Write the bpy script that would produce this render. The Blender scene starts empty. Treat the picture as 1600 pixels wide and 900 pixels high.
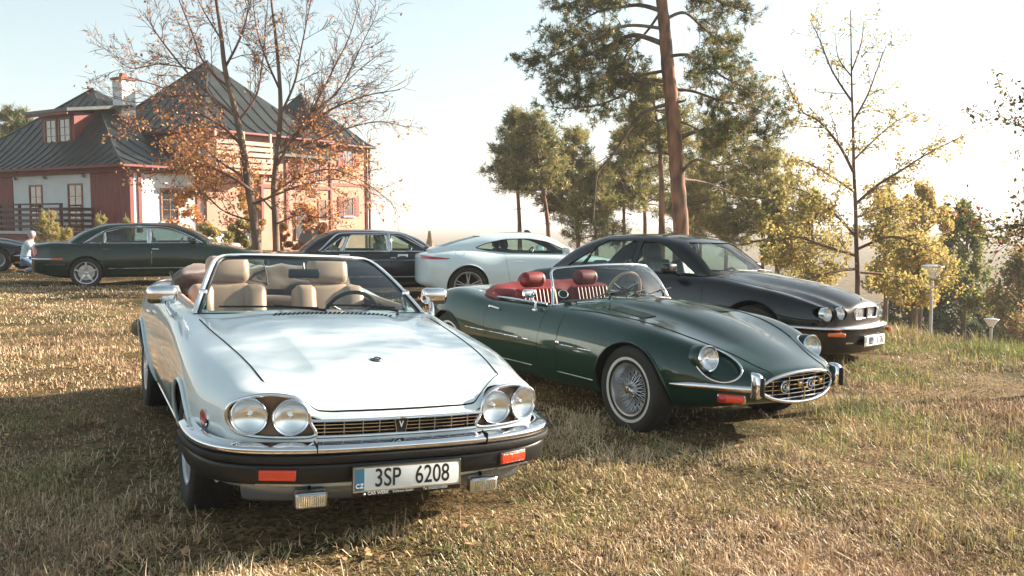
import bpy, bmesh, math, random
import numpy as np
from mathutils import Vector, Matrix, noise
from mathutils.bvhtree import BVHTree
from mathutils.interpolate import poly_3d_calc

S = bpy.context.scene
COL = S.collection
R = math.radians
rnd = random.Random(7)
rng = np.random.default_rng(7)

# ------------------------------------------------------------------ camera
cam_d = bpy.data.cameras.new("camera")
cam_d.sensor_width = 36.0
cam_d.lens = 1450.0 / 1600.0 * 36.0
cam_d.clip_end = 8000.0
cam_d.clip_start = 0.05
cam = bpy.data.objects.new("camera", cam_d)
COL.objects.link(cam)
cam.location = (0, 0, 1.583)
cam.rotation_euler = (R(90 - 4.2276), 0, 0)
S.camera = cam

# ------------------------------------------------------------------ light
SUN_EL, SUN_AZ = 21.0, 24.0          # azimuth measured from +X towards +Y
sdir = Vector((math.cos(R(SUN_EL)) * math.cos(R(SUN_AZ)), math.cos(R(SUN_EL)) * math.sin(R(SUN_AZ)), math.sin(R(SUN_EL))))
world = bpy.data.worlds.new("World")
S.world = world
world.use_nodes = True
wt = world.node_tree
sky = wt.nodes.new("ShaderNodeTexSky")
sky.sky_type = 'NISHITA'
sky.sun_disc = False
sky.sun_elevation = R(SUN_EL)
sky.sun_rotation = R(90 - SUN_AZ)
sky.air_density = 1.0
sky.dust_density = 1.2
sky.ozone_density = 1.5
bg = wt.nodes["Background"]
hs = wt.nodes.new("ShaderNodeHueSaturation")
hs.inputs['Saturation'].default_value = 0.55
hs.inputs['Hue'].default_value = 0.465
wt.links.new(sky.outputs[0], hs.inputs['Color'])
wt.links.new(hs.outputs[0], bg.inputs['Color'])
bg.inputs['Strength'].default_value = 0.060
sun_d = bpy.data.lights.new("sun", 'SUN')
sun_d.energy = 5.0
sun_d.angle = R(0.5)
sun_d.color = (1.0, 0.86, 0.69)
sun = bpy.data.objects.new("sun", sun_d)
COL.objects.link(sun)
sun.rotation_euler = (-sdir).to_track_quat('-Z', 'Y').to_euler()
S.view_settings.view_transform = 'Standard'
S.view_settings.look = 'None'
S.view_settings.exposure = 1.92
S.view_settings.gamma = 1.0

# ------------------------------------------------------------------ materials
def mat(name, col, rough=0.5, metal=0.0, coat=0.0, coatr=0.03, spec=0.5, noise_amt=0.0, noise_scale=5.0, col2=None,
        bump=0.0, bump_scale=40.0, emis=None, sheen=0.0, detail=4.0, coords='Object', stretch=None):
    m = bpy.data.materials.new(name)
    m.use_nodes = True
    nt = m.node_tree
    b = nt.nodes["Principled BSDF"]
    b.inputs['Base Color'].default_value = (*col, 1)
    b.inputs['Roughness'].default_value = rough
    b.inputs['Metallic'].default_value = metal
    b.inputs['Coat Weight'].default_value = coat
    b.inputs['Coat Roughness'].default_value = coatr
    b.inputs['Specular IOR Level'].default_value = spec
    if sheen: b.inputs['Sheen Weight'].default_value = sheen
    tc = nt.nodes.new("ShaderNodeTexCoord")
    vec = tc.outputs[coords]
    if stretch:
        mp = nt.nodes.new("ShaderNodeMapping"); mp.inputs['Scale'].default_value = stretch
        nt.links.new(vec, mp.inputs[0]); vec = mp.outputs[0]
    if noise_amt > 0 or col2:
        n = nt.nodes.new("ShaderNodeTexNoise"); n.inputs['Scale'].default_value = noise_scale
        n.inputs['Detail'].default_value = detail
        nt.links.new(vec, n.inputs['Vector'])
        cr = nt.nodes.new("ShaderNodeValToRGB")
        c2 = col2 if col2 else tuple(c * (1 - noise_amt) for c in col)
        cr.color_ramp.elements[0].position = 0.35; cr.color_ramp.elements[1].position = 0.65
        cr.color_ramp.elements[0].color = (*col, 1); cr.color_ramp.elements[1].color = (*c2, 1)
        nt.links.new(n.outputs['Fac'], cr.inputs[0])
        nt.links.new(cr.outputs[0], b.inputs['Base Color'])
    if bump > 0:
        n2 = nt.nodes.new("ShaderNodeTexNoise"); n2.inputs['Scale'].default_value = bump_scale
        n2.inputs['Detail'].default_value = 5.0
        nt.links.new(vec, n2.inputs['Vector'])
        bp = nt.nodes.new("ShaderNodeBump"); bp.inputs['Strength'].default_value = bump
        bp.inputs['Distance'].default_value = 0.02
        nt.links.new(n2.outputs['Fac'], bp.inputs['Height'])
        nt.links.new(bp.outputs[0], b.inputs['Normal'])
    return m

def leaf_mat(name, c1, c2, trans=0.45, scale=1.2):
    m = bpy.data.materials.new(name); m.use_nodes = True
    nt = m.node_tree; nt.nodes.remove(nt.nodes["Principled BSDF"])
    out = nt.nodes["Material Output"]
    g = nt.nodes.new("ShaderNodeTexCoord")
    n = nt.nodes.new("ShaderNodeTexNoise"); n.inputs['Scale'].default_value = scale; n.inputs['Detail'].default_value = 6
    nt.links.new(g.outputs['Object'], n.inputs['Vector'])
    cr = nt.nodes.new("ShaderNodeValToRGB")
    cr.color_ramp.elements[0].position = 0.38; cr.color_ramp.elements[1].position = 0.62
    cr.color_ramp.elements[0].color = (*c1, 1); cr.color_ramp.elements[1].color = (*c2, 1)
    nt.links.new(n.outputs['Fac'], cr.inputs[0])
    d = nt.nodes.new("ShaderNodeBsdfDiffuse"); t = nt.nodes.new("ShaderNodeBsdfTranslucent")
    nt.links.new(cr.outputs[0], d.inputs[0]); nt.links.new(cr.outputs[0], t.inputs[0])
    mx = nt.nodes.new("ShaderNodeMixShader"); mx.inputs[0].default_value = trans
    nt.links.new(d.outputs[0], mx.inputs[1]); nt.links.new(t.outputs[0], mx.inputs[2])
    gl = nt.nodes.new("ShaderNodeBsdfGlossy"); gl.inputs['Roughness'].default_value = 0.45
    mx2 = nt.nodes.new("ShaderNodeMixShader"); mx2.inputs[0].default_value = 0.05
    nt.links.new(mx.outputs[0], mx2.inputs[1]); nt.links.new(gl.outputs[0], mx2.inputs[2])
    nt.links.new(mx2.outputs[0], out.inputs[0])
    return m

def glass_mat(name, tint=(0.85, 0.92, 0.9), ior=1.5, boost=0.0, rough=0.0):
    m = bpy.data.materials.new(name); m.use_nodes = True
    nt = m.node_tree; nt.nodes.remove(nt.nodes["Principled BSDF"])
    out = nt.nodes["Material Output"]
    tr = nt.nodes.new("ShaderNodeBsdfTransparent"); tr.inputs[0].default_value = (*tint, 1)
    gl = nt.nodes.new("ShaderNodeBsdfGlossy"); gl.inputs['Roughness'].default_value = rough
    fr = nt.nodes.new("ShaderNodeFresnel"); fr.inputs[0].default_value = ior
    ad = nt.nodes.new("ShaderNodeMath"); ad.operation = 'ADD'; ad.inputs[1].default_value = boost; ad.use_clamp = True
    mx = nt.nodes.new("ShaderNodeMixShader")
    ge = nt.nodes.new("ShaderNodeNewGeometry"); inv = nt.nodes.new("ShaderNodeMath"); inv.operation = 'SUBTRACT'; inv.inputs[0].default_value = 1.0
    mu = nt.nodes.new("ShaderNodeMath"); mu.operation = 'MULTIPLY'
    nt.links.new(ge.outputs['Backfacing'], inv.inputs[1])
    nt.links.new(fr.outputs[0], ad.inputs[0]); nt.links.new(ad.outputs[0], mu.inputs[0]); nt.links.new(inv.outputs[0], mu.inputs[1]); nt.links.new(mu.outputs[0], mx.inputs[0])
    nt.links.new(tr.outputs[0], mx.inputs[1]); nt.links.new(gl.outputs[0], mx.inputs[2])
    nt.links.new(mx.outputs[0], out.inputs[0])
    return m

def paint(name, col, flake=0.0, rough=0.35):
    m = mat(name, col, rough=rough, metal=flake, coat=1.0, coatr=0.02, spec=0.12)
    nt = m.node_tree; b = nt.nodes["Principled BSDF"]
    # faint dust film and orange peel
    tc = nt.nodes.new("ShaderNodeTexCoord")
    n = nt.nodes.new("ShaderNodeTexNoise"); n.inputs['Scale'].default_value = 9; n.inputs['Detail'].default_value = 8
    nt.links.new(tc.outputs['Object'], n.inputs['Vector'])
    mr = nt.nodes.new("ShaderNodeMapRange"); mr.inputs[1].default_value = 0.35; mr.inputs[2].default_value = 0.8
    mr.inputs[3].default_value = 0.0; mr.inputs[4].default_value = 0.045
    nt.links.new(n.outputs['Fac'], mr.inputs[0]); nt.links.new(mr.outputs[0], b.inputs['Coat Roughness'])
    n2 = nt.nodes.new("ShaderNodeTexNoise"); n2.inputs['Scale'].default_value = 260; n2.inputs['Detail'].default_value = 1
    nt.links.new(tc.outputs['Object'], n2.inputs['Vector'])
    bp = nt.nodes.new("ShaderNodeBump"); bp.inputs['Strength'].default_value = 0.03; bp.inputs['Distance'].default_value = 0.002
    nt.links.new(n2.outputs['Fac'], bp.inputs['Height']); nt.links.new(bp.outputs[0], b.inputs['Coat Normal'])
    return m

M = dict(
    white=paint("white_paint", (0.68, 0.77, 0.795)),
    white2=paint("ice_white_paint", (0.64, 0.75, 0.785)),
    green=paint("racing_green_paint", (0.005, 0.032, 0.021), 0.12, 0.35),
    green2=paint("bottle_green_paint", (0.004, 0.023, 0.015), 0.08, 0.35),
    black=paint("black_paint", (0.003, 0.004, 0.006), 0.0, 0.4),
    navy=paint("blue_black_paint", (0.005, 0.008, 0.014), 0.1, 0.4),
    chrome=mat("chrome", (0.82, 0.83, 0.85), 0.07, 1.0, noise_amt=0.08, noise_scale=12),
    satin=mat("satin_metal", (0.55, 0.56, 0.58), 0.28, 1.0),
    silver=mat("silver_wheel_paint", (0.62, 0.64, 0.66), 0.3, 0.6, coat=0.6),
    rubber=mat("black_rubber", (0.007, 0.007, 0.008), 0.55, noise_amt=0.3, noise_scale=20, bump=0.15, bump_scale=60),
    tyre=mat("tyre_rubber", (0.008, 0.008, 0.008), 0.75, col2=(0.020, 0.018, 0.015), noise_scale=6, bump=0.3, bump_scale=80),
    under=mat("dark_underside", (0.003, 0.003, 0.003), 0.9),
    whitewall=mat("whitewall_rubber", (0.62, 0.62, 0.60), 0.6, noise_amt=0.15),
    plastic=mat("black_plastic", (0.005, 0.006, 0.007), 0.38, bump=0.1, bump_scale=150),
    tan=mat("tan_leather", (0.55, 0.35, 0.26), 0.42, noise_amt=0.15, noise_scale=7, bump=0.08, bump_scale=160),
    red=mat("red_leather", (0.20, 0.012, 0.013), 0.5, noise_amt=0.3, noise_scale=6, bump=0.06, bump_scale=160),
    cream=mat("cream_leather", (0.55, 0.48, 0.38), 0.45, noise_amt=0.12, noise_scale=7, bump=0.08, bump_scale=160),
    dash=mat("dark_dashboard", (0.010, 0.009, 0.009), 0.55, bump=0.2, bump_scale=200),
    hood_cloth=mat("brown_hood_cloth", (0.11, 0.060, 0.045), 0.85, noise_amt=0.3, noise_scale=5, bump=0.12, bump_scale=60, sheen=0.3),
    wood=mat("walnut_wood", (0.20, 0.08, 0.03), 0.3, coat=0.8, noise_amt=0.5, noise_scale=6, stretch=(1, 8, 8)),
    steerwood=mat("steering_wood", (0.45, 0.24, 0.12), 0.3, coat=0.8),
    amber=mat("amber_lens", (0.75, 0.05, 0.008), 0.15, coat=1.0, bump=0.4, bump_scale=90),
    redlens=mat("red_lens", (0.45, 0.010, 0.010), 0.12, coat=1.0, bump=0.3, bump_scale=90),
    orange=mat("orange_lens", (0.80, 0.16, 0.02), 0.15, coat=1.0, bump=0.3, bump_scale=90),
    gold=mat("gilt_metal", (0.75, 0.48, 0.12), 0.2, 1.0),
    valance=mat("grey_valance", (0.20, 0.23, 0.26), 0.25, 0.5, coat=0.6),
    greyseat=mat("grey_leather", (0.07, 0.065, 0.06), 0.45),
    reflector=mat("lamp_reflector", (0.93, 0.94, 0.95), 0.22, 0.9),
    bronze=mat("brown_lamp_panel", (0.20, 0.14, 0.09), 0.35, 0.4),
    glass=glass_mat("car_glass", (0.80, 0.88, 0.86), 1.5, 0.02),
    dkglass=glass_mat("tinted_glass", (0.55, 0.62, 0.62), 1.5, 0.05),
    lens=glass_mat("lamp_glass", (0.95, 0.97, 0.97), 1.5, 0.03, 0.02),
    plate=mat("plate_white", (0.72, 0.76, 0.76), 0.35),
    plateblue=mat("plate_blue", (0.04, 0.16, 0.26), 0.35),
    ink=mat("black_ink", (0.012, 0.012, 0.014), 0.4),
    wink=mat("white_ink", (0.75, 0.75, 0.75), 0.4),
    bark=mat("pine_bark", (0.34, 0.17, 0.10), 0.9, col2=(0.10, 0.065, 0.05), noise_scale=5, bump=1.0, bump_scale=9, stretch=(1, 1, 0.35)),
    bark2=mat("grey_brown_bark", (0.20, 0.14, 0.10), 0.9, col2=(0.09, 0.06, 0.045), noise_scale=4, bump=0.8, bump_scale=14, stretch=(1, 1, 0.4)),
    twig=mat("dark_twig_bark", (0.20, 0.12, 0.09), 0.9, col2=(0.09, 0.055, 0.045), noise_scale=3),
)
# reflector ribbing for headlamp lens
# ------------------------------------------------------------------ mesh helpers
class MB:
    def __init__(s): s.v = []; s.f = []; s.m = []; s.n = 0
    def add(s, V, F, mi=0):
        V = np.asarray(V, float).reshape(-1, 3); s.v.append(V)
        o = s.n
        for f in F: s.f.append([int(i) + o for i in f])
        s.m += [mi] * len(F); s.n += len(V)
        return s
    def box(s, c, size, rot=None, mi=0, taper=1.0):
        h = np.array(size) / 2.0
        V = np.array([[x, y, z] for z in (-1, 1) for y in (-1, 1) for x in (-1, 1)], float)
        V[V[:, 2] > 0, :2] *= taper
        V = V * h
        if rot is not None: V = V @ np.array(rot).T
        V = V + np.array(c)
        return s.add(V, [(0, 2, 3, 1), (4, 5, 7, 6), (0, 1, 5, 4), (2, 6, 7, 3), (0, 4, 6, 2), (1, 3, 7, 5)], mi)
    def rbox(s, c, size, r=0.03, rot=None, mi=0, n=3, e=None):
        """box with rounded edges"""
        hx, hy, hz = [q / 2.0 for q in size]; r = min(r, hx * .99, hy * .99, hz * .99)
        k = 4 * n; nv = 2 * (n + 1)
        V = []
        for i in range(nv):
            if i <= n: th = -math.pi / 2 + (math.pi / 2) * i / n; zc = -hz + r
            else: th = (math.pi / 2) * (i - n - 1) / n; zc = hz - r
            for q in range(4):
                cx = (hx - r) * (1 if q in (0, 3) else -1); cy = (hy - r) * (1 if q in (0, 1) else -1)
                for j in range(n + 1):
                    ph = math.pi / 2 * q + math.pi / 2 * j / n
                    V.append((cx + r * math.cos(th) * math.cos(ph), cy + r * math.cos(th) * math.sin(ph), zc + r * math.sin(th)))
        k = 4 * (n + 1)
        F = [(i * k + j, i * k + (j + 1) % k, (i + 1) * k + (j + 1) % k, (i + 1) * k + j) for i in range(nv - 1) for j in range(k)]
        F += [tuple(range(k))[::-1], tuple((nv - 1) * k + j for j in range(k))]
        V = np.array(V)
        if e is not None: V = e(V)
        if rot is not None: V = V @ np.array(rot).T
        return s.add(V + np.array(c), F, mi)
    def tube(s, pts, r, seg=8, mi=0, cap=True, flat=None, closed=False):
        P = np.asarray(pts, float); n = len(P)
        rr = np.full(n, r, float) if np.isscalar(r) else np.asarray(r, float)
        if closed: T = np.roll(P, -1, 0) - np.roll(P, 1, 0)
        else: T = np.gradient(P, axis=0)
        T /= np.linalg.norm(T, axis=1)[:, None] + 1e-12
        u = np.array([0, 0, 1.0]) if abs(T[0][2]) < .9 else np.array([1.0, 0, 0])
        u = u - T[0] * (u @ T[0]); u /= np.linalg.norm(u)
        V = []; a = np.arange(seg) * 2 * math.pi / seg
        for i in range(n):
            u = u - T[i] * (u @ T[i]); u /= np.linalg.norm(u) + 1e-12
            w = np.cross(T[i], u)
            k1, k2 = (1, 1) if flat is None else flat
            V.append(P[i] + rr[i] * (k1 * np.cos(a)[:, None] * u + k2 * np.sin(a)[:, None] * w))
        V = np.concatenate(V)
        m = n if closed else n - 1
        F = [(i * seg + j, i * seg + (j + 1) % seg, ((i + 1) % n) * seg + (j + 1) % seg, ((i + 1) % n) * seg + j) for i in range(m) for j in range(seg)]
        if cap and not closed: F += [tuple(range(seg))[::-1], tuple((n - 1) * seg + j for j in range(seg))]
        return s.add(V, F, mi)
    def lathe(s, prof, seg=32, c=(0, 0, 0), axis='y', mi=0, closed=True, basis=None):
        """prof: (r, h) pairs; closed profile loops"""
        p = np.asarray(prof, float); n = len(p); a = np.arange(seg) * 2 * math.pi / seg
        B = basis if basis is not None else {'y': ((1, 0, 0), (0, 0, 1), (0, 1, 0)), 'z': ((1, 0, 0), (0, 1, 0), (0, 0, 1)), 'x': ((0, 1, 0), (0, 0, 1), (1, 0, 0))}[axis]
        e1, e2, e3 = [np.array(q, float) for q in B]
        V = [(np.cos(t) * e1 + np.sin(t) * e2) * p[:, :1] + e3 * p[:, 1:2] for t in a]
        V = np.concatenate(V) + np.array(c)
        m = n if closed else n - 1
        F = [(i * n + j, ((i + 1) % seg) * n + j, ((i + 1) % seg) * n + (j + 1) % n, i * n + (j + 1) % n) for i in range(seg) for j in range(m)]
        return s.add(V, F, mi)
    def grid(s, V, nu, nv, mi=0, cu=False, cv=False):
        F = [(i * nv + j, ((i + 1) % nu) * nv + j, ((i + 1) % nu) * nv + (j + 1) % nv, i * nv + (j + 1) % nv)
             for i in range(nu if cu else nu - 1) for j in range(nv if cv else nv - 1)]
        return s.add(V, F, mi)
    def slab(s, P, nu, nv, th, mi=0):
        """closed sheet of thickness th built on a grid P (nu*nv,3)"""
        P = np.asarray(P, float).reshape(nu, nv, 3)
        du = np.gradient(P, axis=0); dv = np.gradient(P, axis=1)
        N = np.cross(du, dv); N /= np.linalg.norm(N, axis=2)[..., None] + 1e-12
        A = (P + N * th / 2).reshape(-1, 3); B = (P - N * th / 2).reshape(-1, 3); o = nu * nv
        F = [(i * nv + j, (i + 1) * nv + j, (i + 1) * nv + j + 1, i * nv + j + 1) for i in range(nu - 1) for j in range(nv - 1)]
        F2 = [tuple(q + o for q in f[::-1]) for f in F]
        loop = [i * nv for i in range(nu)] + [(nu - 1) * nv + j for j in range(1, nv)] + [i * nv + nv - 1 for i in range(nu - 2, -1, -1)] + [j for j in range(nv - 2, 0, -1)]
        E = [(loop[k], loop[(k + 1) % len(loop)] , loop[(k + 1) % len(loop)] + o, loop[k] + o)[::-1] for k in range(len(loop))]
        return s.add(np.concatenate([A, B]), F + F2 + E, mi)
    def prism(s, poly, a0, a1, axis='y', mi=0):
        """poly of 2-D points extruded along axis. y: (x,z)  x: (y,z)  z: (x,y)"""
        n = len(poly); V = []
        for a in (a0, a1):
            for p in poly:
                V.append({'y': (p[0], a, p[1]), 'x': (a, p[0], p[1]), 'z': (p[0], p[1], a)}[axis])
        F = [tuple(range(n))[::-1], tuple(n + i for i in range(n))] + [(i, (i + 1) % n, n + (i + 1) % n, n + i) for i in range(n)]
        return s.add(V, F, mi)
    def ball(s, c, r, seg=12, rings=8, mi=0, sc=(1, 1, 1)):
        V = []; 
        for i in range(rings + 1):
            th = math.pi * i / rings
            for j in range(seg):
                ph = 2 * math.pi * j / seg
                V.append((c[0] + r * sc[0] * math.sin(th) * math.cos(ph), c[1] + r * sc[1] * math.sin(th) * math.sin(ph), c[2] + r * sc[2] * math.cos(th)))
        F = [(i * seg + j, (i + 1) * seg + j, (i + 1) * seg + (j + 1) % seg, i * seg + (j + 1) % seg) for i in range(rings) for j in range(seg)]
        return s.add(V, F, mi)
    def mesh(s, name="m", merge=0.0):
        me = bpy.data.meshes.new(name)
        V = np.concatenate(s.v) if s.v else np.zeros((0, 3))
        me.from_pydata(V.tolist(), [], s.f)
        me.polygons.foreach_set('material_index', s.m)
        bm = bmesh.new(); bm.from_mesh(me)
        if merge: bmesh.ops.remove_doubles(bm, verts=bm.verts, dist=merge)
        bmesh.ops.recalc_face_normals(bm, faces=bm.faces)
        bm.to_mesh(me); bm.free()
        return me
    def build(s, name, mats, parent=None, smooth=35, loc=None, merge=0.0, kind=None, label=None, bevel=0):
        me = s.mesh(name, merge)
        return link(me, name, mats, parent, smooth, loc, kind, label, bevel)

def link(me, name, mats, parent=None, smooth=35, loc=None, kind=None, label=None, bevel=0):
    me.materials.clear()
    for m in (mats if isinstance(mats, (list, tuple)) else [mats]): me.materials.append(m)
    if smooth is not None:
        me.shade_smooth()
        if smooth < 180: me.set_sharp_from_angle(angle=R(smooth))
    o = bpy.data.objects.new(name, me); COL.objects.link(o)
    if parent is not None: o.parent = parent
    if loc is not None: o.location = loc
    if kind: o['kind'] = kind
    if label: o['label'] = label
    if bevel:
        b = o.modifiers.new("bevel", 'BEVEL'); b.width = bevel; b.segments = 2; b.limit_method = 'ANGLE'
    return o

def fast_mesh(name, V, F, mats, parent=None, kind=None, smooth=False, mi=None):
    """V (n,3), F (m,k) equal sized faces: quick route for big meshes"""
    V = np.asarray(V, np.float32); F = np.asarray(F, np.int32)
    me = bpy.data.meshes.new(name)
    me.vertices.add(len(V)); me.vertices.foreach_set('co', V.ravel())
    k = F.shape[1]
    me.loops.add(F.size); me.loops.foreach_set('vertex_index', F.ravel())
    me.polygons.add(len(F)); me.polygons.foreach_set('loop_start', np.arange(0, F.size, k, dtype=np.int32))
    try: me.polygons.foreach_set('loop_total', np.full(len(F), k, dtype=np.int32))
    except Exception: pass
    for m in (mats if isinstance(mats, (list, tuple)) else [mats]): me.materials.append(m)
    if mi is not None: me.polygons.foreach_set('material_index', np.asarray(mi, np.int32))
    me.polygons.foreach_set('use_smooth', np.full(len(F), smooth, dtype=bool))
    me.update(calc_edges=True)
    o = bpy.data.objects.new(name, me); COL.objects.link(o)
    if parent is not None: o.parent = parent
    if kind: o['kind'] = kind
    return o

def thing(name, label, cat, loc=(0, 0, 0), rz=0.0, group=None):
    o = bpy.data.objects.new(name, None); COL.objects.link(o)
    o.empty_display_size = 0.2
    o.location = loc; o.rotation_euler = (0, 0, rz)
    o['label'] = label; o['category'] = cat
    if group: o['group'] = group
    return o

def group_part(name, parent, loc=(0, 0, 0)):
    o = bpy.data.objects.new(name, None); COL.objects.link(o); o.parent = parent; o.location = loc; o.empty_display_size = 0.1
    return o

def copy_tree(o, parent=None):
    c = o.copy(); COL.objects.link(c); c.parent = parent
    for ch in list(o.children): copy_tree(ch, c)
    return c

def pchip(xk, yk, x):
    xk = np.asarray(xk, float); yk = np.asarray(yk, float); x = np.asarray(x, float)
    o = np.argsort(xk); xk = xk[o]; yk = yk[o]
    if len(xk) == 1: return np.full(x.shape, yk[0])
    h = np.diff(xk); d = np.diff(yk) / h
    if len(xk) == 2: return np.interp(x, xk, yk)
    m = np.zeros(len(xk))
    for i in range(1, len(xk) - 1):
        if d[i - 1] * d[i] > 0:
            w1 = 2 * h[i] + h[i - 1]; w2 = h[i] + 2 * h[i - 1]
            m[i] = (w1 + w2) / (w1 / d[i - 1] + w2 / d[i])
    def endm(h0, h1, d0, d1):
        q = ((2 * h0 + h1) * d0 - h0 * d1) / (h0 + h1)
        if q * d0 <= 0: return 0.0
        if d0 * d1 <= 0 and abs(q) > 3 * abs(d0): return 3 * d0
        return q
    m[0] = endm(h[0], h[1], d[0], d[1]); m[-1] = endm(h[-1], h[-2], d[-1], d[-2])
    i = np.clip(np.searchsorted(xk, x) - 1, 0, len(h) - 1)
    t = np.clip((x - xk[i]) / h[i], 0, 1)
    return ((2 * t ** 3 - 3 * t ** 2 + 1) * yk[i] + (t ** 3 - 2 * t ** 2 + t) * h[i] * m[i] + (-2 * t ** 3 + 3 * t ** 2) * yk[i + 1] + (t ** 3 - t ** 2) * h[i] * m[i + 1])

def spline(pts, n=8, closed=False):
    """Catmull-Rom through points"""
    P = np.asarray(pts, float); k = len(P); out = []
    for i in range(k if closed else k - 1):
        if closed: a, b, c, d = P[(i - 1) % k], P[i], P[(i + 1) % k], P[(i + 2) % k]
        else: a, b, c, d = P[max(i - 1, 0)], P[i], P[i + 1], P[min(i + 2, k - 1)]
        for t in np.arange(n) / n:
            out.append(0.5 * ((2 * b) + (c - a) * t + (2 * a - 5 * b + 4 * c - d) * t * t + (3 * b - a - 3 * c + d) * t ** 3))
    if not closed: out.append(P[-1])
    return np.array(out)

def roundpoly(pts, r, n=4):
    P = [np.array(p, float) for p in pts]; k = len(P); out = []
    rr = r if isinstance(r, (list, tuple)) else [r] * k
    for i in range(k):
        a, b, c = P[i - 1], P[i], P[(i + 1) % k]
        u = (a - b); lu = np.linalg.norm(u); w = (c - b); lw = np.linalg.norm(w)
        q = min(rr[i], lu * .48, lw * .48)
        p0 = b + u / lu * q; p1 = b + w / lw * q
        for j in range(n + 1):
            t = j / n; out.append(tuple((1 - t) ** 2 * p0 + 2 * t * (1 - t) * b + t * t * p1))
    return out

def smooth1(a, k=2, it=1):
    a = a.copy()
    for _ in range(it): a[1:-1] = (a[:-2] + 2 * a[1:-1] + a[2:]) / 4
    return a

def loft(lines, x0, x1, nx=110, sub=5, r0=0.05, r1=0.05, warp=None, inset=0.0, sm=3, capn=8):
    """Closed lofted solid: lines[j]=[(x,y,z)...] bottom centre -> top centre. returns MB"""
    t = np.linspace(0, 1, nx)
    xs = x0 + (x1 - x0) * t
    e0 = x0 + r0 * (1 - np.cos(np.linspace(0, math.pi / 2, 6))); e1 = x1 - r1 * (1 - np.cos(np.linspace(0, math.pi / 2, 6)))
    mid = xs[(xs > x0 + r0 * 1.15) & (xs < x1 - r1 * 1.15)]
    xs = np.concatenate([e0, mid, e1[::-1]]) if r0 > 0 and r1 > 0 else xs
    Y = []; Z = []
    fine = np.linspace(x0, x1, 300)
    for L in lines:
        L = np.array(L, float)
        yf = smooth1(pchip(L[:, 0], L[:, 1], fine), it=sm * 6); zf = smooth1(pchip(L[:, 0], L[:, 2], fine), it=sm * 6)
        Y.append(np.interp(xs, fine, yf)); Z.append(np.interp(xs, fine, zf))
    Y = np.array(Y).T; Z = np.array(Z).T   # (nx, nl)
    nl = Y.shape[1]
    Yp = np.concatenate([-Y[:, 1:2], Y, -Y[:, -2:-1]], 1); Zp = np.concatenate([Z[:, 1:2], Z, Z[:, -2:-1]], 1)
    rows_y = []; rows_z = []
    for i in range(nl - 1):
        for q in range(sub):
            u = q / sub
            b = np.array([(1 - u) ** 3, 3 * u ** 3 - 6 * u ** 2 + 4, -3 * u ** 3 + 3 * u ** 2 + 3 * u + 1, u ** 3]) / 6
            rows_y.append(Yp[:, i:i + 4] @ b); rows_z.append(Zp[:, i:i + 4] @ b)
    u = 1.0; b = np.array([0, 1, 4, 1]) / 6
    rows_y.append(Yp[:, nl - 2:nl + 2] @ b); rows_z.append(Zp[:, nl - 2:nl + 2] @ b)
    PY = np.array(rows_y).T; PZ = np.array(rows_z).T; m = PY.shape[1]
    PY[:, 0] = 0; PY[:, -1] = 0
    # inset for rounded ends
    ins = np.zeros(len(xs)) + inset
    for (xe, r, sgn) in ((x0, r0, 1), (x1, r1, -1)):
        if r > 0:
            d = (xs - xe) * sgn; k = d < r
            tt = 1 - d[k] / r; ins[k] += r * (1 - np.sqrt(np.clip(1 - tt * tt, 0, 1)))
    if np.any(ins != 0):
        ty = np.gradient(PY, axis=1); tz = np.gradient(PZ, axis=1); l = np.hypot(ty, tz) + 1e-9
        ny, nz = tz / l, -ty / l      # outward for bottom->top traversal on +y side
        ny[:, 0] = 0; ny[:, -1] = 0
        PY2 = PY - ny * ins[:, None]; PZ2 = PZ - nz * ins[:, None]
        PY = np.where(PY > 1e-6, np.maximum(PY2, 0.0005), 0); PZ = PZ2
        PY[:, 0] = 0; PY[:, -1] = 0
    nX = len(xs)
    ringn = 2 * (m - 1)
    V = np.zeros((nX, ringn, 3))
    V[:, :m, 1] = PY; V[:, :m, 2] = PZ
    V[:, m:, 1] = -PY[:, m - 2:0:-1]; V[:, m:, 2] = PZ[:, m - 2:0:-1]
    V[:, :, 0] = xs[:, None]
    mb = MB()
    allV = [V.reshape(-1, 3)]
    F = [(i * ringn + j, (i + 1) * ringn + j, (i + 1) * ringn + (j + 1) % ringn, i * ringn + (j + 1) % ringn) for i in range(nX - 1) for j in range(ringn)]
    base = nX * ringn
    for e in (0, nX - 1):
        ringV = V[e]; zc = .5 * (PZ[e].min() + np.median(PZ[e])) if False else float(PZ[e].min() * .45 + min(PZ[e][-1], PZ[e].max()) * .55)
        prev = list(e * ringn + np.arange(ringn))
        for k in range(1, capn):
            f = 1 - k / capn
            rv = np.zeros((ringn, 3)); rv[:, 0] = xs[e]; rv[:, 1] = ringV[:, 1] * f; rv[:, 2] = zc + (ringV[:, 2] - zc) * f
            allV.append(rv); cur = list(base + np.arange(ringn)); base += ringn
            for j in range(ringn): F.append((prev[j], prev[(j + 1) % ringn], cur[(j + 1) % ringn], cur[j]))
            prev = cur
        allV.append(np.array([[xs[e], 0, zc]])); cc = base; base += 1
        for j in range(ringn): F.append((prev[j], prev[(j + 1) % ringn], cc))
    A = np.concatenate(allV)
    if warp is not None: A = warp(A)
    mb.add(A, F)
    return mb

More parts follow.
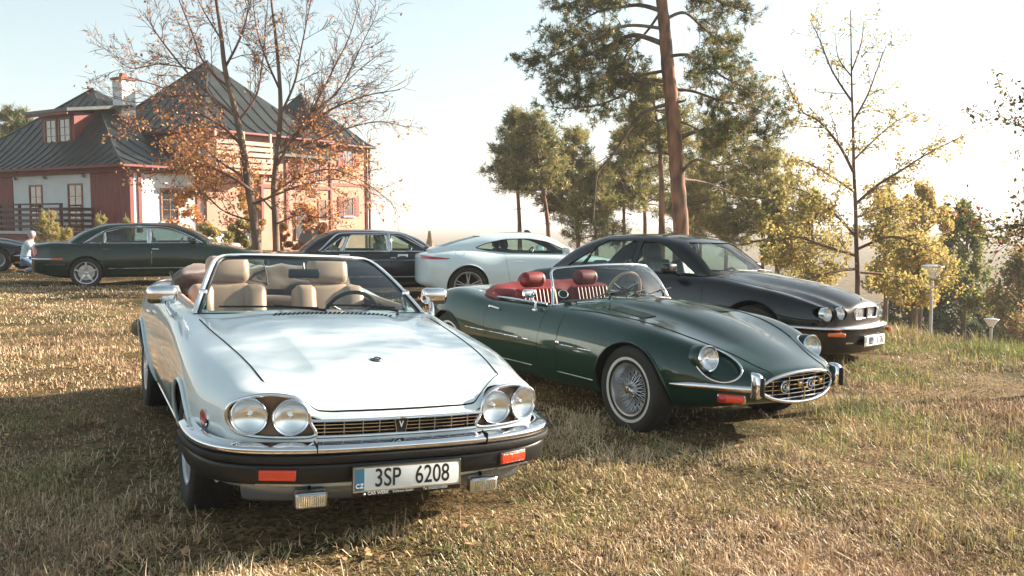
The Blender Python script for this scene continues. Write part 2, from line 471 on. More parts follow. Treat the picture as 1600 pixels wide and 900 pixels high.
def cut(me, ops):
    """apply boolean ops [(op, mesh)] to mesh, returns a new mesh"""
    o = bpy.data.objects.new("tmp", me); COL.objects.link(o); tmp = []
    for op, c in ops:
        co = bpy.data.objects.new("tmpc", c); COL.objects.link(co); tmp.append(co)
        b = o.modifiers.new("b", 'BOOLEAN'); b.operation = op; b.solver = 'MANIFOLD'; b.object = co
    dg = bpy.context.evaluated_depsgraph_get(); dg.update()
    res = bpy.data.meshes.new_from_object(o.evaluated_get(dg), depsgraph=dg)
    if len(res.vertices) == 0: print("WARNING empty boolean")
    for co in tmp: bpy.data.objects.remove(co)
    bpy.data.objects.remove(o)
    return res

class Skin:
    """the uncut outer surface: used for smooth normals, for finding skin faces and for laying trim on it"""
    def __init__(s, me):
        s.me = me; n = len(me.vertices)
        co = np.zeros(n * 3); me.vertices.foreach_get('co', co); s.co = [Vector(c) for c in co.reshape(-1, 3)]
        no = np.zeros(n * 3); me.vertex_normals.foreach_get('vector', no); s.no = [Vector(c) for c in no.reshape(-1, 3)]
        s.polys = [tuple(p.vertices) for p in me.polygons]
        s.bvh = BVHTree.FromPolygons(s.co, s.polys)
    def normal(s, p):
        loc, fn, idx, d = s.bvh.find_nearest(p)
        if idx is None: return Vector((0, 0, 1)), 9
        vi = s.polys[idx]
        w = poly_3d_calc([s.co[i] for i in vi], loc)
        n = Vector((0, 0, 0))
        for a, i in zip(w, vi): n += a * s.no[i]
        return n.normalized(), d
    def panel(s, me, name, mats, parent, tol=0.0025, **k):
        """object with smooth normals on skin faces (slot 0), slot 1 elsewhere"""
        me.materials.clear()
        for m in mats: me.materials.append(m)
        N = []; D = []
        for v in me.vertices:
            n, d = s.normal(v.co); N.append(n); D.append(d)
        ln = [None] * len(me.loops)
        for p in me.polygons:
            ok = all(D[i] < tol for i in p.vertices)
            if ok:
                cn, cd = s.normal(p.center); ok = cd < tol * 2 and p.normal.dot(cn) > 0.35
            p.material_index = 0 if ok else 1
            p.use_smooth = True
            for li in p.loop_indices: ln[li] = tuple(N[me.loops[li].vertex_index]) if ok else tuple(p.normal)
        me.normals_split_custom_set(ln)
        o = bpy.data.objects.new(name, me); COL.objects.link(o); o.parent = parent
        for a, b in k.items(): o[a] = b
        return o
    def cast(s, pts, d, off=0.0, start=3.0):
        """project points onto the skin along direction d"""
        d = Vector(d).normalized(); out = []
        for p in pts:
            p = Vector(p); h = s.bvh.ray_cast(p - d * start, d)
            if h[0] is None:
                loc = s.bvh.find_nearest(p)[0]; n = s.normal(loc)[0]
            else: loc = h[0]; n = s.normal(loc)[0]
            out.append(loc + n * off)
        return np.array([tuple(q) for q in out])
    def side(s, pts, sy, off=0.0):
        """(x,z) points on the flank sy=+-1"""
        return s.cast([(p[0], sy * 0.2, p[1]) for p in pts], (0, -sy, 0), off)
    def top(s, pts, off=0.0):
        return s.cast([(p[0], p[1], 0.9) for p in pts], (0, 0, -1), off)
    def front(s, pts, off=0.0, sx=1):
        return s.cast([(sx * 1.0, p[0], p[1]) for p in pts], (-sx, 0, 0), off)

def dense(pts, step=0.03, closed=False):
    P = [np.array(p, float) for p in pts]
    if closed: P.append(P[0])
    out = []
    for a, b in zip(P[:-1], P[1:]):
        n = max(1, int(np.linalg.norm(b - a) / step))
        for k in range(n): out.append(a + (b - a) * k / n)
    if not closed: out.append(P[-1])
    return np.array(out)

def text_mesh(txt, size, thick=0.001, sx=1.0, bold=0.0, align='CENTER'):
    cu = bpy.data.curves.new("t", 'FONT'); cu.body = txt; cu.size = size; cu.extrude = thick; cu.offset = bold
    cu.align_x = align; cu.align_y = 'CENTER'
    o = bpy.data.objects.new("t", cu); COL.objects.link(o)
    dg = bpy.context.evaluated_depsgraph_get(); dg.update()
    me = bpy.data.meshes.new_from_object(o.evaluated_get(dg), depsgraph=dg)
    bpy.data.objects.remove(o); bpy.data.curves.remove(cu)
    n = len(me.vertices); co = np.zeros(n * 3); me.vertices.foreach_get('co', co); co = co.reshape(-1, 3)
    co[:, 0] *= sx
    me.vertices.foreach_set('co', co.ravel())
    return me

# ------------------------------------------------------------------ terrain height
CARPOSE = dict(   # X, Y, yaw(deg), lift, pitch, roll
    xjs=(-1.524, 6.367, -64.163, 0.042, 0.023, -0.029),
    etype=(0.771, 8.302, -56.375, 0.033, 0.004, 0.010),
    x308=(2.242, 11.970, -44.217, -0.014, 0.010, -0.016),
    ftype=(0.30, 17.68, 12.38, 0.030, 0.001, -0.003),
    xj40=(-2.575, 19.253, 15.34, -0.032, -0.002, 0.001),
    x350=(-8.475, 22.192, 21.2, -0.061, -0.009, 0.006),
)
EDGE = np.array([(9.5, -30), (9.0, 0), (8.4, 4), (7.2, 8.5), (6.35, 11.4), (5.7, 14), (5.3, 17), (4.2, 21), (1, 25.5), (-4, 30), (-8, 37), (-9, 60), (-14, 90), (-60, 120), (-400, 130)], float)
def edge_dist(X, Y):
    """signed distance beyond the plateau edge (positive outside, right / behind)"""
    X = np.asarray(X, float); Y = np.asarray(Y, float)
    best = np.full(X.shape, 1e9); sg = np.ones(X.shape)
    for a, b in zip(EDGE[:-1], EDGE[1:]):
        d = b - a; L2 = d @ d
        t = np.clip(((X - a[0]) * d[0] + (Y - a[1]) * d[1]) / L2, 0, 1)
        px = a[0] + t * d[0]; py = a[1] + t * d[1]
        r = np.hypot(X - px, Y - py)
        c = d[0] * (Y - a[1]) - d[1] * (X - a[0])
        m = r < best - 1e-9
        best = np.where(m, r, best); sg = np.where(m, np.where(c < 0, 1.0, -1.0), sg)
    return best * sg
def ground_np(X, Y):
    X = np.asarray(X, float); Y = np.asarray(Y, float)
    Xc = np.clip(X, -40, 12)
    z = -0.0131 * Xc
    for k, (cx, cy, a, lift, p, r) in CARPOSE.items():
        z = z + lift * np.exp(-((X - cx) ** 2 + (Y - cy) ** 2) / (2 * 2.2 ** 2))
    s = edge_dist(X, Y)
    s2 = s + 1.0
    sp = np.where(s2 > 0, s2, 0)
    drop = 0.36 * (np.sqrt(sp ** 2 + 9) - 3)
    drop = 14 * np.tanh(drop / 14)
    w = 0.02 * np.sin(X * 1.9 + 0.7) * np.cos(Y * 1.6) + 0.012 * np.sin(X * 4.3 + Y * 2.1) + 0.03 * np.sin(X * 0.6 + 2) * np.sin(Y * 0.5)
    return z - drop + w * 0.6
def gz(x, y): return float(ground_np(np.array([x]), np.array([y]))[0])
# ------------------------------------------------------------------ car building blocks
def car_root(name, label, key, pose=None):
    X, Y, yaw, lift, pit, rol = pose if pose else CARPOSE[key]
    n = Vector((0.0131, 0, 1)).normalized(); a = R(yaw)
    F = Vector((math.cos(a), math.sin(a), 0)); F = (F - n * F.dot(n)).normalized()
    F = (F - n * math.tan(pit)).normalized()
    L = n.cross(F).normalized(); U = F.cross(L)
    L2 = L * math.cos(rol) + U * math.sin(rol); U2 = U * math.cos(rol) - L * math.sin(rol)
    o = thing(name, label, 'car')
    m = Matrix(((F.x, L2.x, U2.x, X), (F.y, L2.y, U2.y, Y), (F.z, L2.z, U2.z, -0.0131 * X + lift), (0, 0, 0, 1)))
    o.matrix_world = m
    return o

def tyre_profile(Ro, w, rr):
    pts = [(rr, -w * .40), (Ro - .055, -w * .50), (Ro - .018, -w * .46), (Ro, -w * .36), (Ro, 0), (Ro, w * .36), (Ro - .018, w * .46), (Ro - .055, w * .50), (rr, w * .40), (rr - .012, 0)]
    return pts

def wheel(parent, c, side, Ro=.325, w=.205, rr=.20, style='star5', whitewall=False, proto=None, steer=0.0):
    g = group_part('wheel', parent, c)
    g.rotation_euler = (0, 0, (0 if side > 0 else math.pi) + steer)
    if proto is not None:
        for ch in proto.children:
            cc = ch.copy(); COL.objects.link(cc); cc.parent = g
        return g
    mb = MB(); P = tyre_profile(Ro, w, rr)
    sp = spline(np.array([(a, b, 0) for a, b in P]), 3, closed=True)[:, :2]
    mb.lathe(sp, 56)
    for k in (-.22, 0, .22):      # tread grooves stand as ribs
        mb.lathe([(Ro - .002, (k - .07) * w), (Ro + .004, (k - .06) * w), (Ro + .004, (k + .06) * w), (Ro - .002, (k + .07) * w)], 56)
    mb.build('tyre', M['tyre'], g, 40)
    if whitewall:
        MB().lathe([(rr + .028, w * .455), (rr + .030, w * .478), (rr + .050, w * .492), (rr + .052, w * .46)], 64).build('whitewall_band', M['whitewall'], g, 40)
    rim = MB(); o = w * .42
    mt = M['silver'] if style not in ('wire',) else M['satin']
    rim.lathe([(rr + .006, o), (rr + .004, o + .008), (rr - .008, o + .006), (rr - .016, o - .012), (rr - .022, o - .05), (rr - .05, -o + .06), (rr - .02, -o), (rr + .004, -o)], 56)
    rim.build('rim', mt, g, 40)
    # brake disc and dark backing
    MB().lathe([(0.001, -.03), (rr * .72, -.03), (rr * .72, -.01), (0.001, -.01)], 32, closed=False).build('brake_disc', M['under'] if style in ('wire', 'twin5') else M['satin'], g)
    MB().lathe([(0.001, -o + .01), (rr - .02, -o + .01), (rr - .02, -o + .02), (0.001, -o + .02)], 32, closed=False).build('wheel_back', M['under'], g)
    if style == 'wire':
        s = MB(); ro = rr - .024
        for k in range(36):
            a = 2 * math.pi * k / 36
            for (hy, hr, ry, da) in ((o - .015, .034, -.01, .42 if k % 2 else -.42), (-.045, .055, o - .045, .36 if k % 2 else -.36)):
                h = (hr * math.cos(a), hy, hr * math.sin(a)); e = (ro * math.cos(a + da), ry, ro * math.sin(a + da))
                s.tube([h, e], .0030, 4, cap=False)
        s.build('wire_spokes', M['silver'], g, 60, kind='stuff')
        h = MB(); h.lathe([(.001, o + .025), (.028, o + .022), (.036, o + .005), (.040, o - .02), (.058, -.04), (.058, -.06), (.001, -.06)], 28, closed=False)
        for k in range(2):
            a = math.pi * k + .5
            h.box((.045 * math.cos(a), o + .012, .045 * math.sin(a)), (.055, .012, .024), rot=((math.cos(a), 0, -math.sin(a)), (0, 1, 0), (math.sin(a), 0, math.cos(a))))
        h.build('hub_spinner', M['chrome'], g, 40)
    else:
        n = dict(star5=5, twin5=5, star7=7, slots=20)[style]
        base = MB()
        def spoke(a, w0, w1, r0=.03, r1=rr - .012, y0=o - .02, y1=o - .005, d=.022, bow=0.0, off=0.0):
            V = []
            for t in np.linspace(0, 1, 5):
                r_ = r0 + (r1 - r0) * t; hw = w0 + (w1 - w0) * t; y_ = y0 + (y1 - y0) * t + bow * math.sin(math.pi * t); cc = off * t
                for (q, e) in ((-hw, -d), (-hw * .8, 0), (hw * .8, 0), (hw, -d)):
                    V.append((r_ * math.cos(a) - (q + cc) * math.sin(a), y_ + e, r_ * math.sin(a) + (q + cc) * math.cos(a)))
            mb = MB(); mb.grid(V, 5, 4, cv=True); mb.f.append([0, 1, 2, 3]); mb.m.append(0); mb.f.append([16, 17, 18, 19][::-1]); mb.m.append(0)
            return mb
        for k in range(n):
            a = 2 * math.pi * k / n + .31
            if style == 'star5':
                spoke(a, .040, .016, bow=.006).build('spoke', mt, g, 40)
            elif style == 'star7':
                spoke(a, .022, .020, bow=.006).build('spoke', mt, g, 40)
            elif style == 'twin5':
                spoke(a, .012, .009, off=.034).build('spoke', mt, g, 40); spoke(a, .012, .009, off=-.034).build('spoke', mt, g, 40)
            else:
                spoke(a, .010, .012, r0=.07, bow=.012).build('spoke', mt, g, 40)
        MB().lathe([(.001, o + .004), (.030, o + .002), (.036, o - .006), (.052 if style != 'slots' else .08, o - .022), (.06, -.01), (.001, -.01)], 28, closed=False).build('hub_cap', mt, g, 40)
    return g

def basis(n, up=(0, 0, 1)):
    n = Vector(n).normalized(); u = Vector(up); u = (u - n * u.dot(n)).normalized(); r = u.cross(n)
    return (tuple(r), tuple(u), tuple(n))

def lamp(parent, c, n, r, name='headlight', ring=.010, depth=.05, lensmat=None, dome=.018, bulb=True):
    """round lamp: chrome ring, bowl reflector, domed glass"""
    g = group_part(name, parent)
    B = basis(n)
    MB().lathe([(r, -.01), (r + ring, -.008), (r + ring * 1.15, .006), (r + ring * .7, .014), (r + ring * .1, .010), (r - .002, .002)], 40, c, basis=B).build('lamp_ring', M['chrome'], g, 60)
    prof = [(.001 + r * t, -depth * (1 - t * t) - .002) for t in np.linspace(0, 1, 9)]
    MB().lathe(prof + [(r, -depth - .008), (.001, -depth - .008)], 40, c, basis=B).build('reflector', M['reflector'], g, 60)
    if bulb:
        MB().lathe([(.001, -.012), (.013, -.016), (.015, -.03), (.008, -depth + .004), (.001, -depth + .004)], 14, c, closed=False, basis=B).build('bulb_shield', M['chrome'], g, 50)
    prof = [(.0005 + (r - .001) * t, dome * (1 - t * t)) for t in np.linspace(0, 1, 8)]
    prof2 = [(p[0], p[1] - .004) for p in prof[::-1]]
    MB().lathe(prof + prof2, 40, c, basis=B).build('lamp_glass', lensmat or M['lensr'], g, 60)
    return g

def sweep(path, sec, half=False):
    """plan path (x,y) swept with section of (outward offset, z). closed ends"""
    P = np.asarray(path, float); T = np.gradient(P, axis=0); T /= np.linalg.norm(T, axis=1)[:, None]
    N = np.stack([T[:, 1], -T[:, 0]], 1)
    n = len(P); k = len(sec); V = []
    for i in range(n):
        for (o, z) in sec: V.append((P[i, 0] + N[i, 0] * o, P[i, 1] + N[i, 1] * o, z))
    mb = MB(); mb.grid(V, n, k, cv=True); mb.f.append(list(range(k))); mb.m.append(0); mb.f.append([(n - 1) * k + j for j in range(k)][::-1]); mb.m.append(0)
    return mb

def shield(parent, x, y, w, h, txt, name='number_plate', z=.4, bandw=.045, country='CZ', flip=1, tilt=0.0, footer=None, sx=0.72, yawp=0.0):
    """number plate facing +x (flip=1) or -x; plates lie in the y-z plane"""
    g = group_part(name, parent, (x, y, z)); g.rotation_euler = (0, -tilt, (0 if flip > 0 else math.pi) + yawp)
    MB().rbox((0, 0, 0), (.012, w + .016, h + (.034 if footer else .014)), .006).build('plate_holder', M['plastic'], g)
    zz = .009 if footer else 0
    fr = MB(); 
    for (c, s) in (((.007, 0, h / 2 + zz), (.008, w + .010, .006)), ((.007, 0, -h / 2 + zz), (.008, w + .010, .006)), ((.007, w / 2 + .002, zz), (.008, .006, h)), ((.007, -w / 2 - .002, zz), (.008, .006, h))): fr.box(c, s)
    fr.build('plate_rim', M['chrome'], g)
    MB().rbox((.0065, 0, zz), (.006, w - .004, h - .006), .003).build('plate_face', M['plate'], g)
    MB().box((.0103, -w / 2 + .003 + bandw / 2, zz), (.0016, bandw, h - .010)).build('country_band', M['plateblue'], g)
    def put(t, size, yc, zc, m, nm, sx=sx, bold=0.0):
        me = text_mesh(t, size, .0008, sx, bold); o = link(me, nm, m, g, None)
        o.matrix_local = Matrix(((0, 0, 1, .0115), (1, 0, 0, yc), (0, 1, 0, zc), (0, 0, 0, 1)))
        return o
    put(country, h * .26, -w / 2 + bandw / 2 + .003, zz - h * .27, M['wink'], 'lettering', .95, .0006)
    return g, put

def seat_pair(parent, x, ys, mt, style='modern', z0=.34, sc=1.0, lean=18):
    for y in ys:
        g = group_part('seat', parent, (x, y, z0)); g.rotation_euler = (0, 0, 0)
        ry = R(-lean); Ry = ((math.cos(ry), 0, math.sin(ry)), (0, 1, 0), (-math.sin(ry), 0, math.cos(ry)))
        def puff(V, k=.05):
            V = V.copy(); V[:, 0] += -k * (V[:, 1] / .25) ** 2 * 0.4
            return V
        if style == 'modern':
            MB().rbox((.24, 0, .02), (.50, .50, .16), .07).build('cushion', mt, g, 60)
            MB().rbox((-.12, 0, .43), (.15, .34, .62), .06, rot=Ry).build('backrest', mt, g, 60)
            for s in (-1, 1): MB().rbox((-.108, s * .185, .425), (.19, .17, .60), .055, rot=Ry).build('side_bolster', mt, g, 60)
            MB().rbox((-.215, 0, .825), (.12, .31, .20), .058, rot=Ry).build('headrest', mt, g, 60)
            s = MB()
            for q in (-1, 1): s.tube([(-.17, q * .07, .62), (-.19, q * .07, .76)], .006, 6)
            s.build('headrest_post', M['chrome'], g)
        else:
            MB().rbox((.22, 0, .0), (.48, .46, .14), .06).build('cushion', mt, g, 60)
            MB().rbox((-.12, 0, .28), (.10, .46, .46), .045, rot=Ry).build('backrest', mt, g, 60)
            for q in np.linspace(-.17, .17, 9): MB().rbox((-.085, q, .30), (.07, .036, .40), .017, rot=Ry).build('pleat', mt, g, 60)
            MB().rbox((-.215, 0, .575), (.135, .27, .145), .066, n=5).build('headrest', mt, g, 60)
            for q in (-.08, .08): MB().lathe([(.067, -.004), (.072, 0), (.067, .004)], 24, (-.215, q, .575), axis='y').build('piping', mt, g)

def steering(parent, c, r=.19, mt=None, tilt=25, name='steering_wheel'):
    g = group_part(name, parent, c); g.rotation_euler = (0, R(tilt), 0)
    a = np.linspace(0, 2 * math.pi, 40, endpoint=False)
    MB().tube(np.stack([0 * a, r * np.cos(a), r * np.sin(a)], 1), .014, 8, closed=True).build('steering_rim', mt or M['plastic'], g)
    MB().lathe([(.001, -.03), (.05, -.03), (.045, .03), (.001, .03)], 16, axis='x', closed=False).build('steering_hub', M['plastic'], g)
    for k in (0, 2.1, 4.19):
        MB().tube([(0, 0, 0), (0, r * math.sin(k + math.pi), r * math.cos(k + math.pi))], .009, 6).build('steering_spoke', M['satin'], g)
    MB().tube([(0, 0, 0), (.26, 0, 0)], .020, 8).build('steering_column', M['plastic'], g)
    return g

def screen(parent, bc, be, tc, te, frame_mat, fr=.018, glass=None, seal=True, inner=.0, flat=(1, 1), name='windscreen', bulge=.02):
    """curved windscreen. bc/tc = (x,z) centre bottom/top; be/te = (x,y,z) corner bottom/top"""
    g = group_part(name, parent)
    nu, nv = 25, 9; P = np.zeros((nu, nv, 3))
    for i, u in enumerate(np.linspace(-1, 1, nu)):
        k = abs(u) ** 2.4
        b = np.array([bc[0] + (be[0] - bc[0]) * k, be[1] * u, bc[1] + (be[2] - bc[1]) * k])
        t = np.array([tc[0] + (te[0] - tc[0]) * k, te[1] * u, tc[1] + (te[2] - tc[1]) * k])
        for j, v in enumerate(np.linspace(0, 1, nv)):
            P[i, j] = b + (t - b) * v + np.array([bulge * math.sin(math.pi * v) * .6, 0, bulge * math.sin(math.pi * v)])
    MB().slab(P.reshape(-1, 3), nu, nv, .005).build('windscreen_glass', glass or M['glass'], g, 60)
    path = np.concatenate([P[0, :, :], P[1:-1, -1, :], P[-1, ::-1, :]])
    MB().tube(smooth1(path, it=2), fr, 8, flat=flat).build('windscreen_frame', frame_mat, g, 60)
    MB().tube(P[:, 0, :], fr * .75, 8).build('windscreen_base', frame_mat if not seal else M['rubber'], g, 60)
    if seal:
        C = P.mean(axis=(0, 1)); q = path + (C - path) / np.linalg.norm(C - path, axis=1)[:, None] * fr * 1.4
        MB().tube(smooth1(q, it=2), fr * 1.0, 6).build('rubber_seal', M['rubber'], g, 60)
    return g, P

def wiper(parent, a, b, pivot, arm=.5):
    g = group_part('wiper', parent)
    A, B_, Pv = np.array(a), np.array(b), np.array(pivot)
    MB().tube([A, A * .5 + B_ * .5 + np.array([0, 0, .004]), B_], .006, 6).build('wiper_blade', M['rubber'], g)
    m = A + (B_ - A) * arm + np.array([0, 0, .012])
    MB().tube([Pv, Pv + np.array([0, 0, .025]), m], [.014, .009, .006], 6).build('wiper_arm', M['plastic'], g)

def tube_on(sk, pts, name, mt, parent, r=.006, flat=None, seg=6, closed=False, it=2):
    if it and not closed: pts = smooth1(np.asarray(pts), it=it)
    return MB().tube(pts, r, seg, flat=flat, closed=closed).build(name, mt, parent, 60)

def seam(sk, P, parent, w=.0035, name='gap_shade_line', mt=None):  # by default a dark tube standing in for the shade in a gap
    P = smooth1(np.asarray(P), it=1)
    return MB().tube(P, w, 5).build(name, mt or M['under'], parent, 60)

def arch_pts(cx, cz, r, a0, a1, n=28):
    return [(cx + r * math.cos(R(a)), cz + r * math.sin(R(a))) for a in np.linspace(a0, a1, n)]

def body_shell(spec, root, bodymat, doors=(), cutters=(), wells=(), panels=(), nx=120, sub=5):
    """loft -> booleans -> body, doors and lids as real separate panels. returns Skin"""
    mb = loft(spec['lines'], spec['x0'], spec['x1'], nx, sub, spec.get('r0', .05), spec.get('r1', .05), spec.get('warp'), sm=spec.get('sm', 2))
    full = mb.mesh('skin', 1e-6); full.shade_smooth()
    sk = Skin(full)
    ops = []
    for (wx, wz, wr, y0) in wells:
        for s in (-1, 1):
            c = MB(); c.lathe([(.0, s * y0), (wr, s * y0), (wr, s * 1.3), (.0, s * 1.3)], 48, (wx, 0, wz), axis='y', closed=False)
            c = MB().prism([(wx + wr * math.cos(t), wz + wr * math.sin(t)) for t in np.linspace(0, 2 * math.pi, 56, endpoint=False)], min(s * y0, s * 1.3), max(s * y0, s * 1.3))
            ops.append(('DIFFERENCE', c.mesh()))
    for c in cutters: ops.append(('DIFFERENCE', c))
    body = cut(full, ops) if ops else full.copy()
    for (name, poly, (a0, a1), axis, gap, lab) in panels:
        c0 = np.mean(np.array(poly), 0)
        P = np.array(poly)
        # outward offset polygon for the gap
        nxt = np.roll(P, -1, 0); prv = np.roll(P, 1, 0); t = nxt - prv; t /= np.linalg.norm(t, axis=1)[:, None] + 1e-9
        nrm = np.stack([t[:, 1], -t[:, 0]], 1); area = 0.5 * np.sum(P[:, 0] * nxt[:, 1] - nxt[:, 0] * P[:, 1])
        if area < 0: nrm = -nrm
        Po = P + nrm * gap
        inner = MB().prism([tuple(p) for p in P], a0, a1, axis).mesh()
        outer = MB().prism([tuple(p) for p in Po], a0, a1, axis).mesh()
        pan = cut(body, [('INTERSECT', inner)])
        body = cut(body, [('DIFFERENCE', outer)])
        o = sk.panel(pan, name, [bodymat, M['under']], root)
        if lab: o['label'] = lab
    sk.panel(body, 'body', [bodymat, M['under']], root)
    return sk

def greenhouse(spec, root, bodymat, sides, front, rear, glassmat, trim=None, trim_r=.008):
    """roof and pillars with real window openings, and glass parts in them"""
    L = spec['lines']; x0, x1 = spec['x0'], spec['x1']; w = spec.get('warp')
    kw = dict(nx=spec.get('nx', 80), sub=4, r0=.0, r1=.0, sm=1)
    full = loft(L, x0, x1, warp=w, **kw).mesh('gh', 1e-6); full.shade_smooth(); sk = Skin(full)
    def inset_mesh(t):
        me = loft(L, x0, x1, warp=(lambda A: w(A) if w else A), inset=t, **kw).mesh('i', 1e-6)
        n = len(me.vertices); co = np.zeros(n * 3); me.vertices.foreach_get('co', co); co = co.reshape(-1, 3)
        xm = (x0 + x1) / 2; hl = (x1 - x0) / 2
        co[:, 0] = xm + (co[:, 0] - xm) * (hl - 2.2 * t) / hl
        co[:, 2] -= t * .25
        me.vertices.foreach_set('co', co.ravel()); return me
    prisms = []
    for s in (-1, 1):
        for poly in sides: prisms.append(('side_window', MB().prism(poly, min(s * .25, s * 1.2), max(s * .25, s * 1.2)).mesh(), poly, s))
    if front: prisms.append(('windscreen', MB().prism(front[0], front[1], front[2], 'x').mesh(), None, 0))
    if rear: prisms.append(('rear_window', MB().prism(rear[0], rear[1], rear[2], 'x').mesh(), None, 0))
    shell = cut(full, [('DIFFERENCE', inset_mesh(.035))] + [('DIFFERENCE', p[1]) for p in prisms])
    # drop the floor of the shell
    sk.panel(shell, 'roof_and_pillars', [bodymat, M['dash']], root)
    gl = cut(inset_mesh(.006), [('DIFFERENCE', inset_mesh(.011))])
    for nm, pm, poly, s in prisms:
        g = cut(gl, [('INTERSECT', pm)])
        g.materials.clear(); g.materials.append(glassmat); g.shade_smooth(); g.set_sharp_from_angle(angle=R(40))
        o = bpy.data.objects.new(nm, g); COL.objects.link(o); o.parent = root
        if trim is not None and poly is not None:
            P = sk.side(dense(poly, .03, True), s, .002)
            MB().tube(P, trim_r, 6, closed=True).build('window_trim', trim, root, 60)
    return sk

def mirror_pod(parent, c, s, mt, w=.19, h=.11, d=.09, stem=None):
    g = group_part('door_mirror', parent, c)
    MB().rbox((0, 0, 0), (d, w, h), .035, n=4, e=lambda V: V * np.array([1, 1, 1]) - np.array([1, 0, 0]) * (V[:, 1:2] / w) ** 2 * .06).build('mirror_housing', mt, g, 60)
    MB().box((-d / 2 - .001, 0, 0), (.004, w * .84, h * .8)).build('mirror_glass', M['chrome'], g)
    st = stem or (.02, -s * .13, -.10)
    MB().tube([(0, -s * .03, -h * .3), (st[0] * .5, st[1] * .6, st[2] * .7), st], [.020, .018, .024], 8).build('mirror_stem', mt, g, 60)
    return g

# ribbed lamp glass
m_ = glass_mat('ribbed_lamp_glass', (0.98, 0.99, 0.99), 1.45, 0.0, 0.02)
nt_ = m_.node_tree
w_ = nt_.nodes.new('ShaderNodeTexWave'); w_.inputs['Scale'].default_value = 55; w_.bands_direction = 'Y'
t_ = nt_.nodes.new('ShaderNodeTexCoord'); nt_.links.new(t_.outputs['Object'], w_.inputs['Vector'])
b_ = nt_.nodes.new('ShaderNodeBump'); b_.inputs['Strength'].default_value = .5; b_.inputs['Distance'].default_value = .003
nt_.links.new(w_.outputs['Fac'], b_.inputs['Height'])
for n_ in nt_.nodes:
    if n_.type == 'BSDF_GLOSSY': nt_.links.new(b_.outputs[0], n_.inputs['Normal'])
M['lensr'] = m_
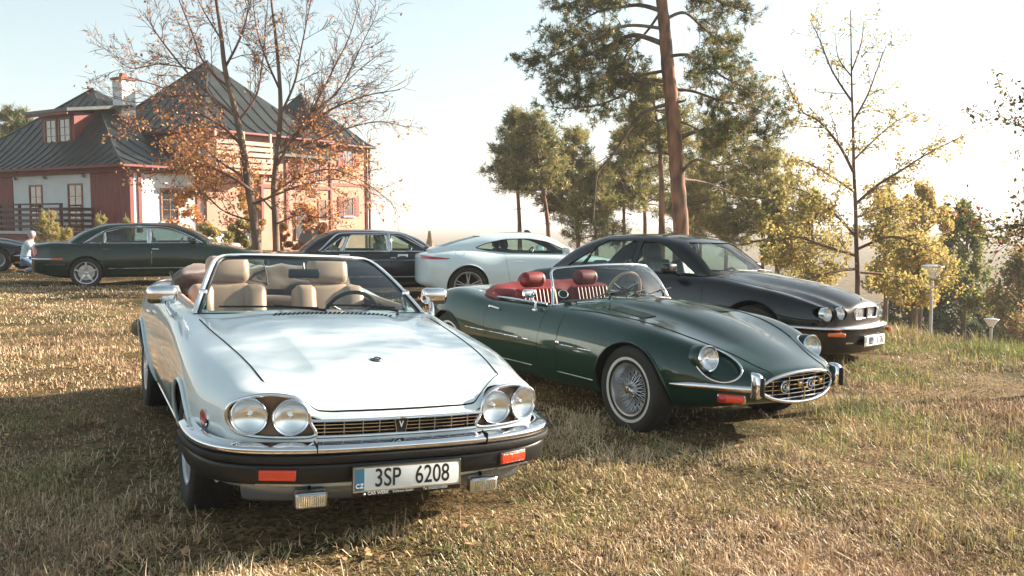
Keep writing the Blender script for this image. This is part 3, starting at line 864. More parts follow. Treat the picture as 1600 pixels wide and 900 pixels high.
# ------------------------------------------------------------------ white convertible (front left)
def build_xjs():
    root = car_root('convertible_car', 'white open convertible with twin round headlights parked nearest the camera, plate 3SP 6208', 'xjs')
    z = lambda *k: list(k)
    L = [
        [(-2.43, 0, .36), (-2.1, 0, .26), (-1.6, 0, .20), (1.6, 0, .20), (2.0, 0, .26), (2.2, 0, .32)],
        [(-2.43, .45, .36), (-2.1, .45, .26), (-1.6, .45, .20), (1.6, .45, .20), (2.0, .45, .26), (2.2, .45, .32)],
        [(-2.43, .70, .37), (-2.1, .72, .27), (-1.6, .76, .21), (1.6, .76, .21), (2.0, .72, .27), (2.2, .66, .33)],
        [(-2.43, .75, .42), (-1.9, .83, .30), (-.8, .82, .25), (.8, .82, .25), (1.9, .80, .32), (2.2, .73, .40)],
        [(-2.43, .78, .58), (-2.0, .865, .55), (-1.295, .905, .52), (-.5, .885, .50), (.4, .885, .50), (1.295, .910, .52), (1.8, .875, .55), (2.05, .83, .57), (2.2, .78, .57)],
        [(-2.43, .76, .72), (-2.0, .85, .74), (-1.295, .90, .76), (-.5, .885, .74), (.4, .885, .74), (1.295, .900, .70), (1.8, .870, .67), (2.05, .83, .65), (2.2, .79, .645)],
        [(-2.43, .72, .82), (-2.0, .80, .86), (-1.295, .86, .90), (-.5, .865, .86), (.4, .875, .865), (1.295, .885, .815), (1.8, .84, .765), (2.05, .81, .735), (2.2, .775, .725)],
        [(-2.43, .64, .87), (-2.0, .72, .93), (-1.295, .80, .97), (-.5, .83, .925), (.4, .825, .925), (.7, .825, .90), (1.295, .80, .868), (1.8, .745, .828), (2.05, .73, .79), (2.2, .71, .775)],
        [(-2.43, .50, .88), (-2.0, .58, .95), (-1.295, .68, .975), (-.5, .74, .94), (.4, .76, .94), (.7, .72, .92), (1.295, .665, .885), (1.8, .61, .84), (2.05, .575, .80), (2.2, .56, .775)],
        [(-2.43, .36, .88), (-2.0, .40, .955), (-1.295, .48, .975), (-.5, .54, .95), (.4, .54, .955), (.7, .54, .935), (1.295, .50, .883), (1.8, .45, .82), (2.05, .44, .748), (2.15, .435, .71), (2.2, .43, .672)],
        [(-2.43, .30, .88), (-.5, .40, .955), (.4, .40, .96), (.7, .385, .958), (1.295, .36, .908), (1.8, .34, .842), (2.05, .33, .755), (2.15, .325, .71), (2.2, .32, .665)],
        [(-2.43, .25, .88), (-.5, .34, .955), (.4, .34, .965), (.7, .335, .965), (1.295, .31, .914), (1.8, .29, .847), (2.05, .28, .765), (2.15, .275, .715), (2.2, .27, .663)],
        [(-2.43, 0, .88), (-2.0, 0, .96), (-1.295, 0, .98), (.4, 0, .975), (.7, 0, .975), (1.295, 0, .922), (1.8, 0, .855), (2.05, 0, .77), (2.15, 0, .716), (2.2, 0, .66)],
    ]
    L.insert(11, L[10]); L.insert(11, L[10])
    def warp(A):
        A = A.copy(); x = A[:, 0]; y = A[:, 1]; zz = A[:, 2]
        w = np.clip((x - 1.5) / .6, 0, 1); w = w * w * (3 - 2 * w)
        A[:, 0] += w * (-.15 * np.abs(y / .8) ** 2.6 + .015)
        w2 = np.clip((-x - 1.9) / .5, 0, 1)
        A[:, 0] += w2 * (.10 * np.abs(y / .8) ** 2.4)
        return A
    spec = dict(lines=L, x0=-2.43, x1=2.2, r0=.05, r1=.035, warp=warp)
    ck = [(-1.15, -.60), (-1.05, -.66), (-.3, -.70), (.30, -.69), (.44, -.62), (.54, -.40), (.58, 0), (.54, .40), (.44, .62), (.30, .69), (-.3, .70), (-1.05, .66), (-1.15, .60)]
    cock = MB().prism(ck, .36, 1.6, 'z').mesh()
    # lamp recesses and grille recess in the nose
    lampbox = []
    def lamppoly(s):
        p = [(.405, .575), (.428, .635), (.445, .70), (.495, .748), (.58, .764), (.68, .755), (.765, .72), (.785, .665), (.76, .605), (.69, .573), (.52, .565)]
        return [(s * a, b) for a, b in spline(p, 4, True)[:, :2]]
    for s in (-1, 1): lampbox.append(MB().prism(lamppoly(s), 2.07, 2.5, 'x').mesh())
    gp = [(-.40, .568), (.40, .568), (.43, .64), (-.43, .64)]
    grb = MB().prism(gp, 2.10, 2.5, 'x').mesh()
    door = roundpoly([(-.95, .94), (-.95, .27), (.10, .27), (.22, .50), (.22, .97), (-.95, .97)], [.02, .08, .06, .10, .01, .01], 4)
    fb = [(2.19 - .15 * abs(y / .8) ** 2.6, y) for y in np.linspace(.40, -.40, 9)]
    bon = roundpoly(fb + [(1.99, -.605), (1.3, -.675), (.64, -.725), (.76, -.40), (.80, 0), (.76, .40), (.64, .725), (1.3, .675), (1.99, .605)], .015, 2)
    panels = [('door', door, (.60, 1.2), 'y', .005, None), ('door', door, (-1.2, -.60), 'y', .005, None),
              ('bonnet', [(p[0], p[1]) for p in bon], (.60, 1.3), 'z', .006, None)]
    sk = body_shell(spec, root, M['white'], cutters=[cock, grb] + lampbox, wells=[(1.295, .325, .362, .50), (-1.295, .325, .362, .50)], panels=panels, nx=150)
    for wx in (1.295, -1.295):
        for s in (-1, 1):
            P = sk.side(arch_pts(wx, .325, .366, -14, 194), s, .001)
            P[:, 1] += s * .006
            tube_on(sk, P, 'wheel_arch_lip', M['white'], root, .011, it=2)
    # crease lines of bonnet bulge are in the loft; flank moulding
    for s in (-1, 1):
        P = sk.side([(x, .275) for x in np.linspace(.85, -.85, 40)], s, .002); tube_on(sk, P, 'sill_strip', M['chrome'], root, .006)
        P = sk.side([(x, .655 + .01 * x) for x in np.linspace(.88, -.9, 50)], s, .0005); seam(sk, P, root, .0022, 'pinstripe', M['satin'])
        # door handle
        P = sk.side([(-.80, .80), (-.66, .80)], s, .02); tube_on(sk, P, 'door_handle', M['chrome'], root, .012, it=0)
    # side marker lamp
    for s in (-1, 1):
        c = sk.side([(1.83, .60)], s)[0]; n = sk.normal(Vector(c))[0]; B = basis(n)
        MB().lathe([(.001, .014), (.030, .012), (.036, .004), (.036, -.004)], 20, tuple(c), closed=False, basis=B).build('side_marker', M['redlens'], root)
        MB().lathe([(.036, -.004), (.037, .010), (.046, .008), (.048, -.004)], 20, tuple(c), basis=B).build('side_marker_ring', M['chrome'], root)
    # head lamps
    for s in (-1, 1):
        g = group_part('headlight_unit', root)
        pl = np.array(lamppoly(s)); fr = []
        def fx(y): return 2.215 - .15 * abs(y / .8) ** 2.6 * 1.0
        P3 = np.array([(fx(y) - .002, y, q) for y, q in pl])
        MB().tube(P3, .0095, 8, closed=True).build('lamp_bezel', M['chrome'], g, 60)
        b = MB(); k = len(pl)
        V = [(fx(y) - .03, y, q) for y, q in pl] + [(fx(y) - .04, y, q) for y, q in pl]
        b.add(V, [list(range(k)), list(range(k, 2 * k))[::-1]] + [(i, (i + 1) % k, k + (i + 1) % k, k + i) for i in range(k)])
        b.build('lamp_panel', M['bronze'], g, None)
        lamp(g, (fx(.515) + .002, s * .515, .660), (1, s * .10, -.04), .074, 'headlight', .011, .027)
        lamp(g, (fx(.69) + .006, s * .692, .664), (1, s * .28, -.04), .074, 'headlight', .011, .027)
    # grille
    g = group_part('grille', root)
    def gx(y): return 2.214 - .15 * abs(y / .8) ** 2.6
    ys = np.linspace(-.40, .40, 25)
    MB().slab([(gx(y) - .06, y, q) for y in np.linspace(-.42, .42, 12) for q in (.56, .65)], 12, 2, .004).build('grille_back', M['under'], g)
    for q in (.588, .605, .622):
        for (a, b) in ((-.412, -.03), (.03, .412)):
            MB().tube([(gx(y) - .008, y, q) for y in np.linspace(a, b, 16)], .0042, 6, flat=(1, 1.6)).build('grille_bar', M['chrome'], g, 60)
    for y in (-.36, -.27, -.18, -.10, .10, .18, .27, .36): MB().box((gx(y) - .016, y, .604), (.006, .004, .066)).build('grille_post', M['satin'], g)
    MB().tube([(gx(y) + .004, y, .643) for y in np.linspace(-.43, .43, 25)], .0075, 6).build('grille_top_trim', M['chrome'], g, 60)
    MB().tube([(gx(y) + .004, y, .567) for y in np.linspace(-.40, .40, 25)], .0085, 6).build('grille_bottom_trim', M['chrome'], g, 60)
    e = group_part('grille_badge', root)
    MB().prism([(-.021, .572), (.021, .572), (.033, .641), (-.033, .641)], gx(0) - .012, gx(0) + .006, 'x').build('badge_panel', M['plastic'], e, None)
    MB().tube([(gx(0) + .006, a, b) for a, b in ((-.021, .572), (.021, .572), (.033, .641), (-.033, .641))], .0035, 5, closed=True).build('badge_rim', M['chrome'], e, None)
    o = link(text_mesh('V', .042, .001, .8, .001), 'lettering', M['wink'], e, None); o.matrix_local = Matrix(((0, 0, 1, gx(0) + .0075), (1, 0, 0, 0), (0, 1, 0, .612), (0, 0, 0, 1)))
    for s in (-1, 1):
        P = sk.top([(x, s * y) for x, y in spline([(.68, .722), (1.0, .703), (1.3, .676), (1.65, .642), (1.98, .606)], 10)[:, :2]], .0); seam(sk, P, root, .0042)
    # bonnet badge
    c = sk.top([(1.80, 0)])[0]; n = sk.normal(Vector(c))[0]; B = basis(n, (1, 0, 0))
    MB().lathe([(.001, .006), (.026, .005), (.032, .002), (.033, -.002)], 28, tuple(c), closed=False, basis=B).build('bonnet_badge', M['plastic'], root, 50)
    MB().lathe([(.024, .0052), (.026, .0075), (.0285, .0052)], 28, tuple(c), basis=B).build('badge_ring', M['satin'], root)
    MB().ball((c[0], c[1], c[2] + .005), .012, 8, 6, sc=(.9, 1.2, .35)).build('badge_emblem', M['satin'], root)
    # bumper
    path = spline([(1.62, -.915), (1.80, -.912), (1.97, -.885), (2.10, -.82), (2.19, -.70), (2.255, -.50), (2.285, -.25), (2.29, 0),
                   (2.285, .25), (2.255, .50), (2.19, .70), (2.10, .82), (1.97, .885), (1.80, .912), (1.62, .915)], 6)[:, :2]
    g = group_part('front_bumper', root)
    def sec(pts): return spline([(a, b, 0) for a, b in pts], 3, True)[:, :2]
    def bar(pts, nm, mt, pth=path, sh=40): 
        return sweep(pth, sec(pts)).build(nm, mt, g, sh)
    bar([(-.045, .556), (-.005, .552), (.022, .542), (.026, .526), (.018, .512), (-.02, .510), (-.045, .515)], 'chrome_blade', M['chrome'])
    bar([(-.06, .507), (.022, .507), (.032, .496), (.029, .476), (.016, .468), (-.05, .468)], 'rubber_strip', M['rubber'])
    bar([(-.06, .465), (.004, .465), (.012, .43), (.006, .385), (-.01, .368), (-.08, .368)], 'bumper_cover', M['plastic'])
    p2 = [(a - (.10 if abs(b) < .85 else .02), b * .95) for a, b in path]
    bar([(-.10, .39), (.0, .39), (.015, .34), (.0, .29), (-.03, .255), (-.10, .25)], 'lower_valance', M['valance'], np.array(p2)[22:-22])
    # gaps of the chrome blade
    for y in (-.42, .42):
        MB().box((2.27 - .006, y, .532), (.07, .005, .060)).build('blade_joint', M['under'], g)
    for s in (-1, 1):
        # indicator
        th = R(-13 * s) * -1
        a = math.atan2(.065, .20) * s
        c, sn = math.cos(-a), math.sin(-a)
        Rz = ((math.cos(a), -math.sin(a), 0), (math.sin(a), math.cos(a), 0), (0, 0, 1))
        MB().rbox((2.246, s * .585, .418), (.03, .165, .050), .008, rot=Rz).build('indicator', M['amber'], root, 50)
        MB().rbox((2.236, s * .585, .418), (.03, .180, .062), .008, rot=Rz).build('indicator_frame', M['plastic'], root, 50)
        MB().box((2.262, s * .58, .380), (.012, .21, .006), rot=Rz).build('bumper_trim', M['satin'], root)
        f = group_part('fog_lamp', root)
        MB().rbox((2.235, s * .43, .292), (.06, .150, .078), .014).build('fog_housing', M['satin'], f, 50)
        MB().rbox((2.262, s * .43, .292), (.016, .134, .062), .008).build('fog_reflector', M['silver'], f, 50)
        for k in np.linspace(-.055, .055, 12): MB().tube([(2.271, s * .43 + k, .266), (2.271, s * .43 + k, .318)], .0034, 5).build('lens_rib', M['chrome'], f)
        MB().box((2.278, s * .43, .292), (.003, .132, .060)).build('fog_glass', M['lens'], f)
        MB().tube([(2.20, s * .43, .34), (2.22, s * .43, .32)], .01, 6).build('fog_bracket', M['plastic'], f)
    g, put = shield(root, 2.335, 0.0, .52, .11, '', z=.385, footer=True, tilt=R(4))
    put('3SP', .118, -.155 + .055, .0085, M['ink'], 'lettering', .74, .0010)
    put('6208', .118, .12, .0085, M['ink'], 'lettering', .74, .0010)
    put('CAR WERK', .020, -.145, -.0565, M['wink'], 'lettering', 1.0, .0003)
    put('Kuhlmann GmbH', .015, -.025, -.0565, M['wink'], 'lettering', .95)
    put('Tel. 036202/518500', .016, .135, -.0565, M['wink'], 'lettering', .95)
    MB().ball((.008, -.212, -.060), .007, 10, 6).build('plate_screw', M['satin'], g)
    # windscreen
    g, P = screen(root, (.64, .945), (.49, .735, .93), (.0, 1.268), (-.10, .53, 1.25), M['white'], .0165, M['glass'], True, flat=(1, 1.3))
    # cowl vent slots
    vg = group_part('cowl_vent', root)
    for k, y in enumerate(np.linspace(-.30, .42, 27)):
        a = sk.top([(.80, y - .022), (.715, y + .014)], .0018)
        d = np.array([0, .0085, 0])
        V = [a[0] - d, a[0] + d, a[1] + d, a[1] - d]; V = V + [v - np.array([0, 0, .004]) for v in V]
        MB().add(V, [(0, 1, 2, 3), (7, 6, 5, 4), (0, 4, 5, 1), (1, 5, 6, 2), (2, 6, 7, 3), (3, 7, 4, 0)]).build('vent_slot', M['under'], vg, None)
    a, b = P[3, 0], P[12, 1]
    wiper(root, (.535, -.60, .985), (.655, -.02, .99), (.69, .02, .955), .55)
    wiper(root, (.625, .04, 1.005), (.60, .50, .985), (.66, .50, .945), .5)
    # mirrors
    for s in (-1, 1):
        mirror_pod(root, (.28, s * .90, 1.03), s, M['chrome'], .185, .112, .085, stem=(.10, -s * .06, -.115))
    m2 = group_part('rear_view_mirror', root)
    MB().rbox((.17, .0, 1.165), (.025, .21, .062), .012).build('mirror_housing', M['plastic'], m2)
    MB().tube([(.17, 0, 1.18), (.14, 0, 1.235)], .006, 6).build('mirror_stem', M['plastic'], m2)
    # cabin
    MB().rbox((.36, 0, .84), (.40, 1.28, .14), .05).build('dashboard', M['dash'], root, 60)
    MB().rbox((.0, 0, .46), (1.2, .24, .22), .04).build('centre_console', M['tan'], root, 60)
    MB().box((-.35, 0, .37), (1.5, 1.30, .02)).build('cabin_floor', M['under'], root)
    seat_pair(root, -.42, (-.37, .37), M['tan'], 'modern', z0=.30)
    MB().rbox((-1.02, 0, .62), (.14, 1.2, .56), .05).build('rear_bulkhead', M['hood_cloth'], root, 60)
    steering(root, (.04, .37, .86), .19, M['plastic'], 22)
    for s in (-1, 1):
        MB().rbox((-.35, s * .70, .93), (1.2, .05, .05), .02).build('door_cap', M['tan'], root, 60)
        w = MB().rbox((.33, s * .665, 1.0), (.02, .05, .14), .008).build('quarter_light_post', M['chrome'], root)
    # folded soft top
    hg = group_part('folded_soft_top', root)
    V = []
    nu, nv = 26, 16
    for i, u in enumerate(np.linspace(-1, 1, nu)):
        for j, v in enumerate(np.linspace(0, math.pi, nv)):
            k = (1 - abs(u) ** 6 * .45)
            r_ = 1 + .10 * math.sin(7 * v + 2.3 * u) + .06 * math.sin(11 * u + 3 * v) + .03 * math.sin(23 * u - 5 * v)
            V.append((-1.30 + .06 * abs(u) ** 2 * 2 - .27 * math.cos(v) * r_ * k, u * .69, .90 + .215 * math.sin(v) * r_ * k))
    mb = MB(); mb.grid(V, nu, nv); mb.f.append([i * nv for i in range(nu)]); mb.m.append(0)
    mb.f.append(list(range(nv))); mb.m.append(0); mb.f.append([(nu - 1) * nv + j for j in range(nv)]); mb.m.append(0)
    mb.build('soft_top_cloth', M['hood_cloth'], hg, 60)
    for q in (-.35, 0, .35): MB().tube([(-1.3 - .285 * math.cos(v) , q, .90 + .235 * math.sin(v)) for v in np.linspace(.3, 2.8, 12)], .006, 5).build('cloth_seam', M['hood_cloth'], hg)
    for s in (-1, 1): MB().tube([(-1.06, s * .66, .95), (-1.25, s * .70, 1.05), (-1.45, s * .66, .98)], .011, 6).build('soft_top_bow', M['plastic'], hg)
    # wheels
    p = wheel(root, (1.295, .765, .325), 1, .325, .215, .195, 'slots')
    for wx, s in ((1.295, -1), (-1.295, 1), (-1.295, -1)): wheel(root, (wx, s * .765, .325), s, proto=p)
    # tail
    bp = spline([(-1.95, .90), (-2.2, .87), (-2.38, .78), (-2.46, .5), (-2.48, 0), (-2.46, -.5), (-2.38, -.78), (-2.2, -.87), (-1.95, -.90)], 5)[:, :2][::-1][::-1]
    sweep(bp[::1], sec([(-.05, .56), (.02, .55), (.03, .52), (.02, .47), (-.05, .46)])).build('rear_bumper', M['chrome'], root, 40)
    return root
build_xjs()
# ------------------------------------------------------------------ green roadster
def build_etype(label, pose=None, bodymat=None, name='roadster_car', simple=False, lite=False):
    root = car_root(name, label, 'etype', pose)
    bm = bodymat or M['green']
    L = [
        [(-2.32, 0, .42), (-2.0, 0, .30), (-1.6, 0, .20), (1.5, 0, .20), (1.9, 0, .25), (2.15, 0, .31), (2.27, 0, .34)],
        [(-2.32, .20, .42), (-2.0, .40, .30), (-1.6, .50, .20), (1.5, .50, .20), (1.9, .38, .25), (2.15, .28, .31), (2.27, .20, .34)],
        [(-2.32, .30, .42), (-2.0, .52, .31), (-1.6, .70, .22), (1.3, .72, .21), (1.6, .66, .23), (1.9, .54, .27), (2.15, .42, .32), (2.27, .30, .365)],
        [(-2.32, .38, .44), (-2.0, .60, .36), (-1.6, .77, .28), (-.6, .77, .24), (.4, .77, .24), (1.3, .79, .28), (1.6, .74, .29), (1.9, .62, .32), (2.15, .51, .355), (2.27, .40, .375)],
        [(-2.32, .42, .50), (-2.0, .66, .50), (-1.6, .80, .50), (-1.33, .845, .50), (-.6, .845, .48), (.4, .84, .48), (1.0, .845, .48), (1.33, .85, .48), (1.6, .80, .47), (1.9, .68, .45), (2.15, .55, .43), (2.27, .425, .42)],
        [(-2.32, .41, .56), (-2.0, .64, .62), (-1.6, .79, .68), (-1.33, .83, .70), (-.6, .82, .68), (.4, .81, .66), (1.0, .82, .65), (1.33, .825, .64), (1.6, .775, .60), (1.9, .66, .54), (2.15, .535, .47), (2.27, .42, .45)],
        [(-2.32, .38, .60), (-2.0, .58, .71), (-1.6, .73, .80), (-1.33, .77, .835), (-.9, .77, .82), (-.6, .76, .80), (.4, .745, .79), (1.0, .75, .775), (1.33, .755, .755), (1.6, .715, .71), (1.9, .61, .63), (2.15, .50, .525), (2.27, .40, .48)],
        [(-2.32, .33, .62), (-2.0, .50, .755), (-1.6, .64, .855), (-1.33, .68, .885), (-.9, .70, .85), (-.6, .70, .825), (.4, .68, .835), (1.0, .665, .82), (1.33, .655, .80), (1.6, .62, .755), (1.9, .535, .67), (2.15, .44, .555), (2.27, .36, .505)],
        [(-2.32, .26, .63), (-2.0, .40, .775), (-1.6, .50, .865), (-1.33, .54, .89), (-.9, .58, .86), (-.6, .60, .84), (.4, .58, .855), (1.0, .545, .825), (1.33, .53, .79), (1.6, .50, .735), (1.9, .43, .655), (2.15, .35, .56), (2.27, .29, .525)],
        [(-2.32, .20, .635), (-2.0, .30, .785), (-1.6, .38, .865), (-.6, .45, .85), (.4, .42, .865), (1.0, .38, .825), (1.33, .36, .785), (1.6, .34, .73), (1.9, .30, .655), (2.15, .25, .565), (2.27, .21, .535)],
        [(-2.32, .15, .64), (-1.6, .30, .868), (-.6, .36, .86), (.4, .30, .875), (1.0, .265, .845), (1.33, .25, .80), (1.6, .235, .745), (1.9, .20, .662), (2.15, .17, .57), (2.27, .14, .54)],
        [(-2.32, .10, .64), (-1.6, .22, .87), (-.6, .28, .86), (.4, .24, .90), (.7, .23, .905), (1.0, .21, .885), (1.33, .19, .84), (1.6, .175, .775), (1.9, .15, .672), (2.15, .12, .572), (2.27, .09, .543)],
        [(-2.32, 0, .64), (-2.0, 0, .79), (-1.6, 0, .87), (-.6, 0, .86), (.4, 0, .915), (.7, 0, .925), (1.0, 0, .905), (1.33, 0, .86), (1.6, 0, .795), (1.9, 0, .684), (2.15, 0, .577), (2.27, 0, .545)],
    ]
    def warp(A):
        A = A.copy(); x = A[:, 0]; y = A[:, 1]
        w = np.clip((x - 1.7) / .55, 0, 1); w = w * w * (3 - 2 * w)
        A[:, 0] += w * (.03 - .26 * np.abs(y / .5) ** 2.2 * .5)
        return A
    spec = dict(lines=L, x0=-2.32, x1=2.27, r0=.08, r1=.06, warp=warp, sm=3)
    ck = [(-.80, -.52), (-.70, -.60), (-.2, -.635), (.10, -.62), (.22, -.55), (.30, -.30), (.33, 0), (.30, .30), (.22, .55), (.10, .62), (-.2, .635), (-.70, .60), (-.80, .52)]
    cock = MB().prism(ck, .33, 1.6, 'z').mesh()
    a = np.linspace(0, 2 * math.pi, 36, endpoint=False)
    mouth = MB().prism([(.368 * math.cos(t), .430 + .104 * math.sin(t)) for t in a], 1.95, 2.6, 'x').mesh()
    def nac_basis(s):
        n = Vector((.50, s * .42, .76)).normalized(); d = Vector((1, -s * .30, -.42)); d = (d - n * d.dot(n)).normalized(); e = n.cross(d)
        return n, d, e, Vector((1.965, s * .525, .610))
    def nac_ell(s, k=1.0, off=0.0):
        n, d, e, c = nac_basis(s)
        return [c + d * (.185 * k * math.cos(t)) + e * (.118 * k * math.sin(t) * (1 + .10 * -math.cos(t))) + n * off for t in a]
    lampc = []
    for s in (-1, 1):
        V = [tuple(v) for v in nac_ell(s, 1.0, -.10)] + [tuple(v) for v in nac_ell(s, 1.0, .2)]; k = len(a)
        lampc.append(MB().add(V, [list(range(k)), list(range(k, 2 * k))[::-1]] + [(i, (i + 1) % k, k + (i + 1) % k, k + i) for i in range(k)]).mesh())
    door = roundpoly([(-.62, .90), (-.64, .60), (-.50, .26), (.20, .26), (.22, .90)], [.01, .15, .06, .06, .01], 4)
    bon = roundpoly([(.52, -.52), (.56, -.30), (.60, 0), (.56, .30), (.52, .52), (1.3, .50), (1.9, .39), (2.6, .30), (2.6, -.30), (1.9, -.39), (1.3, -.50)], .02, 2)
    panels = [('door', door, (.52, 1.2), 'y', .0035, None), ('door', door, (-1.2, -.52), 'y', .0035, None)]
    if lite: panels = []
    sk = body_shell(spec, root, bm, cutters=[cock, mouth] + lampc, wells=[(1.333, .325, .355, .46), (-1.333, .325, .345, .50)], panels=panels, nx=70 if lite else 150)
    for wx, rr_ in ((1.333, .359), (-1.333, .349)):
        for s in (-1, 1):
            P = sk.side(arch_pts(wx, .325, rr_, -14, 194), s, .0); P[:, 1] += s * .004
            tube_on(sk, P, 'wheel_arch_lip', bm, root, .009, it=2)
    def tops(pts, off=0): return sk.top(pts, off)
    for s in (-1, 1):
        # bonnet flange bead
        P = tops([(x, s * y) for x, y in spline([(.46, .66), (.9, .60), (1.33, .545), (1.6, .49), (1.80, .42), (1.98, .345), (2.14, .30), (2.24, .27)], 10)[:, :2]], .0008)
        tube_on(sk, P, 'bonnet_flange', bm, root, .0045)
        P = tops([(x, s * (y + .012)) for x, y in spline([(.46, .66), (.9, .60), (1.33, .545), (1.6, .49), (1.80, .42)], 10)[:, :2]], .0002); seam(sk, P, root, .0022)
        # bonnet rear shut line down the flank
        P = sk.side([(.47, q) for q in np.linspace(.80, .26, 24)], s, .0002); seam(sk, P, root, .0028)
        P = sk.side([(x, .565) for x in np.linspace(.47, .94, 24)], s, .0005); tube_on(sk, P, 'bonnet_side_bead', M['chrome'], root, .004)
        MB().rbox(tuple(sk.side([(.50, .575)], s, .006)[0]), (.05, .012, .030), .005).build('bonnet_catch', M['chrome'], root)
        # chrome waist strip and sill strip
        P = sk.side([(x, .555) for x in np.linspace(-.93, .10, 50)], s, .002); tube_on(sk, P, 'side_strip', M['chrome'], root, .0055)
        P = sk.side([(x, .335) for x in np.linspace(-.80, .10, 40)], s, .001); tube_on(sk, P, 'sill_strip', M['satin'], root, .004)
        P = sk.side([(x, .335) for x in np.linspace(.47, .93, 30)], s, .001); tube_on(sk, P, 'sill_strip', M['satin'], root, .004)
        # door top chrome and handle
        P = np.array([(x, s * (.665 + .006 * math.sin(3 * x)), .848 + .01 * (x + .3) ** 2) for x in np.linspace(-.62, .16, 20)])
        MB().tube(P, .016, 8, flat=(.7, 1.6)).build('door_top_trim', M['chrome'], root, 60)
        P = sk.side([(-.58, .765), (-.52, .762), (-.46, .757), (-.42, .755)], s, .016); tube_on(sk, P, 'door_handle', M['chrome'], root, .010, flat=(1.1, .7), it=0)
        P = sk.side([(-.60, .765)], s, .006); MB().ball(P[0], .016, 10, 6, sc=(1, .5, 1)).build('door_lock', M['chrome'], root)
    for s in (-1, 1):
        g = group_part('headlight_nacelle', root)
        n_, d_, e_, c_ = nac_basis(s)
        P = sk.cast(nac_ell(s), -n_, .001, start=.25)
        MB().tube(P, .0085, 8, closed=True).build('nacelle_trim', M['chrome'], g, 60)
        R2 = [np.array(nac_ell(s, kk, oo)) for kk, oo in ((.985, -.05), (.95, -.082), (.80, -.096), (.4, -.098))]
        mb = MB(); V = np.concatenate([P + np.array(-n_) * .002] + R2); mb.grid(V, 5, len(a), cv=True); mb.f.append([4 * len(a) + i for i in range(len(a))]); mb.m.append(0)
        mb.build('nacelle_bowl', bm, g, 60)
        lamp(g, (1.90, s * .550, .612), (1, -s * .03, .10), .076, 'headlight', .016, .05, dome=.022)
        MB().lathe([(.078, -.01), (.090, -.015), (.098, -.06), (.094, -.12), (.080, -.12)], 32, (1.895, s * .550, .612), basis=basis((1, -s * .03, .10))).build('lamp_shell', bm, g, 60)
    # grille
    g = group_part('grille', root)
    def gx(y): return 2.295 - .26 * abs(y / .5) ** 2.2 * .5
    MB().tube([(gx(.368 * math.cos(t)) - .012, .370 * math.cos(t), .430 + .106 * math.sin(t)) for t in a], .013, 8, closed=True).build('mouth_trim', M['chrome'], g, 60)
    MB().prism([(.373 * math.cos(t), .430 + .11 * math.sin(t)) for t in a], 2.0, 2.04, 'x').build('grille_back', M['under'], g, None)
    for q in np.linspace(-.075, .075, 6):
        hw = .368 * math.sqrt(max(0, 1 - (q / .104) ** 2)) - .006
        MB().tube([(gx(y) - .022 , y, .432 + q) for y in np.linspace(-hw, hw, 14)], .0042, 5).build('grille_bar', M['chrome'], g, 60)
    for y in np.linspace(-.27, .27, 5):
        hh = .104 * math.sqrt(1 - (y / .368) ** 2) - .004
        MB().tube([(gx(y) - .026, y, .432 - hh), (gx(y) - .026, y, .432 + hh)], .0026, 5).build('grille_post', M['chrome'], g)
    MB().tube([(gx(0) - .012, 0, .345), (gx(0) - .010, 0, .432)], .007, 6).build('centre_post', M['chrome'], g)
    if not simple:
        for k, (y, zz, mt, r_) in enumerate([(-.19, .437, 'chrome', .036), (-.06, .452, 'gold', .026), (.06, .442, 'chrome', .036), (.17, .452, 'gold', .027)]):
            b = group_part('grille_badge', g)
            if mt == 'chrome':
                MB().lathe([(r_ - .004, -.003), (r_, .003), (r_ + .005, -.003)], 28, (gx(y) - .006, y, zz), axis='x').build('badge_ring', M['chrome'], b, 60)
                MB().lathe([(.001, .001), (r_ - .006, 0), (r_ - .006, -.004), (.001, -.004)], 24, (gx(y) - .006, y, zz), axis='x', closed=False).build('badge_face', M['plastic'], b)
                MB().lathe([(r_ * .40, 0), (r_ * .5, .005), (r_ * .6, 0)], 20, (gx(y) - .004, y, zz), axis='x').build('badge_emblem', M['chrome'], b)
            else:
                MB().prism([(y - .02, zz + .026), (y - .023, zz - .004), (y, zz - .028), (y + .023, zz - .004), (y + .02, zz + .026), (y, zz + .018)], gx(y) - .008, gx(y) + .002, 'x').build('badge_shield', M['gold'], b, None)
                MB().ball((gx(y) + .002, y, zz + .004), .010, 8, 6, sc=(.4, 1, 1)).build('badge_emblem', M['chrome'], b)
    for s in (-1, 1):
        b = group_part('front_bumper', root)
        # overrider
        MB().rbox((2.262 - .02, s * .415, .455), (.085, .055, .185), .024, e=lambda V: V * np.array([1, 1, 1]) + np.array([-.04, 0, 0]) * (np.abs(V[:, 2:3]) / .09) ** 2).build('overrider', M['chrome'], b, 60)
        MB().rbox((2.262 + .012, s * .415, .455), (.03, .020, .13), .009).build('overrider_rubber', M['rubber'], b, 60)
        pts = [(2.20, s * .43, .430)] + [tuple(p) for p in sk.side([(x, .432) for x in np.linspace(2.08, 1.72, 22)], s, .012)]
        P = smooth1(np.array(pts), it=3); rad = np.full(len(P), .021); rad[-7:] = np.linspace(.021, .005, 7)
        MB().tube(P, rad, 8, flat=(1.0, .55)).build('bumper_blade', M['chrome'], b, 60)
        # lamp under the bumper
        c = sk.side([(2.0, .355)], s, .0)[0]; c2 = sk.side([(2.12, .355)], s, .0)[0]; d = Vector(c2) - Vector(c); d.normalize()
        nn = Vector((d.y * s * -1, 0, 0)); Rz = ((d.x, -d.y, 0), (d.y, d.x, 0), (0, 0, 1))
        mid = (Vector(c) + Vector(c2)) / 2 + Vector((.012, s * .012, 0))
        MB().rbox(tuple(mid), (.185, .045, .062), .02, rot=Rz, e=lambda V: V).build('indicator', M['amber'], root, 60, label='red and orange lens under the bumper')
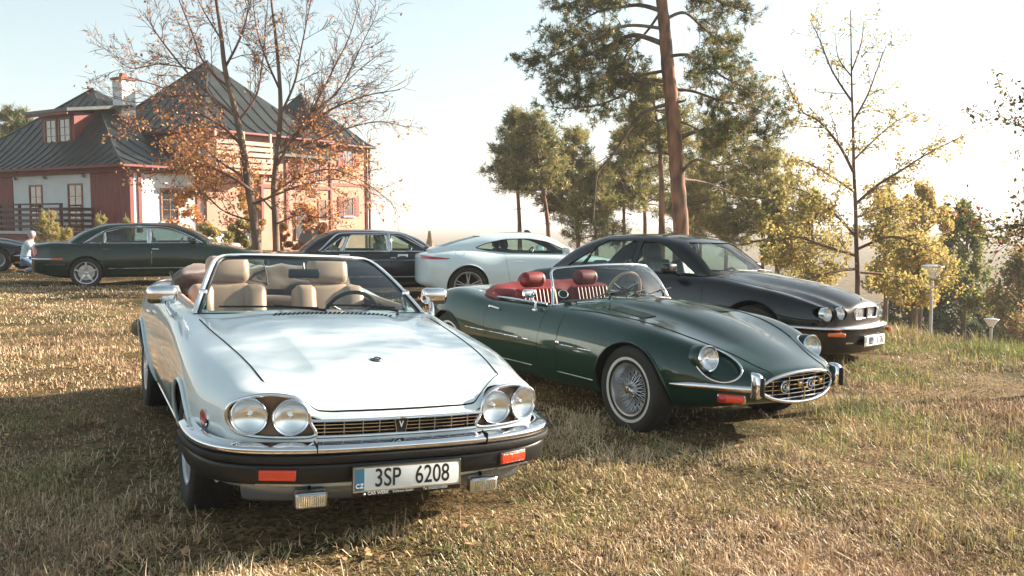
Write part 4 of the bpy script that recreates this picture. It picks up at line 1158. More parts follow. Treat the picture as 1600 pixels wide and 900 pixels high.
        e = mid - d * .055
        MB().rbox(tuple(e + Vector((0, s * .001, 0))), (.075, .049, .058), .022, rot=Rz).build('side_lamp', M['redlens'], root, 60)
        MB().rbox(tuple(mid - Vector((.004, s * .006, 0))), (.20, .040, .072), .022, rot=Rz).build('indicator_frame', M['chrome'], root, 60)
    # bonnet louvres
    lv = group_part('bonnet_louvres', root)
    for s in (-1, 1):
        for k in range(14):
            x = .72 + k * .030
            P = tops([(x, s * .33), (x, s * .47)], .004)
            tube_on(sk, P, 'louvre', bm, lv, .006, flat=(.6, 1), it=0)
            P = tops([(x + .012, s * .335), (x + .012, s * .465)], .0); tube_on(sk, P, 'louvre_slot', M['under'], lv, .004, it=0)
    # screen
    screen(root, (.44, .885), (.20, .655, .845), (.17, 1.165), (.0, .545, 1.132), M['chrome'], .0125, M['glass'], False, bulge=.03)
    for k in range(3):
        y = -.30 + .3 * k
        wiper(root, (.50 - abs(y) * .2, y - .1, .915), (.40, y + .20, .96), (.52, y, .90), .5)
    s_ = -1
    MB().lathe([(.036, -.001), (.040, .002), (.044, -.001)], 28, (.165, -.52, .93), basis=basis((1, -.42, .9))).build('screen_sticker_ring', M['wink'], root)
    MB().lathe([(.001, .001), (.034, .001), (.034, -.001), (.001, -.001)], 24, (.165, -.52, .93), closed=False, basis=basis((1, -.42, .9))).build('screen_sticker', M['plastic'], root)
    # mirror
    g = group_part('door_mirror', root, (.0, -.76, .93))
    MB().rbox((0, 0, 0), (.05, .13, .075), .024, n=4).build('mirror_housing', M['chrome'], g, 60)
    MB().tube([(0, .01, -.03), (.03, .05, -.075), (.05, .035, -.13)], [.010, .009, .013], 8).build('mirror_stem', M['chrome'], g, 60)
    MB().ball((.05, .030, -.135), .026, 10, 6, sc=(1.5, 1, .6)).build('mirror_foot', M['chrome'], g, 60)
    # cabin
    MB().box((-.25, 0, .32), (1.2, 1.2, .02)).build('cabin_floor', M['under'], root)
    MB().rbox((.25, 0, .82), (.18, 1.18, .12), .04).build('dashboard', M['dash'], root, 60)
    MB().rbox((-.1, 0, .46), (.9, .22, .24), .05).build('centre_console', M['red'], root, 60)
    seat_pair(root, -.38, (-.31, .31), M['red'], 'classic', z0=.42, lean=16)
    MB().rbox((-.80, 0, .68), (.10, 1.10, .34), .04).build('rear_bulkhead', M['red'], root, 60)
    steering(root, (-.02, .31, .90), .19, M['steerwood'], 20)
    # tonneau: red folded hood cover behind the seats
    V = []; nu, nv = 28, 12
    for u in np.linspace(-1, 1, nu):
        k = 1 - abs(u) ** 5 * .35
        for v in np.linspace(0, math.pi, nv):
            wob = 1 + .05 * math.sin(9 * v + 4 * u) + .04 * math.sin(13 * u)
            V.append((-.90 + .02 * u * u + .25 * abs(u) ** 3 * .5 - .20 * math.cos(v) * wob * k, u * .66, .83 + .125 * math.sin(v) * wob * k))
    mb = MB(); mb.grid(V, nu, nv); mb.f.append([i * nv for i in range(nu)]); mb.m.append(0); mb.f.append(list(range(nv))); mb.m.append(0); mb.f.append([(nu - 1) * nv + j for j in range(nv)]); mb.m.append(0)
    t = mb.build('tonneau_cover', M['red'], root, 60)
    for x, y in ((-.70, -.665), (-.82, -.68), (-.95, -.66)): MB().ball((x, y, .875), .007, 8, 5).build('cover_stud', M['chrome'], t)
    # rear bumper
    bp = spline([(-1.85, .74), (-2.1, .66), (-2.28, .50), (-2.33, .36)], 6)[:, :2]
    for s in (-1, 1):
        P = [(x, s * y, .52) for x, y in bp]
        MB().tube(P, .02, 8).build('rear_bumper', M['chrome'], root, 60)
    p = wheel(root, (1.333, .705, .325), 1, .325, .185, .192, 'wire', whitewall=not simple)
    wheel(root, (1.333, -.705, .325), -1, proto=p, steer=0.0)
    wheel(root, (-1.333, .70, .325), 1, proto=p); wheel(root, (-1.333, -.70, .325), -1, proto=p)
    return root
et_ = build_etype('dark green open roadster with red seats, wire wheels and badges on its oval grille')
# ------------------------------------------------------------------ saloons and coupe
def saloon(root, bm, B, G, sides, front, rear, wells, doors, wheels, seatmat, nx=90, glassm=None, trim='chrome', lips=True, seat_x=(-.05, -.95), belt=.93, cabin=(-1.35, .85, .62), style='star5', Rw=.325, wy=.76, rr=.205, steer_y=.37, seat_z=.38, extra_cut=()):
    cb = roundpoly([(cabin[0], -cabin[2]), (cabin[1], -cabin[2]), (cabin[1], cabin[2]), (cabin[0], cabin[2])], .1, 4)
    cut1 = MB().prism(cb, .38, 1.6, 'z').mesh()
    panels = []
    for d in doors:
        for s in (-1, 1): panels.append(('door', d, (min(s * .55, s * 1.2), max(s * .55, s * 1.2)), 'y', .004, None))
    sk = body_shell(B, root, bm, cutters=[cut1] + list(extra_cut), wells=wells, panels=panels, nx=nx)
    gk = greenhouse(G, root, bm, sides, front, rear, glassm or M['glass'], M[trim] if trim else None)
    if lips:
        for (wx, wz, wr, y0) in wells:
            for s in (-1, 1):
                P = sk.side(arch_pts(wx, wz, wr + .004, -14, 194), s, .0); P[:, 1] += s * .003
                tube_on(sk, P, 'wheel_arch_lip', bm, root, .009, it=2)
    p = None
    for (wx, s) in [(wheels[0], -1), (wheels[1], -1), (wheels[0], 1), (wheels[1], 1)]:
        g = wheel(root, (wx, s * wy, Rw), s, Rw, .225, rr, style, proto=p); p = p or g
    MB().box(((cabin[0] + cabin[1]) / 2, 0, .40), (cabin[1] - cabin[0], 2 * cabin[2], .02)).build('cabin_floor', M['under'], root)
    MB().rbox((cabin[1] - .08, 0, belt - .10), (.34, 2 * cabin[2], .16), .05).build('dashboard', M['dash'], root, 60)
    seat_pair(root, seat_x[0], (-.37, .37), seatmat, 'modern', z0=seat_z, lean=16)
    if seat_x[1] is not None:
        MB().rbox((seat_x[1] - .12, 0, seat_z + .26), (.18, 1.15, .56), .07).build('rear_seat', seatmat, root, 60)
        for y in (-.35, .35): MB().rbox((seat_x[1] - .18, y, seat_z + .60), (.11, .27, .14), .05).build('rear_headrest', seatmat, root, 60)
    steering(root, (seat_x[0] + .44, steer_y, belt - .08), .185, M['plastic'], 25)
    return sk, gk

def quad_panel(P, th=.006): return P

def build_x308():
    root = car_root('saloon_car', 'black saloon with four round headlights, behind the dark green roadster, plate 8B9 1176', 'x308')
    bm = M['black']
    L = [
        [(-2.50, 0, .36), (-2.1, 0, .26), (-1.6, 0, .20), (1.7, 0, .20), (2.1, 0, .24), (2.36, 0, .28)],
        [(-2.50, .50, .36), (-2.1, .5, .26), (-1.6, .5, .20), (1.7, .5, .20), (2.1, .5, .24), (2.36, .45, .28)],
        [(-2.50, .66, .38), (-1.6, .78, .22), (1.7, .78, .22), (2.1, .70, .25), (2.36, .60, .29)],
        [(-2.50, .72, .44), (-1.9, .84, .30), (.0, .85, .25), (1.8, .85, .27), (2.15, .79, .31), (2.36, .70, .34)],
        [(-2.50, .75, .56), (-1.9, .885, .54), (-1.43, .905, .52), (.0, .90, .50), (1.43, .91, .52), (1.9, .875, .53), (2.2, .80, .50), (2.36, .73, .47)],
        [(-2.50, .72, .68), (-1.9, .87, .72), (-1.43, .895, .74), (.0, .895, .74), (1.43, .89, .70), (1.9, .86, .66), (2.2, .79, .60), (2.36, .74, .56)],
        [(-2.50, .66, .76), (-1.9, .81, .85), (-1.43, .84, .88), (.0, .85, .90), (.8, .84, .885), (1.43, .825, .835), (1.9, .795, .775), (2.2, .755, .705), (2.36, .72, .63)],
        [(-2.50, .58, .80), (-1.9, .72, .91), (-1.43, .76, .94), (.0, .78, .955), (.8, .77, .94), (1.43, .755, .875), (1.9, .735, .815), (2.2, .705, .75), (2.36, .685, .69)],
        [(-2.50, .52, .80), (-1.43, .70, .945), (.8, .70, .955), (1.43, .67, .87), (1.9, .625, .79), (2.2, .605, .71), (2.36, .60, .645)],
        [(-2.50, .45, .80), (-1.43, .62, .95), (.8, .60, .975), (1.43, .56, .895), (1.9, .52, .835), (2.2, .505, .768), (2.36, .50, .70)],
        [(-2.50, .38, .80), (-1.43, .50, .95), (.8, .50, .985), (1.43, .46, .90), (1.9, .43, .825), (2.2, .41, .745), (2.36, .40, .67)],
        [(-2.50, .25, .80), (-1.43, .35, .95), (.8, .32, 1.01), (1.43, .31, .95), (1.9, .295, .875), (2.2, .285, .79), (2.36, .28, .71)],
        [(-2.50, .12, .80), (.8, .16, 1.02), (1.43, .15, .965), (1.9, .14, .892), (2.2, .13, .81), (2.36, .12, .735)],
        [(-2.50, 0, .80), (-1.9, 0, .93), (-1.43, 0, .95), (.8, 0, 1.02), (1.43, 0, .968), (1.9, 0, .896), (2.2, 0, .815), (2.36, 0, .74)],
    ]
    def warp(A):
        A = A.copy(); x = A[:, 0]; y = A[:, 1]
        w = np.clip((x - 1.5) / .7, 0, 1); w = w * w * (3 - 2 * w)
        A[:, 0] += w * (-.17 * np.abs(y / .75) ** 2.4 + .02)
        w2 = np.clip((-x - 2.0) / .5, 0, 1); A[:, 0] += w2 * .12 * np.abs(y / .75) ** 2.4
        return A
    B = dict(lines=L, x0=-2.50, x1=2.36, r0=.06, r1=.04, warp=warp)
    G = dict(lines=[
        [(-1.85, 0, 0.800), (.85, 0, 0.800)], [(-1.85, .55, 0.800), (.85, .60, 0.800)],
        [(-1.85, .66, 0.840), (.0, .74, 0.840), (.85, .70, 0.840)],
        [(-1.85, .665, 0.920), (-1.2, .745, 0.950), (.0, .77, 0.950), (.85, .71, 0.950)],
        [(-1.85, .655, 0.935), (-1.35, .66, 1.147), (-.9, .64, 1.265), (-.2, .64, 1.295), (.3, .655, 1.233), (.6, .68, 1.098), (.85, .70, 0.965)],
        [(-1.85, .63, 0.945), (-1.35, .58, 1.233), (-.9, .55, 1.355), (-.2, .555, 1.390), (.22, .58, 1.330), (.6, .63, 1.135), (.85, .67, 0.975)],
        [(-1.85, .50, 0.955), (-1.35, .46, 1.265), (-.9, .43, 1.390), (-.2, .43, 1.415), (.22, .46, 1.370), (.6, .52, 1.178), (.85, .56, 0.990)],
        [(-1.85, .25, 0.965), (-1.35, .22, 1.285), (-.9, .2, 1.405), (-.2, .2, 1.430), (.22, .22, 1.390), (.6, .26, 1.202), (.85, .28, 1.000)],
        [(-1.85, 0, 0.968), (-1.35, 0, 1.290), (-.9, 0, 1.407), (-.2, 0, 1.433), (.22, 0, 1.393), (.6, 0, 1.208), (.85, 0, 1.006)]],
        x0=-1.85, x1=.85, warp=lambda A: A + np.stack([(np.clip((A[:, 0] + .1) / .9, 0, 1) ** 1.5) * (-.13 * np.abs(A[:, 1] / .68) ** 2.2 + .05) + (np.clip((-A[:, 0] - .9) / .9, 0, 1)) * (.14 * np.abs(A[:, 1] / .68) ** 2.2 - .03), 0 * A[:, 0], 0 * A[:, 0]], 1))
    sides = [roundpoly([(-.30, .955), (.60, .965), (.52, 1.02), (.14, 1.265), (-.03, 1.322), (-.28, 1.337)], [.02, .02, .02, .08, .05, .03], 3),
             roundpoly([(-1.16, .955), (-.37, .955), (-.37, 1.335), (-.84, 1.325), (-1.02, 1.235)], [.02, .02, .03, .05, .05], 3),
             roundpoly([(-1.45, .965), (-1.21, .955), (-1.04, 1.165), (-1.10, 1.165)], .02, 2)]
    front = (roundpoly([(-.635, 1.0), (.635, 1.0), (.50, 1.34), (-.50, 1.34)], .05, 4), .16, 1.2)
    rear = (roundpoly([(-.56, .985), (.56, .985), (.44, 1.32), (-.44, 1.32)], .06, 4), -2.0, -.98)
    d1 = roundpoly([(-.33, .99), (-.33, .28), (.76, .28), (.80, .60), (.74, .99)], [.01, .05, .06, .1, .01], 3)
    d2 = roundpoly([(-.34 - .01, .99), (-1.20, .99), (-1.12, .70), (-.98, .45), (-.86, .28), (-.345, .28)], [.01, .01, .1, .1, .05, .05], 3)
    gp = roundpoly([(-.27, .575), (.27, .575), (.30, .665), (.24, .70), (-.24, .70), (-.30, .665)], .02, 3)
    gcut = MB().prism(gp, 2.2, 2.6, 'x').mesh()
    lc = []
    for s in (-1, 1):
        for (y, r_) in ((.495, .072), (.675, .078)):
            lc.append(MB().prism([(s * y + (r_ + .004) * math.cos(t), .640 - (y - .495) * .06 + (r_ + .004) * math.sin(t)) for t in np.linspace(0, 2 * math.pi, 32, endpoint=False)], 2.0, 2.6, 'x').mesh())
    sk, gk = saloon(root, bm, B, G, sides, front, rear, [(1.435, .335, .395, .55), (-1.435, .335, .38, .55)], [d1, d2], (1.435, -1.435), M['greyseat'], nx=130, Rw=.335,
                    extra_cut=[gcut] + lc, glassm=M['glass'], trim='plastic', seat_x=(-.10, -.98), style='star7', wy=.775, rr=.205)
    def nose(y, z): return sk.front([(y, z)])[0]
    for s in (-1, 1):
        for (y, r_) in ((.495, .066), (.675, .072)):
            z_ = .640 - (y - .495) * .06
            q = 2.38 - .17 * (y / .75) ** 2.4
            lamp(root, (q - .020, s * y, z_), (1, s * (0 if y < .6 else .06), .02), r_, 'headlight', .008, .05, dome=.012)
    g = group_part('grille', root)
    MB().prism([(p[0], p[1]) for p in gp], 2.21, 2.25, 'x').build('grille_back', M['under'], g, None)
    gx = lambda y: 2.383 - .17 * (abs(y) / .75) ** 2.4
    for q in np.linspace(.588, .688, 9): MB().tube([(gx(y) - .02, y, q) for y in np.linspace(-.27, .27, 12)], .0034, 5).build('grille_bar', M['chrome'], g)
    for y in np.linspace(-.26, .26, 27): MB().box((gx(y) - .022, y, .638), (.005, .005, .118)).build('grille_post', M['chrome'], g)
    MB().box((gx(0) - .012, 0, .638), (.02, .03, .128)).build('centre_bar', bm, g)
    MB().tube([(gx(p[0]) - .002, p[0], p[1]) for p in gp], .010, 8, closed=True).build('grille_surround', M['chrome'], g, 60)
    c = sk.top([(2.30, 0)])[0]; MB().ball(tuple(c), .02, 10, 6, sc=(1, 1, .4)).build('bonnet_badge', M['gold'], root)
    path = spline([(1.86, -.905), (2.02, -.88), (2.20, -.80), (2.32, -.68), (2.41, -.45), (2.45, -.22), (2.46, 0), (2.45, .22), (2.41, .45), (2.32, .68), (2.20, .80), (2.02, .88), (1.86, .905)], 6)[:, :2]
    sec = lambda pts: spline([(a, b, 0) for a, b in pts], 3, True)[:, :2]
    b = group_part('front_bumper', root)
    sweep(path, sec([(-.14, .500), (-.02, .500), (.006, .488), (.002, .470), (-.03, .462), (-.14, .462)])).build('chrome_blade', M['chrome'], b, 40)
    sweep(path, sec([(-.18, .458), (-.01, .458), (.0, .44), (-.005, .36), (-.02, .26), (-.05, .20), (-.18, .20)])).build('bumper_cover', bm, b, 40)
    for s in (-1, 1):
        MB().rbox((2.335, s * .655, .42), (.05, .20, .045), .016, rot=((math.cos(s * .75), -math.sin(s * .75), 0), (math.sin(s * .75), math.cos(s * .75), 0), (0, 0, 1)) if False else ((math.cos(.80 * s), math.sin(.80 * s) * 1, 0), (-math.sin(.80 * s), math.cos(.80 * s), 0), (0, 0, 1)) if False else ((math.cos(s * .78), -math.sin(s * .78), 0), (math.sin(s * .78), math.cos(s * .78), 0), (0, 0, 1))).build('indicator', M['orange'], root, 60)
        P = [tuple(q) for q in [(2.435 - .03, s * .40, .32), (2.43 - .05, s * .52, .32)]]; MB().tube(P, .012, 6).build('bumper_slot_trim', M['chrome'], root)
        c = sk.side([(.98, .62)], s, .004)[0]; MB().rbox(tuple(c), (.075, .014, .030), .010).build('side_repeater', M['redlens'], root, 60)
        P = sk.side([(x, .275) for x in np.linspace(-.98, 1.0, 40)], s, .002); tube_on(sk, P, 'sill_strip', bm, root, .008)
        mirror_pod(root, (.40, s * .99, 1.03), s, bm, .20, .125, .12, stem=(.05, -s * .13, -.075))
        for x in (-.20, -1.02):
            P = sk.side([(x, .83), (x - .13, .832)], s, .018); tube_on(sk, P, 'door_handle', bm, root, .012, it=0)
    g, put = shield(root, 2.475, 0.0, .52, .11, '', z=.335, tilt=R(3))
    put('8B9', .115, -.10, 0, M['ink'], 'lettering', .72, .001); put('1176', .115, .13, 0, M['ink'], 'lettering', .72, .001)
    wiper(root, (.80, -.55, 1.005), (.92, .08, 1.02), (.93, .1, .99)); wiper(root, (.90, .02, 1.03), (.80, .55, 1.0), (.9, .5, .98))
    # bonnet shut lines
    for s in (-1, 1):
        P = sk.top([(x, s * y) for x, y in spline([(.86, .70), (1.43, .665), (1.9, .622), (2.2, .60), (2.34, .60)], 8)[:, :2]], .0); seam(sk, P, root, .003)
    return root
build_x308()

def generic_side_lines(xr, xf, W, belt, zb=.20, zr=.86, zf=.72, hood=.90, wr=.80, wf=.78, tail_z=None):
    """simple three-box body cage"""
    a, b = xr, xf
    return [
        [(a, 0, zb + .14), (a + .8, 0, zb), (b - .6, 0, zb), (b, 0, zb + .08)],
        [(a, .5, zb + .14), (a + .8, .5, zb), (b - .6, .5, zb), (b, .5, zb + .08)],
        [(a, .66, zb + .16), (a + .8, W - .12, zb + .02), (b - .6, W - .12, zb + .02), (b, .64, zb + .09)],
        [(a, .72, zb + .22), (a + .6, W - .06, zb + .08), (0, W - .05, zb + .05), (b - .5, W - .06, zb + .08), (b, .70, zb + .14)],
        [(a, wr - .03, .54), (a + .5, W - .01, .54), (-1.4, W + .005, .53), (0, W, .52), (1.45, W + .005, .52), (b - .4, W - .02, .52), (b, wf - .03, .50)],
        [(a, wr - .05, (.54 + zr) / 2), (a + .5, W - .025, .73), (0, W - .005, .75), (1.45, W - .01, .70), (b - .4, W - .04, .64), (b, wf - .05, (.5 + zf) / 2)],
        [(a, wr - .09, zr - .05), (a + .5, W - .07, zr + .01), (-1.2, W - .05, belt - .045), (.8, W - .05, belt - .055), (1.45, W - .07, hood - .06), (b - .4, W - .09, zf + .03), (b, wf - .09, zf - .03)],
        [(a, wr - .17, zr - .01), (a + .5, W - .17, zr + .055), (-1.2, W - .12, belt), (.8, W - .12, belt), (1.45, W - .16, hood - .01), (b - .4, W - .18, zf + .075), (b, wf - .16, zf)],
        [(a, .45, zr), (a + .5, .5, zr + .065), (-1.2, .55, belt + .01), (.8, .5, belt + .03), (1.45, .45, hood + .01), (b - .4, .42, zf + .085), (b, .4, zf + .01)],
        [(a, .25, zr), (a + .5, .25, zr + .07), (-1.2, .25, belt + .01), (.8, .25, belt + .045), (1.45, .22, hood + .035), (b - .4, .22, zf + .10), (b, .2, zf + .015)],
        [(a, 0, zr), (a + .5, 0, zr + .07), (-1.2, 0, belt + .01), (.8, 0, belt + .05), (1.45, 0, hood + .04), (b - .4, 0, zf + .105), (b, 0, zf + .018)]]
def bow_warp(x0, x1, kf=.17, kr=.12):
    def w(A):
        A = A.copy(); x = A[:, 0]; y = A[:, 1]
        q = np.clip((x - (x1 - .7)) / .7, 0, 1); q = q * q * (3 - 2 * q); A[:, 0] += -q * kf * np.abs(y / .75) ** 2.4
        q = np.clip(((x0 + .6) - x) / .6, 0, 1); q = q * q * (3 - 2 * q); A[:, 0] += q * kr * np.abs(y / .75) ** 2.4
        return A
    return w
def gh_lines(xr, xb, xa, xf, roof, belt, wb=.74, wt=.55, rear_x=None):
    """xr rear screen base, xb rear roof edge, xa front roof edge, xf front screen base"""
    m1 = (xr + xb) / 2; m2 = (xa + xf) / 2; zr = belt + .0
    return [
        [(xr, 0, belt - .15), (xf, 0, belt - .15)], [(xr, .5, belt - .15), (xf, .55, belt - .15)],
        [(xr, wb - .07, belt - .10), (0, wb, belt - .10), (xf, wb - .03, belt - .10)],
        [(xr, wb - .065, belt - .01), (0, wb + .03, belt), (xf, wb - .02, belt)],
        [(xr, wb - .08, zr + .0), (m1, wb - .07, belt + (roof - belt) * .50), (xb, wt + .09, roof - .13), ((xa + xb) / 2, wt + .095, roof - .115), (xa, wt + .11, roof - .155), (m2, wb - .04, belt + (roof - belt) * .50), (xf, wb - .03, belt + .01)],
        [(xr, wb - .11, zr + .01), (m1, wt + .06, belt + (roof - belt) * .62), (xb, wt + .01, roof - .05), ((xa + xb) / 2, wt + .015, roof - .025), (xa, wt + .03, roof - .07), (m2, wb - .10, belt + (roof - belt) * .60), (xf, wb - .06, belt + .02)],
        [(xr, .50, zr + .02), (m1, .47, belt + (roof - belt) * .70), (xb, wt - .11, roof - .018), ((xa + xb) / 2, wt - .11, roof - .004), (xa, wt - .09, roof - .035), (m2, .52, belt + (roof - belt) * .67), (xf, .55, belt + .035)],
        [(xr, .25, zr + .03), (m1, .22, belt + (roof - belt) * .73), (xb, .2, roof - .005), ((xa + xb) / 2, .2, roof + .008), (xa, .22, roof - .018), (m2, .26, belt + (roof - belt) * .71), (xf, .28, belt + .045)],
        [(xr, 0, zr + .032), (m1, 0, belt + (roof - belt) * .735), (xb, 0, roof - .003), ((xa + xb) / 2, 0, roof + .01), (xa, 0, roof - .015), (m2, 0, belt + (roof - belt) * .72), (xf, 0, belt + .05)]]
def gh_warp(xr, xb, xa, xf, k=.13):
    return lambda A: A + np.stack([(np.clip((A[:, 0] - xa + .2) / (xf - xa + .2), 0, 1) ** 1.5) * (-k * np.abs(A[:, 1] / .68) ** 2.2) + (np.clip((xb + .1 - A[:, 0]) / (xb - xr + .1), 0, 1)) * (k * np.abs(A[:, 1] / .68) ** 2.2), 0 * A[:, 0], 0 * A[:, 0]], 1)

def build_x350():
    root = car_root('saloon_car', 'dark green saloon with five-spoke silver wheels parked in front of the red and white house', 'x350')
    bm = M['green2']; belt = .985
    B = dict(lines=generic_side_lines(-2.68, 2.42, .925, belt, .20, zr=.965, zf=.74, hood=.93), x0=-2.68, x1=2.42, r0=.07, r1=.06, warp=bow_warp(-2.68, 2.42))
    xr, xb, xa, xf = -1.98, -.98, .25, 1.25
    G = dict(lines=gh_lines(xr, xb, xa, xf, 1.45, belt, .77, .57), x0=xr, x1=xf, warp=gh_warp(xr, xb, xa, xf))
    sides = [roundpoly([(-.14, 1.0), (.92, 1.0), (.72, 1.12), (.30, 1.295), (-.14, 1.345)], [.02, .02, .03, .08, .03], 3),
             roundpoly([(-1.10, 1.0), (-.22, 1.0), (-.22, 1.35), (-.70, 1.345), (-1.10, 1.25)], [.02, .02, .03, .06, .02], 3),
             roundpoly([(-1.52, 1.01), (-1.13, 1.0), (-1.13, 1.235), (-1.34, 1.13)], [.05, .01, .01, .05], 3)]
    front = (roundpoly([(-.62, 1.04), (.62, 1.04), (.50, 1.38), (-.50, 1.38)], .05, 4), .22, 1.5)
    rear = (roundpoly([(-.58, 1.03), (.58, 1.03), (.45, 1.37), (-.45, 1.37)], .06, 4), -2.4, -1.02)
    d1 = roundpoly([(-.13, 1.03), (-.13, .26), (1.02, .26), (1.05, .6), (1.0, 1.03)], [.01, .05, .06, .1, .01], 3)
    d2 = roundpoly([(-.145, 1.03), (-1.42, 1.03), (-1.30, .78), (-1.10, .52), (-.92, .26), (-.145, .26)], [.01, .01, .1, .15, .05, .05], 3)
    sk, gk = saloon(root, bm, B, G, sides, front, rear, [(1.515, .34, .375, .55), (-1.515, .34, .38, .55)], [d1, d2], (1.515, -1.515), M['cream'], nx=90,
                    trim='chrome', seat_x=(.06, -.95), style='star5', Rw=.34, wy=.825, rr=.245, belt=belt, glassm=M['dkglass'])
    for s in (-1, 1):
        for x in (.02, -1.0): P = sk.side([(x, .86), (x - .15, .863)], s, .014); tube_on(sk, P, 'door_handle', M['chrome'], root, .014, it=0)
        P = sk.side([(x, .43) for x in np.linspace(-1.05, 1.1, 60)], s, .002); tube_on(sk, P, 'sill_strip', M['satin'], root, .010)
        P = sk.side([(x, .655) for x in np.linspace(-2.62, -1.98, 24)], s, .006); tube_on(sk, P, 'rear_bumper_strip', M['chrome'], root, .015, flat=(1, .5))
        P = sk.side([(x, .655) for x in np.linspace(-2.20, -1.98, 10)], s, .010); tube_on(sk, P, 'side_marker', M['orange'], root, .017, flat=(1, .5))
        P = sk.side([(x, .53) for x in np.linspace(-2.35, -1.93, 10)], s, .001); seam(sk, P, root, .006, 'bumper_crease', M['satin'])
        P = gk.side([(-.18, q) for q in np.linspace(.995, 1.34, 12)], s, .003); tube_on(gk, P, 'window_pillar_trim', M['satin'], root, .034, flat=(1.0, .2), it=0)
        rim = [(-1.56, 1.0), (-1.42, 1.10), (-1.12, 1.275), (-.75, 1.365), (-.2, 1.375), (.30, 1.325), (.74, 1.14), (.98, 1.0)]
        P = gk.side(dense(spline(rim, 5)[:, :2], .03), s, .003); tube_on(gk, P, 'window_band', M['chrome'], root, .010)
        # tail lamp: red wedge on the corner
        V = []
        for t in np.linspace(0, 1, 8):
            for q in np.linspace(0, 1, 5):
                V.append((-2.66 + .02 * t + .16 * q * (.25 + .75 * math.sin(math.pi * (.15 + .7 * t))), 0, .70 + .22 * t))
        P = sk.side([(v[0], v[2]) for v in V], s, .006)
        MB().slab(P, 8, 5, .01).build('tail_lamp', M['redlens'], root, 60)
        mirror_pod(root, (.78, s * 1.02, 1.05), s, bm, .20, .13, .12, stem=(.05, -s * .13, -.07))
        c = sk.side([(-1.95, .80)], s, .0)[0]
        P = sk.side([(-1.93 + .10 * math.cos(t), .84 + .07 * math.sin(t)) for t in np.linspace(0, 2 * math.pi, 24)], s, 0); seam(sk, P, root, .0025)
    w = (-1.98, -2.66)
    return root
build_x350()

def build_xj40():
    root = car_root('saloon_car', 'black saloon with bright window surrounds and white door stickers, left of the white coupe', 'xj40')
    bm = M['navy']; belt = .93
    B = dict(lines=generic_side_lines(-2.50, 2.48, .90, belt, .20, zr=.86, zf=.72, hood=.88), x0=-2.50, x1=2.48, r0=.05, r1=.05, warp=bow_warp(-2.5, 2.48, .10, .08))
    xr, xb, xa, xf = -1.82, -1.02, .12, .92
    G = dict(lines=gh_lines(xr, xb, xa, xf, 1.365, belt, .76, .58), x0=xr, x1=xf, warp=gh_warp(xr, xb, xa, xf, .09))
    sides = [roundpoly([(-.04, .955), (.68, .955), (.60, 1.02), (.20, 1.235), (-.04, 1.27)], [.02, .02, .02, .06, .03], 3),
             roundpoly([(-.98, .955), (-.13, .955), (-.13, 1.275), (-.84, 1.27)], [.02, .02, .03, .03], 3),
             roundpoly([(-1.36, .965), (-1.06, .955), (-.94, 1.23), (-1.0, 1.23)], .02, 2)]
    front = (roundpoly([(-.63, .97), (.63, .97), (.51, 1.29), (-.51, 1.29)], .04, 3), .10, 1.3)
    rear = (roundpoly([(-.58, .96), (.58, .96), (.46, 1.29), (-.46, 1.29)], .04, 3), -2.2, -1.05)
    d1 = roundpoly([(-.06, .99), (-.06, .28), (.95, .28), (.95, .99)], [.01, .04, .06, .01], 3)
    d2 = roundpoly([(-.075, .99), (-1.22, .99), (-1.18, .72), (-1.04, .50), (-.92, .28), (-.075, .28)], [.01, .01, .05, .1, .04, .04], 3)
    sk, gk = saloon(root, bm, B, G, sides, front, rear, [(1.435, .32, .355, .55), (-1.435, .32, .35, .55)], [d1, d2], (1.435, -1.435), M['cream'], nx=80,
                    trim='chrome', seat_x=(.02, -.95), style='slots', wy=.765, belt=belt, glassm=M['glass'])
    for s in (-1, 1):
        P = sk.side([(x, .78) for x in np.linspace(-2.1, 2.2, 80)], s, .001); tube_on(sk, P, 'coachline', M['satin'], root, .006)
        P = sk.side([(x, .45) for x in np.linspace(-1.02, 1.02, 60)], s, .002); tube_on(sk, P, 'sill_strip', M['satin'], root, .010)
        # white door badge panels
        for x in (.17, -.98):
            c = sk.side([(x, .855)], s, .004)[0]
            MB().rbox(tuple(c), (.20, .006, .075), .012).build('door_sticker', M['plate'], root)
            MB().box((c[0], c[1] + s * .004, c[2] - .008), (.13, .002, .022)).build('sticker_print', M['ink'], root)
        for x in (.04, -.95):
            P = sk.side([(x, .82), (x - .12, .822)], s, .012); tube_on(sk, P, 'door_handle', M['chrome'], root, .009, it=0)
        for x in (-.09, ):
            gk_ = gk.side([(x, q) for q in np.linspace(.95, 1.29, 12)], s, .003); tube_on(sk, gk_, 'window_pillar_trim', M['satin'], root, .030, flat=(1.0, .25), it=0)
        P = gk.side([(-1.02 + (q - .955) / .28 * .12, q) for q in np.linspace(.955, 1.235, 10)], s, .003); tube_on(sk, P, 'window_pillar_trim', M['satin'], root, .022, flat=(1.0, .25), it=0)
        # bright band over the windows and round the rear light
        rim = [(-1.46, .955), (-1.40, 1.00), (-1.16, 1.235), (-.98, 1.30), (-.4, 1.31), (.02, 1.30), (.24, 1.265), (.70, .99)]
        P = gk.side(dense(spline(rim, 4)[:, :2], .03), s, .002); tube_on(sk, P, 'window_band', M['satin'], root, .017, flat=(1, .4))
        P = gk.side([(x, .945) for x in np.linspace(-1.42, .74, 40)], s, .003); tube_on(sk, P, 'waist_trim', M['satin'], root, .010)
        MB().rbox((.62, s * .97, 1.0), (.10, .17, .10), .03).build('door_mirror', bm, root, 60)
    return root
build_xj40()

